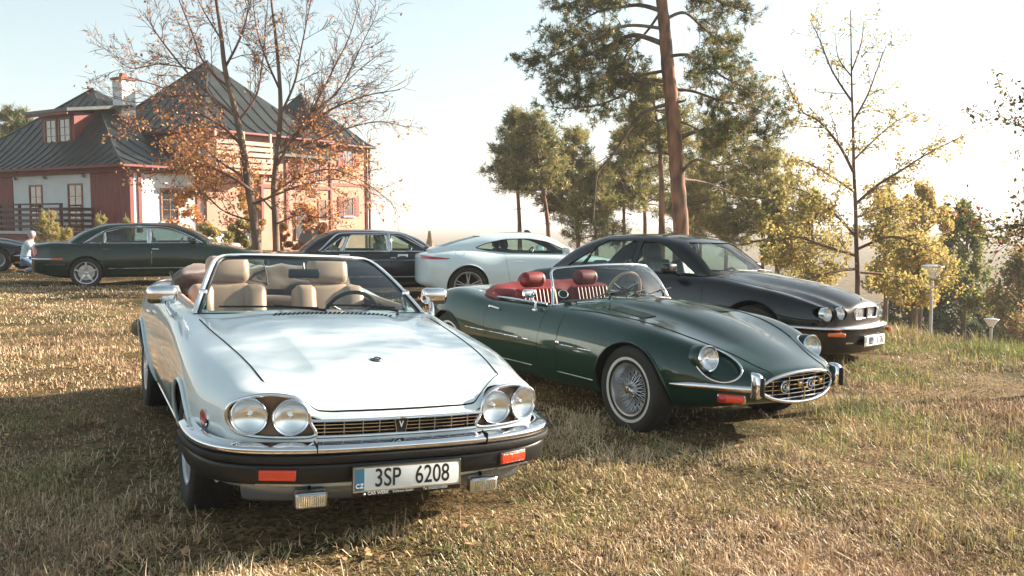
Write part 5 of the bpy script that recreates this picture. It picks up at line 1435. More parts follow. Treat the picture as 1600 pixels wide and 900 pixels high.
def build_ftype():
    root = car_root('coupe_car', 'white fastback coupe with slim red tail lamps and black twin-spoke wheels', 'ftype')
    bm = M['white2']; belt = .93
    L = [
        [(-2.15, 0, .36), (-1.8, 0, .24), (-1.3, 0, .18), (1.6, 0, .18), (2.25, 0, .26)],
        [(-2.15, .5, .36), (-1.8, .5, .24), (-1.3, .5, .18), (1.6, .5, .18), (2.25, .4, .26)],
        [(-2.15, .62, .38), (-1.7, .82, .22), (1.6, .80, .20), (2.25, .5, .28)],
        [(-2.15, .70, .44), (-1.7, .90, .30), (0, .87, .26), (1.5, .88, .28), (2.25, .58, .36)],
        [(-2.15, .76, .60), (-1.8, .91, .58), (-1.31, .965, .55), (-.6, .92, .52), (.2, .90, .50), (1.31, .955, .52), (1.9, .86, .52), (2.25, .62, .50)],
        [(-2.15, .77, .74), (-1.8, .90, .76), (-1.31, .955, .76), (-.6, .90, .72), (.2, .885, .72), (1.31, .94, .68), (1.9, .83, .62), (2.25, .60, .58)],
        [(-2.15, .74, .84), (-1.8, .83, .88), (-1.31, .87, .915), (-.6, .83, .89), (.2, .83, .875), (1.31, .84, .81), (1.9, .74, .71), (2.25, .54, .63)],
        [(-2.15, .68, .875), (-1.8, .72, .935), (-1.31, .74, .985), (-.6, .74, .95), (.2, .74, .92), (1.31, .70, .85), (1.9, .62, .74), (2.25, .46, .65)],
        [(-2.15, .45, .885), (-1.8, .5, .955), (-1.31, .5, 1.0), (-.6, .5, .98), (.2, .5, .95), (1.31, .48, .87), (1.9, .42, .76), (2.25, .3, .66)],
        [(-2.15, 0, .89), (-1.8, 0, .965), (-1.31, 0, 1.01), (-.6, 0, .99), (.2, 0, .97), (1.31, 0, .89), (1.9, 0, .775), (2.25, 0, .665)]]
    B = dict(lines=L, x0=-2.15, x1=2.25, r0=.06, r1=.08, warp=bow_warp(-2.15, 2.25, .10, .16))
    G = dict(lines=[
        [(-1.95, 0, .82), (.95, 0, .80)], [(-1.95, .45, .82), (.95, .5, .80)],
        [(-1.95, .56, .86), (-.5, .70, .86), (.95, .68, .84)],
        [(-1.95, .58, .93), (-1.2, .70, .93), (-.3, .75, .91), (.95, .70, .90)],
        [(-1.95, .56, .945), (-1.3, .66, 1.06), (-.8, .68, 1.13), (-.1, .68, 1.16), (.4, .67, 1.08), (.95, .69, .915)],
        [(-1.95, .52, .955), (-1.3, .56, 1.13), (-.8, .56, 1.22), (-.1, .56, 1.27), (.25, .585, 1.215), (.6, .63, 1.07), (.95, .66, .925)],
        [(-1.95, .42, .965), (-1.3, .43, 1.17), (-.8, .42, 1.265), (-.1, .42, 1.305), (.25, .46, 1.25), (.6, .52, 1.10), (.95, .55, .94)],
        [(-1.95, 0, .98), (-1.3, 0, 1.20), (-.8, 0, 1.295), (-.1, 0, 1.325), (.25, 0, 1.28), (.6, 0, 1.14), (.95, 0, .96)]],
        x0=-1.95, x1=.95, warp=gh_warp(-1.95, -.9, .2, .95, .15))
    sides = [roundpoly([(-1.15, 1.03), (-.95, .985), (-.5, .95), (.66, .935), (.55, .99), (.20, 1.145), (-.15, 1.20), (-.60, 1.185), (-.95, 1.11)], [.03, .05, .1, .03, .03, .08, .1, .1, .05], 3)]
    front = (roundpoly([(-.60, .965), (.60, .965), (.48, 1.24), (-.48, 1.24)], .04, 3), .15, 1.3)
    rear = (roundpoly([(-.42, 1.04), (.42, 1.04), (.38, 1.24), (-.38, 1.24)], .04, 3), -2.2, -1.0)
    d1 = roundpoly([(-.63, .985), (-.60, .70), (-.50, .24), (.68, .24), (.74, .6), (.70, .985)], [.01, .1, .06, .06, .1, .01], 3)
    sk, gk = saloon(root, bm, B, G, sides, front, rear, [(1.31, .35, .385, .55), (-1.31, .35, .385, .55)], [d1], (1.31, -1.31), M['dash'], nx=100,
                    trim='plastic', seat_x=(-.35, None), style='twin5', Rw=.35, wy=.82, rr=.255, belt=belt, cabin=(-.95, .75, .60), seat_z=.28)
    for s in (-1, 1):
        V = []
        for t in np.linspace(0, 1, 10):
            for q in np.linspace(-1, 1, 4): V.append((-2.10 + .46 * t, .845 - .012 * t + q * .026 * (1 - t) ** .6 ))
        P = sk.side(V, s, .005); MB().slab(P, 10, 4, .008).build('tail_lamp', M['redlens'], root, 60)
        P = sk.side([(-2.10 + .46 * t, .873 - .035 * t) for t in np.linspace(0, 1, 12)], s, .004); tube_on(sk, P, 'lamp_edge', M['plastic'], root, .005)
        mirror_pod(root, (.48, s * 1.0, 1.0), s, bm, .22, .12, .12, stem=(.04, -s * .15, -.07))
        P = sk.side([(-.46, .78), (-.30, .778)], s, .002); tube_on(sk, P, 'door_handle', bm, root, .010, flat=(1, .6), it=0)
        P = sk.side([(-1.45 + .085 * math.cos(t), .93 + .045 * math.sin(t)) for t in np.linspace(0, 2 * math.pi, 24)], s, 0); seam(sk, P, root, .002)
        P = sk.side([(x, .24) for x in np.linspace(-.88, .88, 40)], s, .002); tube_on(sk, P, 'sill_skirt', M['plastic'], root, .02)
    # dark twin spoke wheels: pocket faces black behind bright spokes
    MB().prism([(-.10, 1.29), (.05, 1.305), (-.02, 1.36), (-.08, 1.355)], -.012, .012).build('roof_aerial', M['plastic'], root)
    return root
build_ftype()
# black classic at far left, mostly out of frame
build_etype('black classic car with wire wheels cut by the left edge, behind the dark green saloon', (-15.2, 25.6, 4, .0, 0, 0), M['black'], 'classic_car', True, True)
# ------------------------------------------------------------------ ground
def axis_pts(lo, hi, fine_lo, fine_hi, step):
    a = list(np.arange(fine_lo, fine_hi, step)); g = step
    x = fine_hi
    while x < hi: a.append(x); g *= 1.25; x += g
    a.append(hi); g = step; x = fine_lo
    while x > lo: x -= g; g *= 1.25; a.append(max(x, lo))
    return np.unique(np.array(a))
xs = axis_pts(-3000, 3000, -9, 9, .16); ys = axis_pts(-60, 4000, 2.6, 26, .16)
GX, GY = np.meshgrid(xs, ys, indexing='ij'); GZ = ground_np(GX, GY)
def vnoise(x, y, sc, seed=0):
    """cheap smooth value noise"""
    r = np.random.default_rng(seed); T = r.random((256, 256))
    fx = x * sc + 1000; fy = y * sc + 1000; ix = np.floor(fx).astype(int); iy = np.floor(fy).astype(int)
    u = fx - ix; v = fy - iy; u = u * u * (3 - 2 * u); v = v * v * (3 - 2 * v)
    a = T[ix % 256, iy % 256]; b = T[(ix + 1) % 256, iy % 256]; c = T[ix % 256, (iy + 1) % 256]; d = T[(ix + 1) % 256, (iy + 1) % 256]
    return (a * (1 - u) + b * u) * (1 - v) + (c * (1 - u) + d * u) * v
GZ = GZ + (vnoise(GX, GY, 2.2, 1) - .5) * .035 + (vnoise(GX, GY, .9, 2) - .5) * .04
nxg, nyg = len(xs), len(ys)
idx = np.arange(nxg * nyg).reshape(nxg, nyg)
Fg = np.stack([idx[:-1, :-1], idx[1:, :-1], idx[1:, 1:], idx[:-1, 1:]], -1).reshape(-1, 4)
gm = bpy.data.materials.new('dry_meadow_soil'); gm.use_nodes = True
nt = gm.node_tree; pb = nt.nodes["Principled BSDF"]; pb.inputs['Roughness'].default_value = .95; pb.inputs['Specular IOR Level'].default_value = .1
tc = nt.nodes.new("ShaderNodeTexCoord")
def nz(scale, detail=6, dist=0.0):
    n = nt.nodes.new("ShaderNodeTexNoise"); n.inputs['Scale'].default_value = scale; n.inputs['Detail'].default_value = detail; n.inputs['Distortion'].default_value = dist
    nt.links.new(tc.outputs['Object'], n.inputs['Vector']); return n
def ramp(src, stops):
    r = nt.nodes.new("ShaderNodeValToRGB"); e = r.color_ramp.elements
    e[0].position, e[0].color = stops[0][0], (*stops[0][1], 1); e[1].position, e[1].color = stops[-1][0], (*stops[-1][1], 1)
    for p, c in stops[1:-1]:
        q = e.new(p); q.color = (*c, 1)
    nt.links.new(src, r.inputs[0]); return r
r1 = ramp(nz(.55, 8, .4).outputs['Fac'], [(.34, (.10, .10, .045)), (.46, (.24, .18, .10)), (.58, (.38, .28, .17)), (.70, (.24, .155, .10))])
r2 = ramp(nz(24, 8, 1.5).outputs['Fac'], [(.35, (.02, .017, .012)), (.55, (.55, .50, .38)), (.75, (1, .95, .78))])
mxg = nt.nodes.new("ShaderNodeMix"); mxg.data_type = 'RGBA'; mxg.blend_type = 'MULTIPLY'; mxg.inputs[0].default_value = .85
nt.links.new(r1.outputs[0], mxg.inputs[6]); nt.links.new(r2.outputs[0], mxg.inputs[7]); nt.links.new(mxg.outputs[2], pb.inputs['Base Color'])
bpn = nt.nodes.new("ShaderNodeBump"); bpn.inputs['Strength'].default_value = 1.0; bpn.inputs['Distance'].default_value = .05
nt.links.new(nz(30, 10, 1.0).outputs['Fac'], bpn.inputs['Height']); nt.links.new(bpn.outputs[0], pb.inputs['Normal'])
fast_mesh('ground', np.stack([GX, GY, GZ], -1).reshape(-1, 3), Fg, gm, kind='structure', smooth=True)
def gh_(x, y): return ground_np(x, y) + (vnoise(x, y, 2.2, 1) - .5) * .035 + (vnoise(x, y, .9, 2) - .5) * .04

# ------------------------------------------------------------------ grass
def scatter(n, ylo, yhi, power=2.0, margin=.6):
    """points in the wedge in front of the camera, denser near it"""
    u = rng.random(n); a, b = ylo, yhi
    if power == 2: Y = a * (b / a) ** u
    else: Y = a + (b - a) * u
    X = (rng.random(n) * 2 - 1) * (Y * .56 + margin)
    return X, Y
straw = mat('straw_grass', (.68, .52, .32), .8, col2=(.50, .35, .21), noise_scale=2.5)
straw2 = mat('pale_straw', (.80, .66, .46), .8, col2=(.60, .44, .29), noise_scale=3)
greeng = leaf_mat('green_grass', (.11, .16, .05), (.20, .21, .07), .35, 1.5)
oliveg = leaf_mat('olive_grass', (.30, .27, .10), (.40, .32, .13), .35, 2)
browng = mat('brown_thatch', (.26, .16, .10), .9, col2=(.38, .25, .15), noise_scale=4)
# wheel and body footprints, where no blades should poke through
def under_car(X, Y):
    m = np.zeros(len(X), bool)
    for k, (cx, cy, a, *_) in CARPOSE.items():
        c, s = math.cos(R(a)), math.sin(R(a)); dx, dy = X - cx, Y - cy
        u = dx * c + dy * s; v = -dx * s + dy * c
        m |= (np.abs(u) < 2.1) & (np.abs(v) < .78)
    return m
VB = []; FB = []; MI = []; nb = 0
def blades(X, Y, hmin, hmax, w, seed, lie=.35, greenbias=0.0):
    global nb
    r = np.random.default_rng(seed)
    bare = np.clip((vnoise(X, Y, 1.3, 51) * .6 + vnoise(X, Y, 4.1, 52) * .4 - .30) * 4.5, .12, 1)
    keep = ~(under_car(X, Y) & (r.random(len(X)) < .92)) & (edge_dist(X, Y) < 9) & (r.random(len(X)) < bare)
    X, Y = X[keep], Y[keep]; n = len(X)
    Z = gh_(X, Y) - .006
    g = vnoise(X, Y, .75, 11) * .6 + vnoise(X, Y, 2.7, 12) * .4           # green patches
    hmod = (.35 + 1.1 * vnoise(X, Y, 1.7, 13)) * (.6 + .8 * vnoise(X, Y, 5.5, 14))
    h = (hmin + (hmax - hmin) * r.random(n) ** 1.6) * hmod
    az = r.random(n) * 2 * math.pi; lean = np.abs(r.normal(0, .55, n)); lying = r.random(n) < lie; lean = np.where(lying, 1.25 + .3 * r.random(n), lean)
    L = h * np.where(lying, 1.5, 1.0)
    dx, dy = np.cos(az), np.sin(az); px, py = -dy, dx
    ww = w * (.6 + .8 * r.random(n))
    base = np.stack([X, Y, Z], 1)
    def at(t, bend):
        ang = np.clip(lean * bend, 0, 1.5)
        return base + np.stack([dx * np.sin(ang) * L * t, dy * np.sin(ang) * L * t, np.cos(ang) * L * t + .012], 1)
    side = np.stack([px, py, 0 * px], 1) * ww[:, None] / 2
    m1 = at(.55, .75); tip = at(1.0, 1.15)
    V = np.stack([base - side, base + side, m1 + side * .8, m1 - side * .8, tip], 1).reshape(-1, 3)
    o = nb + np.arange(n) * 5
    F = np.concatenate([np.stack([o, o + 1, o + 2], 1), np.stack([o, o + 2, o + 3], 1), np.stack([o + 3, o + 2, o + 4], 1)])
    q = np.clip(r.random(n) + (vnoise(X, Y, 1.0, 15) - .5) * .9, 0, 1); gg = g + greenbias + (r.random(n) - .5) * .35
    right = np.clip((X - .5) / 4, 0, 1) * .16
    cls = np.where(gg + right > .73, 2, np.where(gg + right > .63, 3, np.where(q < .40, 4, np.where(q < .74, 0, 1))))
    cls = np.where(lying & (cls == 2), 0, cls)
    VB.append(V); FB.append(F); MI.append(np.tile(cls, 3)); nb += n * 5
X, Y = scatter(175000, 3.3, 8.5); blades(X, Y, .014, .055, .0044, 21, lie=.62)
X, Y = scatter(105000, 8.0, 20, 2); blades(X, Y, .022, .065, .0078, 22, lie=.5)
X, Y = scatter(60000, 17, 60, 2); blades(X, Y, .025, .06, .016, 23, lie=.45)
# taller, greener tufts on the right and along the crest
n = 40000; Y = 5.5 + rng.random(n) ** .8 * 11; X = .25 * Y + rng.random(n) ** .8 * (Y * .34 + 1.0)
k = vnoise(X, Y, 1.1, 31) > .48; blades(X[k], Y[k], .05, .15, .0060, 24, lie=.12, greenbias=.06)
# long pale stalks lying about
X, Y = scatter(5200, 3.3, 14); blades(X, Y, .08, .19, .0036, 27, lie=.75, greenbias=-.3)
# thick clumps
cx_, cy_ = scatter(1500, 3.4, 13); k = vnoise(cx_, cy_, 1.3, 51) > .42; cx_, cy_ = cx_[k], cy_[k]
X = np.repeat(cx_, 26) + rng.normal(0, .035, len(cx_) * 26); Y = np.repeat(cy_, 26) + rng.normal(0, .035, len(cx_) * 26); blades(X, Y, .04, .10, .0046, 28, lie=.25, greenbias=.02)
# crest fringe
n = 26000; t = rng.random(n); ex = np.interp(t, [0, .35, .7, 1], [7.6, 6.35, 5.4, 4.0]); ey = np.interp(t, [0, .35, .7, 1], [7, 11.4, 16, 21.5])
X = ex + rng.normal(-.2, .8, n); Y = ey + rng.normal(0, .5, n); blades(X, Y, .06, .20, .008, 25, lie=.08, greenbias=-.03)
fast_mesh('meadow_grass', np.concatenate(VB), np.concatenate(FB), [straw, straw2, greeng, oliveg, browng], kind='stuff', mi=np.concatenate(MI))
del VB, FB, MI
# broad-leaved weeds and fallen leaves among the grass
VB = []; FB = []; MI = []; n = 5200
X, Y = scatter(n, 3.4, 24); kk = ~under_car(X, Y) & (vnoise(X, Y, .8, 41) > .52); X, Y = X[kk], Y[kk]; n = len(X); Z = gh_(X, Y) + .02
az = rng.random(n) * 6.283; L = .012 + .022 * rng.random(n); tl = rng.normal(0, .5, n)
d = np.stack([np.cos(az), np.sin(az), np.sin(tl) * .8], 1) * L[:, None]; s_ = np.stack([-np.sin(az), np.cos(az), rng.normal(0, .3, n)], 1) * L[:, None] * .5
P = np.stack([X, Y, Z], 1)
V = np.stack([P - d, P + s_, P + d, P - s_], 1).reshape(-1, 3); F = np.arange(n * 4).reshape(-1, 4)
dead = mat('fallen_leaf_brown', (.32, .16, .07), .7, col2=(.45, .28, .14), noise_scale=8)
fast_mesh('fallen_leaves', V, F, [dead, greeng], kind='stuff', mi=(rng.random(n) < .35).astype(int))

# ------------------------------------------------------------------ plants
class Tree:
    def __init__(s, seed): s.r = random.Random(seed); s.mb = MB(); s.leafP = []; s.leafD = []; s.leafS = []
    def limb(s, pts, r0, r1, seg=6):
        P = np.array(pts, float); s.mb.tube(P, np.linspace(r0, r1, len(P)), seg, cap=False)
    def grow(s, p, d, L, r0, lvl, cfg):
        """wandering tapered branch with children"""
        r = s.r; n = max(3, int(L / cfg['step'][lvl])); st = L / n
        p = np.array(p, float); d = np.array(d, float); pts = [p.copy()]; ds = [d.copy()]
        for i in range(n):
            d = d + np.array([r.gauss(0, 1), r.gauss(0, 1), r.gauss(0, 1)]) * cfg['wander'][lvl]
            d[2] += cfg['up'][lvl]
            d /= np.linalg.norm(d); p = p + d * st; pts.append(p.copy()); ds.append(d.copy())
        s.limb(pts, r0, r0 * cfg['taper'][lvl], cfg['seg'][lvl])
        last = cfg['levels'] - 1
        if lvl >= cfg['leaf_from']:
            m = max(1, int(cfg['leaves'] * L / cfg['leaf_ref']))
            for _ in range(m):
                t = (r.random() ** .7) * n; i = min(int(t), n - 1); q = pts[i] + (pts[i + 1] - pts[i]) * (t - i)
                keep = cfg['keep'](q, r) if 'keep' in cfg else 1
                if r.random() < keep:
                    s.leafP.append(q + np.array([r.gauss(0, 1), r.gauss(0, 1), r.gauss(0, 1)]) * cfg['spread']); s.leafD.append(ds[i])
        if lvl < last:
            k = cfg['kids'][lvl]; kn = k if isinstance(k, int) else max(2, int(L * k))
            for j in range(kn):
                t = cfg['start'][lvl] + (1 - cfg['start'][lvl]) * (j + r.random() * .8) / kn; t = min(t, .98)
                i = min(int(t * n), n - 1); q = pts[i] + (pts[i + 1] - pts[i]) * (t * n - i); dd = ds[i]
                a = np.array([r.gauss(0, 1), r.gauss(0, 1), r.gauss(0, 1)]); a -= dd * (a @ dd); a /= np.linalg.norm(a) + 1e-9
                if cfg.get('flat'): a[2] *= cfg['flat']; a /= np.linalg.norm(a) + 1e-9
                an = cfg['angle'][lvl] * (.75 + .5 * r.random()); nd = dd * math.cos(an) + a * math.sin(an)
                ln = L * cfg['ratio'][lvl] * (1.1 - .55 * t) * (.7 + .6 * r.random())
                rad = r0 * (1 - t * (1 - cfg['taper'][lvl]))
                s.grow(q, nd, ln, max(rad * cfg['rr'][lvl], cfg['rmin']), lvl + 1, cfg)
        return pts, ds
def leaves_mesh(name, P, size, mats, parent, seed=0, aspect=.55, probs=None, jitter=.4, droop=0.0, kind=None, n_tri=2):
    r = np.random.default_rng(seed); P = np.array(P); n = len(P)
    if n == 0: return
    d = r.normal(0, 1, (n, 3)); d[:, 2] -= droop; d /= np.linalg.norm(d, axis=1)[:, None]
    u = r.normal(0, 1, (n, 3)); u -= d * np.sum(u * d, 1)[:, None]; u /= np.linalg.norm(u, axis=1)[:, None]
    L = size * (1 - jitter + 2 * jitter * r.random(n)) / 2
    d = d * L[:, None]; u = u * (L * aspect)[:, None]; w = np.cross(d, u); w /= np.linalg.norm(w, axis=1)[:, None] + 1e-9; w *= (L * .25)[:, None]
    V = np.stack([P - d, P + u + w, P + d, P - u + w], 1).reshape(-1, 3)
    i = np.arange(n) * 4; F = np.concatenate([np.stack([i, i + 1, i + 2], 1), np.stack([i, i + 2, i + 3], 1)])
    ms = mats if isinstance(mats, (list, tuple)) else [mats]
    c = r.choice(len(ms), n, p=probs); mi = np.tile(c, 2)
    return fast_mesh(name, V, F, ms, parent, kind=kind, mi=mi)
def needles_mesh(name, P, D, L, mats, parent, per=10, w=.012, seed=0, probs=None, spread=1.0):
    """tufts of needles round each point"""
    r = np.random.default_rng(seed); P = np.repeat(np.array(P), per, 0); D = np.repeat(np.array(D), per, 0); n = len(P)
    if n == 0: return
    d = D * .5 + r.normal(0, 1, (n, 3)) * spread * .75; d[:, 2] += .15; d /= np.linalg.norm(d, axis=1)[:, None]
    u = r.normal(0, 1, (n, 3)); u -= d * np.sum(u * d, 1)[:, None]; u /= np.linalg.norm(u, axis=1)[:, None]
    Ls = L * (.6 + .7 * r.random(n)); B = P + r.normal(0, 1, (n, 3)) * L * .16
    V = np.stack([B - u * w / 2, B + u * w / 2, B + d * Ls[:, None]], 1).reshape(-1, 3)
    F = np.arange(n * 3).reshape(-1, 3); ms = mats if isinstance(mats, (list, tuple)) else [mats]
    mi = np.repeat(r.choice(len(ms), n // per, p=probs), per)
    return fast_mesh(name, V, F, ms, parent, mi=mi)

LM = dict(
    orange=leaf_mat('orange_leaf', (.62, .22, .07), (.70, .34, .10), .5, 1.0),
    rust=leaf_mat('rust_leaf', (.30, .09, .06), (.42, .15, .07), .4, 1.0),
    gold=leaf_mat('golden_leaf', (.58, .38, .12), (.46, .34, .12), .5, .6),
    olive=leaf_mat('olive_leaf', (.22, .22, .07), (.34, .29, .10), .5, .6),
    yellow=leaf_mat('yellow_leaf', (.48, .38, .13), (.38, .35, .12), .5, .8),
    green=leaf_mat('green_leaf', (.07, .12, .03), (.14, .17, .04), .45, .5),
    dark=leaf_mat('dark_green_leaf', (.030, .055, .020), (.05, .075, .025), .3, .5),
    pine=leaf_mat('pine_needles', (.055, .085, .030), (.10, .12, .035), .3, .8),
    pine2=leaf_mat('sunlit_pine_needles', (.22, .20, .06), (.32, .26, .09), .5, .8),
    brownn=leaf_mat('dry_needles', (.20, .12, .055), (.27, .17, .08), .3, .8),
)
def finish_tree(t, root, barkmat, name='trunk'):
    t.mb.build(name, barkmat, root, 80)
def rel(px, py, Y):
    """world point on a pixel of the photograph at depth Y (used to take sizes off the photograph)"""
    c, s = math.cos(R(4.2276)), math.sin(R(4.2276))
    x = (px - 800) / 1450; u = -(py - 450) / 1450
    dy = c + u * s * 1.0; dz = -s + u * c
    k = Y / dy
    return np.array([x * k, Y, 1.583 + dz * k])

# --- big Scots pine
def big_pine():
    root = thing('pine_tree', 'tall old pine with thick reddish trunk and long bare lower limbs behind the black saloon', 'tree')
    Yd = 25.0; t = Tree(5)
    ctr = [rel(1064, 362, Yd), rel(1060, 300, Yd), rel(1055, 230, Yd), rel(1050, 165, Yd), rel(1043, 100, Yd), rel(1038, 40, Yd), rel(1032, -20, Yd), rel(1030, -110, Yd), rel(1034, -200, Yd)]
    b = ctr[0].copy(); b[2] = gz(b[0], b[1]) - .4; b[0] += .05
    path = spline([b] + ctr, 5); n = len(path); rad = np.interp(np.linspace(0, 1, n), [0, .15, .5, .75, 1], [.26, .205, .185, .145, .05])
    rad = rad * (1 + .05 * np.sin(np.arange(n) * 2.1))
    tb = MB().tube(path, rad, 14, cap=False)
    V = np.concatenate(tb.v)
    tb.build('trunk', M['bark'], root, 80)
    root.location = (0, 0, 0)
    cfg = dict(levels=3, step=[.35, .28, .2], wander=[.16, .2, .22], up=[.015, .03, .03], taper=[.3, .3, .3], seg=[7, 5, 4], leaf_from=2, leaves=5, leaf_ref=.5, spread=.05,
               kids=[8, 6], start=[.30, .15], angle=[.9, .8], ratio=[.42, .5], rr=[.45, .5], rmin=.007, flat=.6)
    limbs = [ # photograph: long limbs, (points), radius
        ([(1035, 68), (990, 55), (950, 72), (915, 88), (880, 108)], .075), ([(1036, 18), (1000, 8), (965, 12), (935, 18), (905, 35)], .065),
        ([(1030, 22), (1010, 50), (985, 75), (970, 105), (960, 130)], .04),
        ([(1047, 162), (1020, 170), (995, 185), (975, 215), (955, 245), (935, 268), (930, 300), (927, 345)], .055),
        ([(1062, 215), (1090, 205), (1120, 203), (1160, 204), (1205, 212)], .065), ([(1062, 190), (1085, 200), (1110, 222), (1140, 232)], .03),
        ([(1066, 268), (1078, 255), (1092, 250), (1120, 262)], .05), ([(1050, 160), (1068, 158), (1072, 154)], .05),
        ([(1046, 140), (1080, 142), (1120, 155), (1165, 165), (1195, 175)], .05), ([(1044, 88), (1075, 86), (1105, 100), (1130, 120), (1170, 140)], .05),
        ([(1040, 30), (1070, 20), (1100, 45), (1130, 70), (1150, 85)], .05), ([(1042, 110), (1000, 118), (960, 130), (920, 148)], .05),
        ([(1045, 130), (1010, 125), (970, 150), (930, 165), (880, 170)], .05), ([(1038, 45), (980, 40), (930, 60), (880, 80), (850, 95)], .05),
        ([(1034, -10), (1080, -20), (1120, 0), (1155, 15)], .06), ([(1032, -30), (980, -30), (930, -10), (890, 5)], .06),
        ([(1031, -60), (1080, -70), (1130, -60)], .06), ([(1031, -60), (970, -70), (900, -50)], .06), ([(1033, -120), (1080, -140), (1110, -150)], .05), ([(1032, -120), (980, -140), (940, -150)], .05),
        ([(1066, 280), (1100, 285), (1140, 300), (1160, 320)], .035),
    ]
    r = t.r; cfgt = dict(cfg)
    for li, (pp, r0) in enumerate(limbs):
        dep = r.uniform(-1, 1) * 1.8
        bare = li in (3, 6, 7, 20)
        P = [rel(x, y, Yd + dep * (i / (len(pp) - 1)) ** .8 + (0)) for i, (x, y) in enumerate(pp)]
        S_ = spline(P, 6); t.limb(S_, r0, r0 * .28, 8)
        L = np.sum(np.linalg.norm(np.diff(S_, axis=0), axis=1)); nk = int(L * (5.2 if not bare else 1.2)) + (2 if not bare else 0)
        for k in range(nk):
            tt = .28 + .72 * (k + r.random()) / nk; tt = min(tt, .99); i = int(tt * (len(S_) - 1)); d = S_[min(i + 1, len(S_) - 1)] - S_[max(i - 1, 0)]; d /= np.linalg.norm(d)
            a = np.array([r.gauss(0, 1), r.gauss(0, 1), r.gauss(.1, .7)]); a -= d * (a @ d); a /= np.linalg.norm(a)
            nd = d * .55 + a * .8; nd /= np.linalg.norm(nd)
            cf = dict(cfg); cf['kids'] = [6, 4]; 
            if bare: cf['leaves'] = 1.2
            t.grow(S_[i], nd, r.uniform(.6, 1.25) * (1.15 - .4 * tt), r0 * .32 * (1.1 - tt * .6), 1, dict(cf, kids=[6, 7]))
        if not bare: t.grow(S_[-1], (S_[-1] - S_[-3]) / np.linalg.norm(S_[-1] - S_[-3]), .7, r0 * .28, 1, dict(cfg, kids=[6, 7]))
    # small dead twigs on trunk
    t.mb.build('limbs', M['bark2'], root, 80)
    needles_mesh('crown', t.leafP, t.leafD, .15, [LM['pine'], LM['pine2'], LM['brownn']], root, per=16, w=.019, seed=3, probs=[.62, .26, .12])
    return len(t.leafP)
print('pine tufts', big_pine())

def small_pine(label, px, base_py, top_py, Yd, lean, seed, crown_from=.45, width=1.5, trunk_r=.09, dens=1.0, mats=None, group='pines on the slope behind the cars', probs=(.4, .5, .1), bark='bark'):
    root = thing('pine_tree', label, 'tree', group=group); t = Tree(seed); r = t.r
    a = rel(px, base_py, Yd); b = rel(px + lean, top_py, Yd); a2 = a.copy(); a2[2] = min(gz(a[0], a[1]) - .3, a[2])
    mid = (a + b) / 2 + np.array([r.uniform(-.2, .2), 0, 0])
    path = spline([a2, a, mid, b], 8); H = b[2] - a[2]
    MB().tube(path, np.linspace(trunk_r * 1.15, trunk_r * .22, len(path)), 8, cap=False).build('trunk', M[bark], root, 80)
    cfg = dict(levels=3, step=[.5, .4, .3], wander=[.14, .18, .2], up=[.02, .03, .03], taper=[.3, .3, .3], seg=[5, 4, 3], leaf_from=1, leaves=8, leaf_ref=1.0, spread=.09,
               kids=[4, 3], start=[.3, .2], angle=[.8, .8], ratio=[.45, .5], rr=[.5, .5], rmin=.012, flat=.28)
    nl = int(58 * dens)
    for k in range(nl):
        f = crown_from + (1 - crown_from) * ((k + r.random()) / nl); i = int((.28 + .72 * f) * (len(path) - 1)); p = a + (b - a) * f; 
        j = np.argmin(np.abs(path[:, 2] - p[2])); p = path[j]
        az = r.random() * 6.283; L = width * (1.15 - .85 * (f - crown_from) / (1 - crown_from)) * r.uniform(.6, 1.15)
        if f < crown_from + .1: L *= .8
        t.grow(p, (math.cos(az), math.sin(az), r.uniform(-.12, .28)), L, trunk_r * .28, 0, cfg)
    for k in range(4):      # dead stubs
        f = crown_from * r.uniform(.4, 1); p = a + (b - a) * f; az = r.random() * 6.283; j = np.argmin(np.abs(path[:, 2] - p[2]))
        t.limb([path[j], path[j] + np.array([math.cos(az) * .5, math.sin(az) * .5, -.1])], .02, .008, 4)
    t.mb.build('limbs', M['bark2'], root, 80)
    s = Yd / 25.0
    needles_mesh('crown', t.leafP, t.leafD, .16 * s, mats or [LM['pine'], LM['pine2'], LM['brownn']], root, per=9, w=.02 * s, seed=seed, probs=list(probs))
SP = [("slender pine with narrow crown, leftmost of the pines behind the white coupe", 812, 362, 178, 44, -6, 1.5, .38, 41, .12),
      ("slender pine leaning left beside the leftmost pine behind the white coupe", 857, 368, 180, 42, -28, 1.7, .36, 42, .12),
      ("bushy mid-height pine between the white coupe roof and the big pine's hanging limb", 903, 362, 205, 45, -4, 2.0, .15, 43, .11),
      ("thin straight pine just right of the big pine's bare hanging limb", 975, 358, 210, 46, -1, 1.9, .22, 44, .10),
      ("thin pine standing between the straight pine and the red-barked pine", 1008, 360, 170, 48, -3, 2.1, .18, 45, .12),
      ("red-barked pine standing directly left of the big pine trunk", 1034, 358, 120, 36, -18, 1.7, .50, 46, .15),
      ("yellow-green pine just right of the big pine, low full crown", 1135, 372, 190, 40, -4, 2.6, .04, 47, .11),
      ("broad yellow-green pine behind the black saloon windscreen, right of the others", 1192, 392, 225, 38, 0, 2.2, .08, 48, .11),
      ("bushy young pine behind the roof of the white coupe, short and wide", 932, 380, 268, 36, 2, 1.4, .05, 49, .09),
      ("low golden pine behind the rear window of the black saloon", 1095, 372, 262, 43, 0, 1.6, .05, 50, .09)]
for (lab, px, by, ty, Yd, lean, w, cf, sd, tr) in SP:
    small_pine(lab, px, by, ty, Yd, lean, sd, cf, w, tr, 1.25, mats=[LM['pine'], LM['pine2'], LM['olive']], probs=(.15, .50, .35) if px > 1090 or px in (903, 932) else (.30, .50, .20))
small_pine('dark pine branch and top showing above the left roof slope', 20, 330, 178, 56, 0, 60, .55, 1.8, .12, 1.0, group=None, probs=(.7, .3, 0))

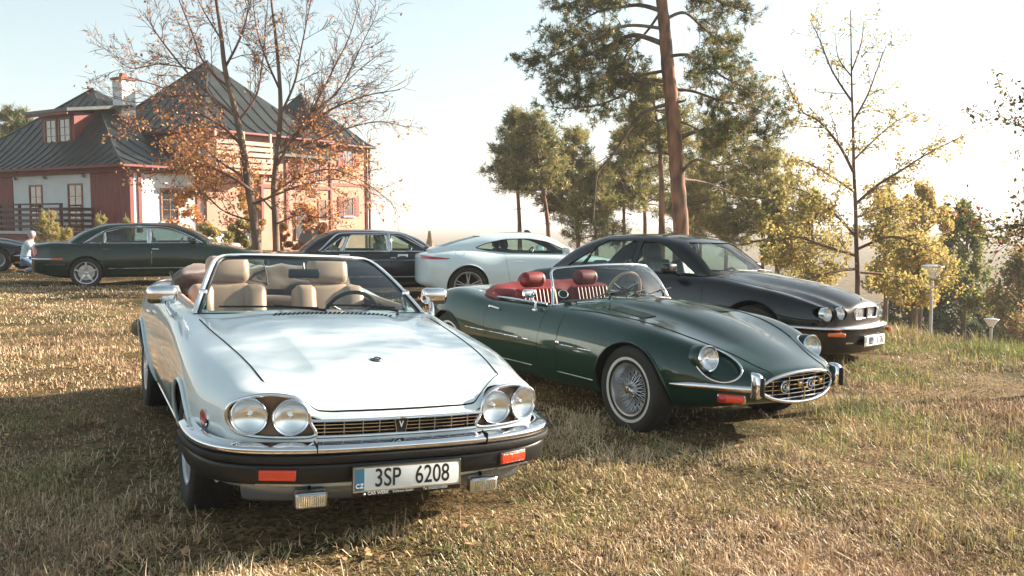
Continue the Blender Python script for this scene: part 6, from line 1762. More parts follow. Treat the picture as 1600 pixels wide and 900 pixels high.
# --- bare autumn trees by the house
def bare_tree(label, trunk, Yd, r0, seed, limbs):
    root = thing('autumn_tree', label, 'tree', group=None); t = Tree(seed); r = t.r
    P = [rel(x, y, Yd) for x, y in trunk]; b = P[0].copy(); b[2] = gz(b[0], b[1]) - .2
    path = spline([b] + P, 7); n = len(path)
    rad = np.interp(np.linspace(0, 1, n), [0, .12, .5, 1], [r0 * 1.3, r0, r0 * .7, r0 * .2])
    MB().tube(path, rad, 12, cap=False).build('trunk', M['bark2'], root, 80)
    def keep(q, r_):
        h = q[2] / 8.5
        c = rel(300, 300, Yd)
        dens = 1.0 if q[2] < 3.0 else max(.09, 1.0 - (q[2] - 3.0) / 2.0)
        dens *= .55 + .45 * min(1, max(0, (-5.0 - q[0]) / 3))
        return dens * .95
    cfg = dict(levels=4, step=[.4, .3, .22, .15], wander=[.09, .12, .15, .17], up=[.02, .015, .01, .0], taper=[.25, .25, .3, .4], seg=[6, 5, 4, 3], leaf_from=2, leaves=7, leaf_ref=.5, spread=.10, keep=keep,
               kids=[7, 7, 6], start=[.2, .15, .1], angle=[.6, .65, .7], ratio=[.5, .5, .48], rr=[.5, .5, .55], rmin=.0075)
    for (pp, rr_, dp) in limbs:
        Q = [rel(x, y, Yd + dp * (i / (len(pp) - 1))) for i, (x, y) in enumerate(pp)]
        rr_ *= .8; S_ = spline(Q, 6); t.limb(S_, rr_, rr_ * .22, 7)
        L = np.sum(np.linalg.norm(np.diff(S_, axis=0), axis=1)); nk = int(L * 4.4)
        for k in range(nk):
            tt = .12 + .88 * (k + r.random()) / nk; tt = min(tt, .99); i = int(tt * (len(S_) - 1)); d = S_[min(i + 1, len(S_) - 1)] - S_[max(i - 1, 0)]; d /= np.linalg.norm(d)
            a = np.array([r.gauss(0, 1), r.gauss(0, 1), r.gauss(.15, .8)]); a -= d * (a @ d); a /= np.linalg.norm(a)
            an = r.uniform(.45, .85); nd = d * math.cos(an) + a * math.sin(an)
            t.grow(S_[i], nd, r.uniform(.7, 1.7) * (1.1 - .5 * tt), rr_ * .38 * (1.1 - .7 * tt), 2 if tt > .75 else 1, dict(cfg, kids=[7, 6, 5]))
    t.mb.build('limbs', M['twig'], root, 80)
    leaves_mesh('crown', t.leafP, .092, [LM['orange'], LM['rust'], LM['gold']], root, seed=seed, probs=[.58, .20, .22], aspect=.65)
    return len(t.leafP)
n1 = bare_tree('bare autumn tree with orange lower leaves, left one of the two trunks before the house', [(402, 392), (396, 340), (388, 290), (380, 235), (368, 175), (352, 110), (345, 50), (335, -20), (330, -60)], 26, .13, 71, [
    ([(395, 300), (360, 275), (320, 260), (280, 265), (225, 272)], .07, -1.5), ([(392, 320), (430, 305), (470, 290), (520, 280), (560, 290)], .05, -1.0),
    ([(380, 230), (350, 200), (310, 175), (260, 140), (200, 120)], .06, 1.2), ([(372, 185), (330, 150), (290, 110), (250, 60), (225, 20)], .06, -1.0),
    ([(360, 140), (320, 100), (300, 50), (280, 0), (270, -30)], .05, .8), ([(352, 105), (375, 60), (390, 10), (400, -30)], .05, -.5), ([(345, 60), (320, 20), (300, -20)], .04, .5),
    ([(388, 280), (340, 250), (300, 215), (240, 200), (180, 210)], .05, 1.8), ([(372, 190), (400, 150), (410, 100), (415, 40), (420, -10)], .045, .3),
    ([(300, 108), (250, 100), (200, 105), (150, 62)], .028, .5), ([(330, 150), (270, 150), (215, 160), (165, 150)], .03, -.8), ([(392, 345), (350, 330), (310, 300), (260, 310)], .04, -1.2)])
n2 = bare_tree('bare autumn tree with wide thin branches, right one of the two trunks before the house', [(432, 392), (430, 340), (428, 290), (433, 240), (438, 180), (437, 130), (432, 70), (425, 10), (420, -40)], 26.6, .105, 72, [
    ([(432, 260), (460, 215), (490, 190), (520, 170), (570, 150), (625, 140)], .06, -1.0), ([(434, 235), (470, 200), (500, 150), (520, 110), (545, 60), (560, 10)], .06, 1.0),
    ([(438, 180), (460, 130), (470, 80), (480, 30), (490, -20)], .05, .4), ([(437, 140), (415, 90), (400, 40), (395, -10)], .045, -.5),
    ([(430, 300), (470, 275), (520, 265), (570, 285), (615, 320)], .045, -.8), ([(433, 240), (480, 225), (530, 205), (590, 190), (640, 200)], .045, .9),
    ([(428, 330), (400, 300), (380, 285), (340, 290), (300, 300)], .04, 1.0), ([(470, 200), (510, 160), (560, 110), (600, 80)], .035, 1.4), ([(480, 180), (530, 140), (570, 60), (590, 20)], .035, -1.4), ([(432, 350), (470, 335), (500, 340), (540, 330)], .035, -.6)])
print('bare leaves', n1, n2)

# --- thin yellowing tree on the right
def slim_tree(label, trunk, Yd, r0, seed, limbs, leafs=.062, mats=None, probs=None, name='birch_tree', keepf=None, nkf=5.5, lv=6, base=True, bark='bark2', group=None, cat='tree'):
    root = thing(name, label, cat, group=group); t = Tree(seed); r = t.r
    P = [rel(x, y, Yd) for x, y in trunk]
    if base: b = P[0].copy(); b[2] = gz(b[0], b[1]) - .2; P = [b] + P
    path = spline(P, 7); n = len(path)
    MB().tube(path, np.linspace(r0, r0 * .15, n), 10, cap=False).build('trunk', M[bark], root, 80)
    cfg = dict(levels=4, step=[.3, .22, .16, .12], wander=[.09, .12, .14, .15], up=[.015, .01, .0, .0], taper=[.25, .3, .3, .4], seg=[5, 4, 3, 3], leaf_from=2, leaves=lv, leaf_ref=.3, spread=.05,
               kids=[6, 5, 4], start=[.2, .15, .1], angle=[.6, .65, .7], ratio=[.5, .5, .5], rr=[.5, .5, .55], rmin=.005)
    if keepf: cfg['keep'] = keepf
    for (pp, rr_, dp) in limbs:
        Q = [rel(x, y, Yd + dp * (i / (len(pp) - 1))) for i, (x, y) in enumerate(pp)]
        S_ = spline(Q, 6); t.limb(S_, rr_, rr_ * .22, 6)
        L = np.sum(np.linalg.norm(np.diff(S_, axis=0), axis=1)); nk = int(L * nkf) + 2
        for k in range(nk):
            tt = .1 + .9 * (k + r.random()) / nk; tt = min(tt, .99); i = int(tt * (len(S_) - 1)); d = S_[min(i + 1, len(S_) - 1)] - S_[max(i - 1, 0)]; d /= np.linalg.norm(d)
            a = np.array([r.gauss(0, 1), r.gauss(0, 1), r.gauss(0, .6)]); a -= d * (a @ d); a /= np.linalg.norm(a)
            an = r.uniform(.45, .85); nd = d * math.cos(an) + a * math.sin(an)
            t.grow(S_[i], nd, r.uniform(.35, .85) * (1.1 - .5 * tt), rr_ * .4 * (1.1 - .7 * tt), 2, cfg)
    t.mb.build('limbs', M['twig'], root, 80)
    leaves_mesh('crown', t.leafP, leafs, mats or [LM['yellow'], LM['olive'], LM['gold']], root, seed=seed, probs=probs, aspect=.6)
    return len(t.leafP)
def kf(q, r): return 1.0 if q[2] < 2.4 else max(.22, 1 - (q[2] - 2.4) / 2.2)
n3 = slim_tree('slender half-bare tree with yellow-green leaves right behind the bonnet of the black saloon', [(1340, 440), (1338, 380), (1337, 330), (1334, 260), (1333, 200), (1331, 140), (1330, 80), (1329, 15)], 16.5, .05, 81, [
    ([(1336, 320), (1370, 290), (1410, 265), (1450, 240), (1505, 212)], .032, .8), ([(1334, 270), (1310, 225), (1280, 190), (1250, 170), (1222, 110)], .03, -.6),
    ([(1333, 190), (1355, 150), (1370, 110), (1385, 70)], .022, .5), ([(1332, 160), (1300, 110), (1280, 60), (1265, 30)], .022, .7),
    ([(1338, 370), (1300, 330), (1260, 300), (1215, 290)], .028, -.9), ([(1339, 400), (1290, 385), (1240, 370), (1200, 385)], .03, .4), ([(1338, 390), (1390, 370), (1430, 380), (1470, 400)], .028, -.5),
    ([(1334, 250), (1370, 215), (1400, 190), (1430, 175)], .022, 1.0), ([(1331, 110), (1345, 70), (1350, 30)], .016, -.4), ([(1331, 120), (1310, 90), (1305, 50)], .016, .4),
    ([(1340, 420), (1300, 425), (1250, 440), (1200, 455)], .026, -1.0), ([(1340, 425), (1390, 430), (1440, 440), (1480, 430)], .026, .6), ([(1337, 340), (1370, 330), (1410, 320), (1450, 330)], .024, 1.2),
    ([(1335, 300), (1290, 270), (1250, 250), (1225, 255)], .022, 1.2)], keepf=kf, lv=14)
n4 = slim_tree('broad-leaved branches reaching in from the right edge', [(1760, 620), (1750, 450), (1740, 300), (1730, 150), (1725, 20), (1720, -200)], 9.0, .09, 82, [
    ([(1735, 330), (1690, 345), (1640, 350), (1600, 352), (1560, 358), (1530, 362)], .018, -.3), ([(1728, 160), (1680, 190), (1640, 205), (1600, 200), (1565, 182)], .014, .2),
    ([(1732, 250), (1680, 280), (1640, 330), (1610, 370), (1580, 365)], .014, .3)] + [([(1735, y0), (1735 + dx * .5, y0 - 30), (1735 + dx, y0 - 50 - abs(dx) * .1)], .03, dp) for (y0, dx, dp) in [(200, 160, .8), (150, 230, -.6), (90, 180, 1.2), (60, 260, -1.0), (20, -90, .9), (0, 200, .4), (-40, 250, 1.3), (-60, -80, -.8), (-90, 180, -1.2), (-120, 240, .3), (-150, -60, .6), (-170, 130, -.5), (120, 300, .2), (-20, 330, -.4), (-200, 100, .7), (230, 350, -.3), (180, 420, .5), (110, 400, -.9), (50, 420, .9), (-10, 430, -.2), (-60, 380, 1.2), (-110, 420, -.8), (-150, 330, .2), (80, 330, 0), (-80, 320, .5), (160, 260, 1.5), (20, 300, 1.5)]], leafs=.048, mats=[LM['rust'], LM['olive'], LM['dark']], probs=[.2, .45, .35], nkf=6, lv=12.0, name='beech_tree')  # unseen outer limbs added to the crown to shade the white car's bonnet
print('slim', n3, n4)

# --- leafy background trees
def leafy(label, px, by, ty, Yd, wpx, seed, mats, probs, name='broadleaf_tree', leaf=.16, n=5200, group='trees on the slope behind the lamps', weep=0.0, cat='tree', lumps=42, trunk=.12, shape=1.0, floor=0.0):
    root = thing(name, label, cat, group=group); r = np.random.default_rng(seed)
    a = rel(px, by, Yd); b = rel(px, ty, Yd); W = wpx / 1450 * Yd / 2; H = b[2] - a[2]
    gzv = gz(a[0], a[1]); base = np.array([a[0], a[1], min(gzv, a[2]) - .2])
    t = MB(); t.tube(spline([base, a, a + (b - a) * .5 + np.array([.1, 0, 0]), b - np.array([0, 0, .3])], 5), np.linspace(trunk, trunk * .15, 16), 7, cap=False)
    t.build('trunk', M['bark2'], root, 80)
    C = []; lim = MB()
    for k in range(lumps):
        f = floor + (1 - floor) * (k + r.random()) / lumps; rad = W * (math.sin(math.pi * min(.97, .12 + .88 * f)) ** .7) * (.35 + .65 * r.random()) * shape
        if f > .85: rad *= .6
        az = r.random() * 6.283; c = a + (b - a) * f + np.array([math.cos(az) * rad, math.sin(az) * rad * .8, 0])
        C.append((c, (.11 + .17 * r.random()) * W * 1.25, f)); 
        lim.tube([a + (b - a) * max(0, f - .12), (c + a + (b - a) * f) / 2, c], [trunk * .35, trunk * .2, .008], 4, cap=False)
    lim.build('limbs', M['twig'], root, 80)
    P = []
    for c, R_, f in C:
        m = n // lumps; d = r.normal(0, 1, (m, 3)); d /= np.linalg.norm(d, axis=1)[:, None]; q = c + d * (R_ * r.random((m, 1)) ** .45) * np.array([1, 1, .75 + weep])
        q[:, 2] -= weep * R_ * r.random(m) * 1.5; P.append(q)
    P = np.concatenate(P); P = P[P[:, 2] > gzv - .5]
    leaves_mesh('crown', P, leaf, mats, root, seed=seed, probs=probs, aspect=.6, droop=weep)
LS = [("golden birch behind the slender half-bare tree", 1440, 420, 290, 40, 90, [LM['gold'], LM['yellow'], LM['olive']], [.5, .3, .2], 0.4),
      ("green weeping willow-like tree above the hedge at the valley end", 1508, 470, 320, 44, 90, [LM['green'], LM['olive'], LM['yellow']], [.5, .4, .1], .9),
      ("brown and green tall tree rising at the right edge of the valley", 1592, 560, 395, 40, 120, [LM['green'], LM['rust'], LM['olive']], [.4, .25, .35], .6),
      ("olive tree with thin crown left of the golden birch", 1385, 450, 300, 36, 110, [LM['olive'], LM['yellow'], LM['gold']], [.4, .4, .2], .2),
      ("yellow-olive tree behind the bonnet of the black saloon, left of the lamp post", 1265, 445, 300, 32, 130, [LM['yellow'], LM['olive'], LM['gold']], [.4, .4, .2], .2),
      ("copper-coloured shrub-like tree directly behind the tall lamp post", 1430, 470, 370, 31, 130, [LM['gold'], LM['yellow'], LM['olive']], [.45, .35, .2], .1),
      ("dark fir-green tree standing between the two lamps", 1500, 560, 430, 46, 110, [LM['dark'], LM['green']], [.75, .25], .3),
      ("dark evergreen mass behind the foot of the tall lamp post", 1420, 545, 452, 46, 130, [LM['dark'], LM['green']], [.8, .2], .2),
      ("dark evergreen between the short lamp and the right edge", 1565, 600, 470, 50, 110, [LM['dark'], LM['green']], [.6, .4], .3),
      ("straw-yellow tree behind the windscreen pillar of the black saloon", 1215, 410, 300, 34, 90, [LM['yellow'], LM['olive']], [.5, .5], .2)]
for k, (lab, px, by, ty, Yd, w, ms, pr, wp) in enumerate(LS):
    leafy(lab, px, by, ty, Yd, w, 100 + k, ms, pr, weep=wp, leaf=.14 * Yd / 36, n=7500, floor=.0)

# --- bushes round the tree foot and the house
BS = [("yellow-green bush at the foot of the left bare tree", 375, 396, 345, 29, 60, ['olive', 'yellow'], [.5, .5]),
      ("orange-leaved bush beside the right bare tree trunk", 475, 396, 322, 30, 75, ['orange', 'rust', 'gold'], [.5, .3, .2]),
      ("pale yellow bush behind the front end of the dark green saloon", 325, 392, 350, 31, 70, ['yellow', 'gold', 'olive'], [.4, .3, .3]),
      ("olive bush left of the grey covered mound", 440, 398, 352, 31, 40, ['orange', 'gold'], [.6, .4]),
      ("orange creeper bush against the sunlit house wall", 300, 385, 295, 35, 80, ['orange', 'gold', 'rust'], [.5, .3, .2]),
      ("gold-leaved bush in front of the arched window", 380, 388, 300, 33, 60, ['gold', 'orange', 'olive'], [.4, .35, .25])]
for k, (lab, px, by, ty, Yd, w, ms, pr) in enumerate(BS):
    leafy(lab, px, by, ty, Yd, w, 140 + k, [LM[m] for m in ms], pr, name='bush', leaf=.10, n=2600, group='bushes in front of the house', cat='bush', lumps=16, trunk=.03)
def young_pine(label, px, by, ty, Yd, wpx, seed):
    root = thing('young_pine', label, 'shrub', group='young pines by the terrace'); r = random.Random(seed)
    a = rel(px, by, Yd); b = rel(px, ty, Yd); a[2] = min(a[2], gz(a[0], a[1])); W = wpx / 1450 * Yd / 2; H = b[2] - a[2]
    mb = MB(); P = []; D = []
    mb.tube([a, (a + b) / 2, b], [.05, .035, .01], 6, cap=False)
    for k in range(34):
        f = .05 + .8 * k / 34; az = r.random() * 6.283; o = a + (b - a) * f; L = W * (1.05 - .7 * f)
        m = o + np.array([math.cos(az), math.sin(az), .15]) * L * .6; e = m + np.array([math.cos(az) * .25, math.sin(az) * .25, .9]) * L * .6
        pts = spline([o, m, e], 5); mb.tube(pts, np.linspace(.014, .006, len(pts)), 4, cap=False)
        for q in range(3, len(pts)):
            for _ in range(3): P.append(pts[q] + np.array([r.gauss(0, .03) for _ in range(3)])); D.append((pts[q] - pts[q - 1]) / np.linalg.norm(pts[q] - pts[q - 1]))
    mb.build('stems', M['bark2'], root, 80)
    needles_mesh('needles', P, D, .085, [LM['yellow'], LM['olive']], root, per=12, w=.014, seed=seed, probs=[.7, .3])
young_pine('tall young pine with upright yellow-green shoots in front of the terrace railing', 76, 384, 322, 30, 52, 1)
young_pine('small young pine in front of the red wall panel', 157, 384, 328, 31, 26, 2)
young_pine('sparse young pine shoot left of the sunlit wall', 196, 380, 332, 31, 20, 3)
young_pine('short wide young pine at the edge of the rear window of the dark green saloon', 104, 386, 352, 29.5, 26, 4)
# ------------------------------------------------------------------ house
HM = dict(
    roof=mat('dark_metal_roof', (.055, .062, .060), .42, .55, noise_amt=.3, noise_scale=1.2, bump=.2, bump_scale=6),
    plaster=mat('white_plaster', (.66, .69, .70), .85, noise_amt=.10, noise_scale=1.5, bump=.3, bump_scale=30),
    plaster2=mat('warm_plaster', (.44, .26, .19), .85, noise_amt=.15, noise_scale=1.2, bump=.3, bump_scale=30),
    redwood=mat('red_painted_boards', (.21, .026, .020), .6, col2=(.12, .016, .014), noise_scale=3, stretch=(6, 6, .4)),
    brownwood=mat('brown_railing_wood', (.09, .035, .028), .6, noise_amt=.3, noise_scale=4),
    palewood=mat('pale_balcony_boards', (.55, .34, .26), .7, noise_amt=.25, noise_scale=4),
    frame=mat('brown_window_frame', (.30, .11, .05), .5, noise_amt=.2),
    pane=mat('window_pane', (.03, .035, .04), .05, 0, coat=1.0, spec=1.0),
    stone=mat('pale_stone', (.55, .52, .50), .85, noise_amt=.2, noise_scale=4, bump=.4, bump_scale=12),
    brickred=mat('red_brick_cap', (.30, .10, .06), .8, noise_amt=.3),
    tarp=mat('grey_tarpaulin', (.16, .155, .15), .7, noise_amt=.2, noise_scale=3, bump=.5, bump_scale=5),
    steel=mat('galvanised_steel', (.45, .46, .47), .45, .8),
    milk=mat('milky_lamp_shade', (.80, .82, .82), .35, coat=.4),
    canvas=mat('tan_canvas', (.50, .34, .18), .85, noise_amt=.2),
    skin=mat('skin', (.60, .36, .28), .5), denim=mat('blue_denim', (.13, .22, .34), .85, noise_amt=.25, noise_scale=12), shirt=mat('pale_blue_shirt', (.55, .68, .74), .8, noise_amt=.1),
    hair=mat('grey_mauve_hair', (.45, .36, .42), .7, noise_amt=.3, noise_scale=40), shoe=mat('dark_shoe', (.04, .04, .045), .6),
)
HX, HY, HA = -15.6, 38.0, math.atan2(-.54, .84)
house = thing('guest_house', 'red and white timbered house with steep dark metal roofs and a brick chimney', 'house', (HX, HY, 0), HA)
def box(name, x0, x1, y0, y1, z0, z1, m, parent=house, **k): return MB().box(((x0 + x1) / 2, (y0 + y1) / 2, (z0 + z1) / 2), (abs(x1 - x0), abs(y1 - y0), abs(z1 - z0))).build(name, m, parent, None, **k)
Z0, ZB = 1.07, 3.52
# block A
box('lower_wall', -15, 0, 0, 7.1, -2.0, Z0 - .15, HM['stone'])
box('wall', -8.54, -2.63, .0, 7.1, Z0 - .15, ZB, HM['plaster'], label='white plaster wall between red board panels')
box('wall', -2.63, -.002, .03, 7.1, Z0 - .15, ZB - .002, HM['redwood']); box('wall', -15, -8.54, .03, 7.1, Z0 - .15, ZB - .002, HM['redwood'])
box('wall', -.003, .10, .12, 11.3, -2.0, ZB - .01, HM['plaster'], label='sunlit plaster wall')
for k in range(13): box('board', -2.60 + k * .2, -2.60 + k * .2 + .188, -.03, .029, Z0 - .1, ZB - .01, HM['redwood'])
for k in range(30): box('board', -8.75 - k * .2, -8.75 - k * .2 + .188, -.03, .029, Z0 - .1, ZB - .01, HM['redwood'])
box('corner_post', -.10, .14, -.06, .118, Z0 - .15, ZB, HM['redwood'])
box('eave_beam', -15.3, .35, -.20, .03, ZB, ZB + .27, HM['redwood']); box('eave_beam', .105, .35, .035, 3.6, ZB, ZB + .25, HM['redwood'])
box('terrace_slab', -15, -2.4, -1.5, -.005, Z0 - .32, Z0 - .03, HM['redwood']); box('terrace_edge', -15.1, -2.4, -1.62, -1.505, Z0 - .10, Z0 + .02, HM['stone'])
box('terrace_wall', -15, -2.6, -1.3, -.006, -2.0, Z0 - .33, HM['stone'])
for k in range(3): box('wall_joint', -15, -2.6, -1.315, -1.301, .15 + k * .28 - .5, .165 + k * .28 - .5, HM['steel'])
def window(c0, c1, z0, z1, face, at, nx=2, nz_=3, fm='frame', shutters=False, parent=house, d=.05, label=None):
    """face 'y': wall facing -y at y=at ; face 'x': wall facing +x at x=at"""
    w = group_part('window', parent)
    if label: w['label'] = label
    def b(name, a0, a1, q0, q1, o0, o1, m):
        if face == 'y': return box(name, a0, a1, at - o1, at - o0, q0, q1, m, w)
        return box(name, at + o0, at + o1, a0, a1, q0, q1, m, w)
    f = .07
    b('frame', c0, c0 + f, z0, z1, 0, d, HM[fm]); b('frame', c1 - f, c1, z0, z1, 0, d, HM[fm])
    b('frame', c0 + f, c1 - f, z1 - f, z1, 0, d, HM[fm]); b('frame', c0 + f, c1 - f, z0, z0 + f, 0, d, HM[fm])
    iw = (c1 - c0 - 2 * f) / nx; ih = (z1 - z0 - 2 * f) / nz_
    for i in range(nx):
        for j in range(nz_):
            b('pane', c0 + f + i * iw + .012, c0 + f + (i + 1) * iw - .012, z0 + f + j * ih + .012, z0 + f + (j + 1) * ih - .012, .004, .015, HM['pane'])
    b('glazing_grid', c0 + f, c1 - f, z0 + f, z1 - f, 0.0005, .003, HM[fm])
    for i in range(1, nx): b('glazing_bar', c0 + f + i * iw - .011, c0 + f + i * iw + .011, z0 + f, z1 - f, .016, .032, HM[fm])
    for j in range(1, nz_): b('glazing_bar', c0 + f, c1 - f, z0 + f + j * ih - .011, z0 + f + j * ih + .011, .0165, .0315, HM[fm])
    if shutters:
        sw = (c1 - c0) * .45
        for (s0, s1) in ((c0 - sw - .03, c0 - .03), (c1 + .03, c1 + sw + .03)):
            b('shutter', s0, s1, z0, z1, .004, .045, HM['redwood'])
            for j in range(6): b('shutter_slat', s0 + .04, s1 - .04, z0 + .06 + j * (z1 - z0 - .1) / 6, z0 + .06 + (j + .55) * (z1 - z0 - .1) / 6, .046, .06, HM['redwood'])
    b('sill', c0 - .06, c1 + .06, z0 - .06, z0 - .002, 0, .10, HM['stone'])
    return w
window(-4.25, -3.18, Z0, 3.12, 'y', 0.0, 2, 4); window(-7.22, -6.2, Z0, 3.12, 'y', 0.0, 2, 4)
for x in (-5.9, -3.0, -8.2): MB().lathe([(.001, 0), (.10, 0), (.06, .14), (.001, .14)], 12, (x, -.12, ZB - .16), axis='z', closed=False).build('wall_lamp', HM['steel'], house)
# terrace railing: each rail its own piece
rl = group_part('terrace_railing', house)
for k in range(9):
    x = -14.7 + k * 1.53
    box('railing_post', x - .05, x + .05, -1.50, -1.40, Z0 + .02, 2.20, HM['brownwood'], rl)
for j, z_ in enumerate((1.22, 1.46, 1.70, 1.94)): box('rail', -14.9, -2.42, -1.55, -1.502, z_, z_ + .13, HM['brownwood'], rl)
box('handrail', -15, -2.4, -1.58, -1.40, 2.18, 2.25, HM['brownwood'], rl)
for j, z_ in enumerate((1.22, 1.46, 1.70, 1.94)): box('rail', -2.40, -2.35, -1.40, -.06, z_, z_ + .13, HM['brownwood'], rl)
def hip_roof(x0, x1, y0, y1, prof, top, seams=.55, ridge=0.0, name='roof'):
    """prof: (t, z) from eave to apex; t = share of the way to the middle. ridge keeps a flat length along the longer side"""
    cx, cy = (x0 + x1) / 2, (y0 + y1) / 2; hx, hy = (x1 - x0) / 2, (y1 - y0) / 2
    T = spline([(a, b, 0) for a, b in prof], 4)[:, :2]
    def corner(t, sx, sy):
        kx = hx * (1 - t) + ridge * t; ky = hy * (1 - t)
        return (cx + sx * kx, cy + sy * ky)
    mb = MB(); V = []
    for t, z in T:
        for sx, sy in ((-1, -1), (1, -1), (1, 1), (-1, 1)): x, y = corner(t, sx, sy); V.append((x, y, z))
    n = len(T); F = [(i * 4 + j, i * 4 + (j + 1) % 4, (i + 1) * 4 + (j + 1) % 4, (i + 1) * 4 + j) for i in range(n - 1) for j in range(4)]
    F += [(0, 3, 2, 1), tuple((n - 1) * 4 + j for j in range(4))]
    V2 = V
    mb.add(V2, F)
    r = mb.build(name, HM['roof'], house, 20)
    e = MB()
    zs = T[0][1]
    box('eave_board', x0 + .02, x1 - .02, y0 + .02, y1 - .02, zs - .10, zs - .004, HM['redwood'])
    # standing seams, each a strip of its own
    for face in ('y-', 'x+', 'x-'):
        L = hx if face[0] == 'y' else hy; k = int(2 * L / seams)
        for i in range(1, k):
            s = -L + 2 * L * i / k; pts = []
            for t, z in T:
                ext = (hx * (1 - t) + ridge * t) if face[0] == 'y' else hy * (1 - t)
                if abs(s) > ext: break
                if face == 'y-': pts.append((cx + s, cy - hy * (1 - t), z + .02))
                else:
                    sg = 1 if face == 'x+' else -1; pts.append((cx + sg * (hx * (1 - t) + ridge * t), cy + s, z + .02))
            if len(pts) > 1: MB().tube(pts, .028, 4).build('roof_seam', HM['roof'], r, None)
    for sx, sy in ((-1, -1), (1, -1)):
        MB().tube([(*corner(t, sx, sy), z + .02) for t, z in T], .05, 5).build('hip_ridge', HM['roof'], r, None)
    return r
hip_roof(-15.7, .75, -.75, 7.6, [(0, 3.80), (.15, 4.15), (.35, 4.85), (.65, 6.2), (1, 7.8)], 7.8, .62)
# dormer
dm = group_part('dormer', house)
box('dormer_wall', -7.65, -5.15, .95, 3.2, 4.75, 6.35, HM['redwood'], dm)
window(-7.40, -6.48, 4.92, 6.12, 'y', .95, 2, 3, parent=house); window(-6.32, -5.40, 4.92, 6.12, 'y', .95, 2, 3, parent=house)
V = [(-8.2, .35, 6.30), (-4.7, .35, 6.30), (-4.7, 3.6, 6.75), (-8.2, 3.6, 6.75)]; V = V + [(a, b, c + .14) for a, b, c in V]
MB().add(V, [(0, 1, 2, 3), (7, 6, 5, 4), (0, 4, 5, 1), (1, 5, 6, 2), (2, 6, 7, 3), (3, 7, 4, 0)]).build('dormer_roof', HM['roof'], dm, None)
box('dormer_fascia', -8.1, -4.8, .40, .46, 6.18, 6.30, HM['redwood'], dm)
# chimney
ch = group_part('chimney', house)
box('chimney_stack', -5.45, -4.75, 3.1, 3.8, 6.0, 8.0, HM['plaster'], ch); box('chimney_cap', -5.52, -4.68, 3.03, 3.87, 8.002, 8.12, HM['brickred'], ch)
box('chimney_pot', -5.22, -4.98, 3.3, 3.55, 8.122, 8.34, HM['brickred'], ch)
# block B with the balcony
box('wall', -7.4, .3, 3.62, 10.4, Z0, 5.5, HM['plaster2'], label='plaster wall of the middle tower')
hip_roof(-8.1, 1.0, 3.0, 11.0, [(0, 5.5), (.15, 5.85), (.4, 6.8), (.7, 8.0), (1, 9.25)], 9.25, .7)
bl = group_part('balcony', house)
box('balcony_floor', .305, 1.5, 3.2, 6.4, 3.62, 3.76, HM['palewood'], bl)
for j in range(5): box('balcony_board', 1.44, 1.50, 3.2, 6.4, 3.86 + j * .25, 4.03 + j * .25, HM['palewood'], bl)
for j in range(5): box('balcony_board', .35, 1.43, 3.14, 3.20, 3.86 + j * .25, 4.03 + j * .25, HM['palewood'], bl)
for y in (3.25, 4.8, 6.35): box('balcony_post', 1.34, 1.43, y - .05, y + .05, 3.76, 5.45, HM['palewood'], bl)
window(4.2, 5.2, 3.9, 5.2, 'x', .3, 2, 3)
# wing
box('wall', -6.5, .20, 10.41, 11.38, -2.0, 4.55, HM['plaster2']); box('wall', .301, .42, 6.6, 11.37, -2.0, 4.55, HM['plaster2'], label='sunlit wing wall with shuttered windows')
V = [(-.5, 6.5, 5.6), (-.5, 11.42, 5.6), (.9, 11.42, 4.55), (.9, 6.5, 4.55)]; V = V + [(a, b, c + .12) for a, b, c in V]
MB().add(V, [(0, 1, 2, 3), (7, 6, 5, 4), (0, 4, 5, 1), (1, 5, 6, 2), (2, 6, 7, 3), (3, 7, 4, 0)]).build('wing_roof', HM['roof'], house, None)
window(8.55, 9.05, 3.45, 4.3, 'x', .42, 2, 2, shutters=True); window(10.0, 10.5, 3.45, 4.3, 'x', .42, 2, 2, shutters=True)
window(1.4, 2.3, 1.5, 2.9, 'x', .10, 2, 3); window(4.6, 5.4, 1.5, 2.9, 'x', .10, 2, 3)
aw = group_part('arched_window', house)
pts = [(8.7, .6), (9.7, .6)] + [(9.2 + .5 * math.cos(t), 1.6 + .5 * math.sin(t)) for t in np.linspace(0, math.pi, 12)]
MB().prism(pts, .43, .47, 'x').build('arch_pane', HM['pane'], aw, None)
MB().tube([(.48, a, b) for a, b in pts], .06, 6, closed=True).build('arch_frame', HM['frame'], aw, None)
for y in (6.65, 7.6, 8.2, 11.2): box('timber_post', .425, .49, y - .07, y + .07, Z0, 4.5, HM['redwood'])
box('timber_beam', .425, .485, 6.6, 11.3, 3.05, 3.22, HM['redwood'])
window(7.1, 7.45, 3.45, 4.3, 'x', .42, 1, 2); window(10.3, 10.9, 1.5, 2.6, 'x', .42, 2, 2, shutters=False)
for y in (.4, 3.3): box('timber_post', .105, .16, y - .08, y + .08, Z0, ZB - .02, HM['redwood'])
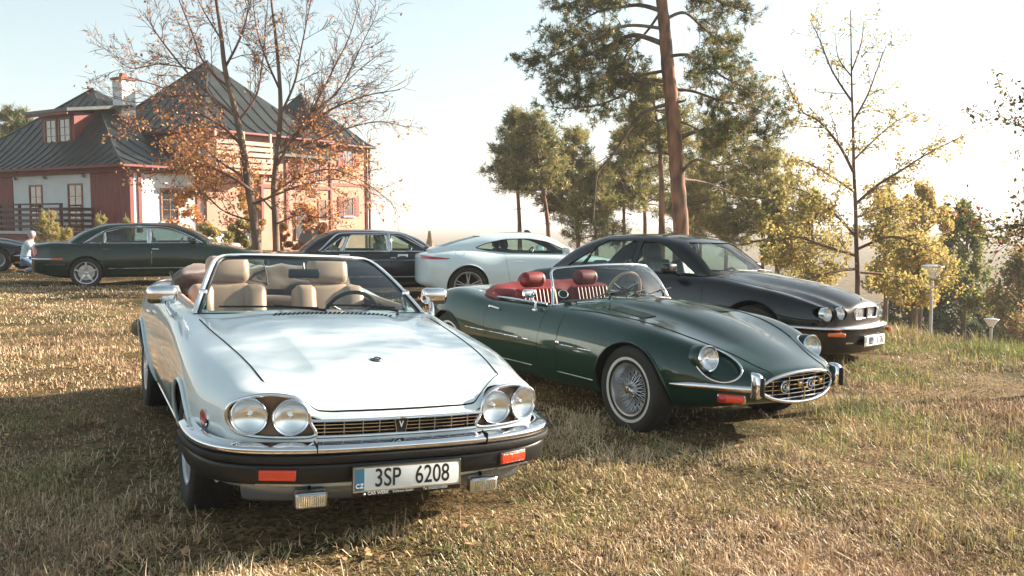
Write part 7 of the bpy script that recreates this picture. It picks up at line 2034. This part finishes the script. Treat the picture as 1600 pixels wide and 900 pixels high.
# tower C
for y in (11.6, 14.3): box('timber_post', .052, .10, y - .07, y + .07, Z0, 5.4, HM['redwood'])
box('timber_beam', .052, .095, 11.4, 14.38, 3.3, 3.45, HM['redwood'])
box('wall', -6, .05, 11.385, 14.4, -2.5, 5.45, HM['plaster2'], label='sunlit wall of the right tower')
hip_roof(-6.8, .45, 10.9, 14.7, [(0, 5.45), (.15, 5.75), (.4, 6.5), (.7, 7.3), (1, 8.3)], 8.3, .5)
window(12.5, 13.3, 4.3, 5.2, 'x', .05, 2, 2, shutters=True); window(12.5, 13.3, 1.75, 2.75, 'x', .05, 2, 2, shutters=True)
MB().lathe([(.001, 8.25), (.05, 8.25), (.03, 8.9), (.001, 8.95)], 8, (-3.0, 12.95, 0), axis='z', closed=False).build('finial', HM['steel'], house)
for y in (11.32, 14.45): MB().tube([(.16, y, 5.35), (.16, y, -1.5)], .06, 8).build('drainpipe', HM['brownwood'], house)
MB().tube([(.48, 11.0, 5.38), (.48, 14.6, 5.38)], .07, 8).build('gutter', HM['brownwood'], house)

# ------------------------------------------------------------------ lamps, parasol, mound
def lamp_post(label, px, head_y, Yd, w):
    P = rel(px, head_y, Yd); o = thing('path_lamp', label, 'lamp post', (P[0], P[1], 0), 0, 'path lamps on the slope')
    z = P[2]; g = min(gz(P[0], P[1]), z - 2.2); h = w / 2
    MB().tube([(0, 0, g - .3), (0, 0, z - .55 * w)], [.055, .045], 12).build('pole', HM['steel'], o)
    MB().lathe([(.001, z - .58 * w), (h * .30, z - .58 * w), (h * .42, z - .50 * w), (h * .96, z - .06 * w), (h * .90, z - .04 * w), (.001, z - .04 * w)], 24, axis='z', closed=False).build('lamp_shade', HM['milk'], o)
    MB().lathe([(.001, z + .05 * w), (h * .5, z + .04 * w), (h * 1.0, z - .02 * w), (h * 1.02, z - .045 * w), (.001, z - .03 * w)], 24, axis='z', closed=False).build('lamp_cap', HM['steel'], o)
    MB().lathe([(.001, z - .62 * w), (h * .34, z - .62 * w), (h * .30, z - .57 * w), (.001, z - .57 * w)], 16, axis='z', closed=False).build('collar', M['plastic'], o)
lamp_post('tall path lamp with wide pale shade among the golden leaves', 1457, 415, 27, .64)
lamp_post('short path lamp with dish shade near the right edge, nearest the far trees', 1549, 498, 30, .46)
lamp_post('path lamp of which only the dish top shows over the grassy crest', 1412, 519, 26, .26)
P = rel(671, 360, 35); o = thing('closed_parasol', 'folded tan parasol standing beyond the windscreen of the squared black saloon', 'parasol', (P[0], P[1], 0))
MB().tube([(0, 0, gz(P[0], P[1]) - .1), (0, 0, P[2])], .025, 8).build('pole', HM['steel'], o)
MB().lathe([(.001, P[2]), (.05, P[2] - .03), (.08, P[2] - .3), (.21, P[2] - .75), (.17, P[2] - .9), (.24, P[2] - 1.3), (.10, P[2] - 1.5), (.001, P[2] - 1.5)], 9, axis='z', closed=False).build('canopy', HM['canvas'], o, 30)
P = rel(492, 400, 30); o = thing('covered_mound', 'grey tarpaulin-covered mound between the house and the squared black saloon', 'tarpaulin', (P[0], P[1], 0))  # tarpaulin-covered mound, contents unknown
zt = rel(492, 354, 30)[2]; zb_ = gz(P[0], P[1])
V = []; nu, nv = 20, 10
for i in range(nu):
    for j in range(nv):
        a = 2 * math.pi * i / nu; f = j / (nv - 1); r_ = (.62 * (1 - f) ** .45 * (1 + .10 * math.sin(5 * a + 4 * f))) + .02
        V.append((r_ * math.cos(a) * 1.0 - .12 * f, r_ * math.sin(a), zb_ + (zt - zb_) * f ** .9))
mb = MB(); mb.grid(V, nu, nv, cu=True); mb.f.append([i * nv + nv - 1 for i in range(nu)]); mb.m.append(0); mb.build('tarpaulin', HM['tarp'], o, 60)
ropes = MB().tube([(.66 * math.cos(a), .66 * math.sin(a), zb_ + .35) for a in np.linspace(0, 2 * math.pi, 24, endpoint=False)], .012, 5, closed=True).build('rope', M['plastic'], o)

# ------------------------------------------------------------------ crouching person
def person():
    Pp = rel(40, 446, 24.6); base = Vector((Pp[0], Pp[1], gz(Pp[0], Pp[1])))
    o = thing('person', 'person in pale shirt and jeans crouching behind the tail of the dark green saloon', 'person', base, R(12)); o.scale = (.86, .86, .86)
    def skinmesh(name, verts, edges, radii, m, parent, sub=2):
        me = bpy.data.meshes.new(name); me.from_pydata(verts, edges, []); ob = bpy.data.objects.new(name, me); COL.objects.link(ob)
        md = ob.modifiers.new('s', 'SKIN'); md.use_smooth_shade = True
        for i, r_ in enumerate(radii): me.skin_vertices[0].data[i].radius = (r_, r_)
        me.skin_vertices[0].data[0].use_root = True
        sb = ob.modifiers.new('u', 'SUBSURF'); sb.levels = sub; sb.render_levels = sub
        dg = bpy.context.evaluated_depsgraph_get(); dg.update()
        res = bpy.data.meshes.new_from_object(ob.evaluated_get(dg), depsgraph=dg); bpy.data.objects.remove(ob)
        res.materials.clear(); res.materials.append(m); res.shade_smooth()
        ob = bpy.data.objects.new(name, res); COL.objects.link(ob); ob.parent = parent; return ob
    V = [(0, 0, .40), (.05, 0, .60), (.13, 0, .82), (.19, 0, .98), (.22, 0, 1.04), (.25, 0, 1.12), (.26, 0, 1.20),   # pelvis .. head
         (.15, .17, .93), (.30, .22, .72), (.46, .14, .80), (.15, -.17, .93), (.30, -.22, .70), (.48, -.16, .66),        # arms
         (.05, .10, .38), (.44, .15, .42), (.20, .16, .10), (.36, .17, .04), (.05, -.10, .38), (.42, -.16, .12), (.05, -.16, .07), (-.10, -.16, .04)]
    E = [(0, 1), (1, 2), (2, 3), (3, 4), (4, 5), (5, 6), (3, 7), (7, 8), (8, 9), (3, 10), (10, 11), (11, 12), (0, 13), (13, 14), (14, 15), (15, 16), (0, 17), (17, 18), (18, 19), (19, 20)]
    Rr = [.13, .13, .15, .10, .055, .085, .08, .065, .045, .03, .065, .045, .03, .09, .065, .045, .035, .09, .065, .045, .035]
    skinmesh('body', V, E, Rr, HM['skin'], o)
    skinmesh('shirt', [(0, 0, .36), V[1], V[2], V[3], V[7], V[8], V[10], V[11]], [(0, 1), (1, 2), (2, 3), (3, 4), (4, 5), (3, 6), (6, 7)], [.175, .165, .17, .13, .085, .06, .085, .06], HM['shirt'], o)
    skinmesh('jeans', [V[0], V[13], V[14], V[15], V[17], V[18], V[19]], [(0, 1), (1, 2), (2, 3), (0, 4), (4, 5), (5, 6)], [.15, .105, .08, .06, .105, .08, .06], HM['denim'], o)
    for y in (.16, -.16): MB().rbox((.33 if y > 0 else -.08, y, .045), (.26, .10, .09), .035, n=3).build('shoe', HM['shoe'], o, 60)
    MB().ball((.225, 0, 1.185), .125, 14, 10, sc=(.95, 1.0, 1.0)).build('hair', HM['hair'], o, 180)
    MB().ball((.345, 0, 1.12), .016, 8, 6, sc=(1.2, .8, 1.3)).build('nose', HM['skin'], o, 180)
    for y in (-.035, .035): MB().ball((.335, y, 1.145), .010, 6, 5).build('eye', M['ink'], o, 180)
person()
# ------------------------------------------------------------------ air
hm = bpy.data.materials.new('thin_haze'); hm.use_nodes = True
hn = hm.node_tree; hn.nodes.remove(hn.nodes["Principled BSDF"])
pv = hn.nodes.new("ShaderNodeVolumePrincipled"); pv.inputs['Color'].default_value = (.96, .97, .98, 1); pv.inputs['Density'].default_value = .0007; pv.inputs['Anisotropy'].default_value = .0
hn.links.new(pv.outputs[0], hn.nodes["Material Output"].inputs['Volume'])
hz_ = MB().box((0, 1900, 2.0), (6400, 4600, 44)).build('haze', hm, None, None); hz_['kind'] = 'stuff'
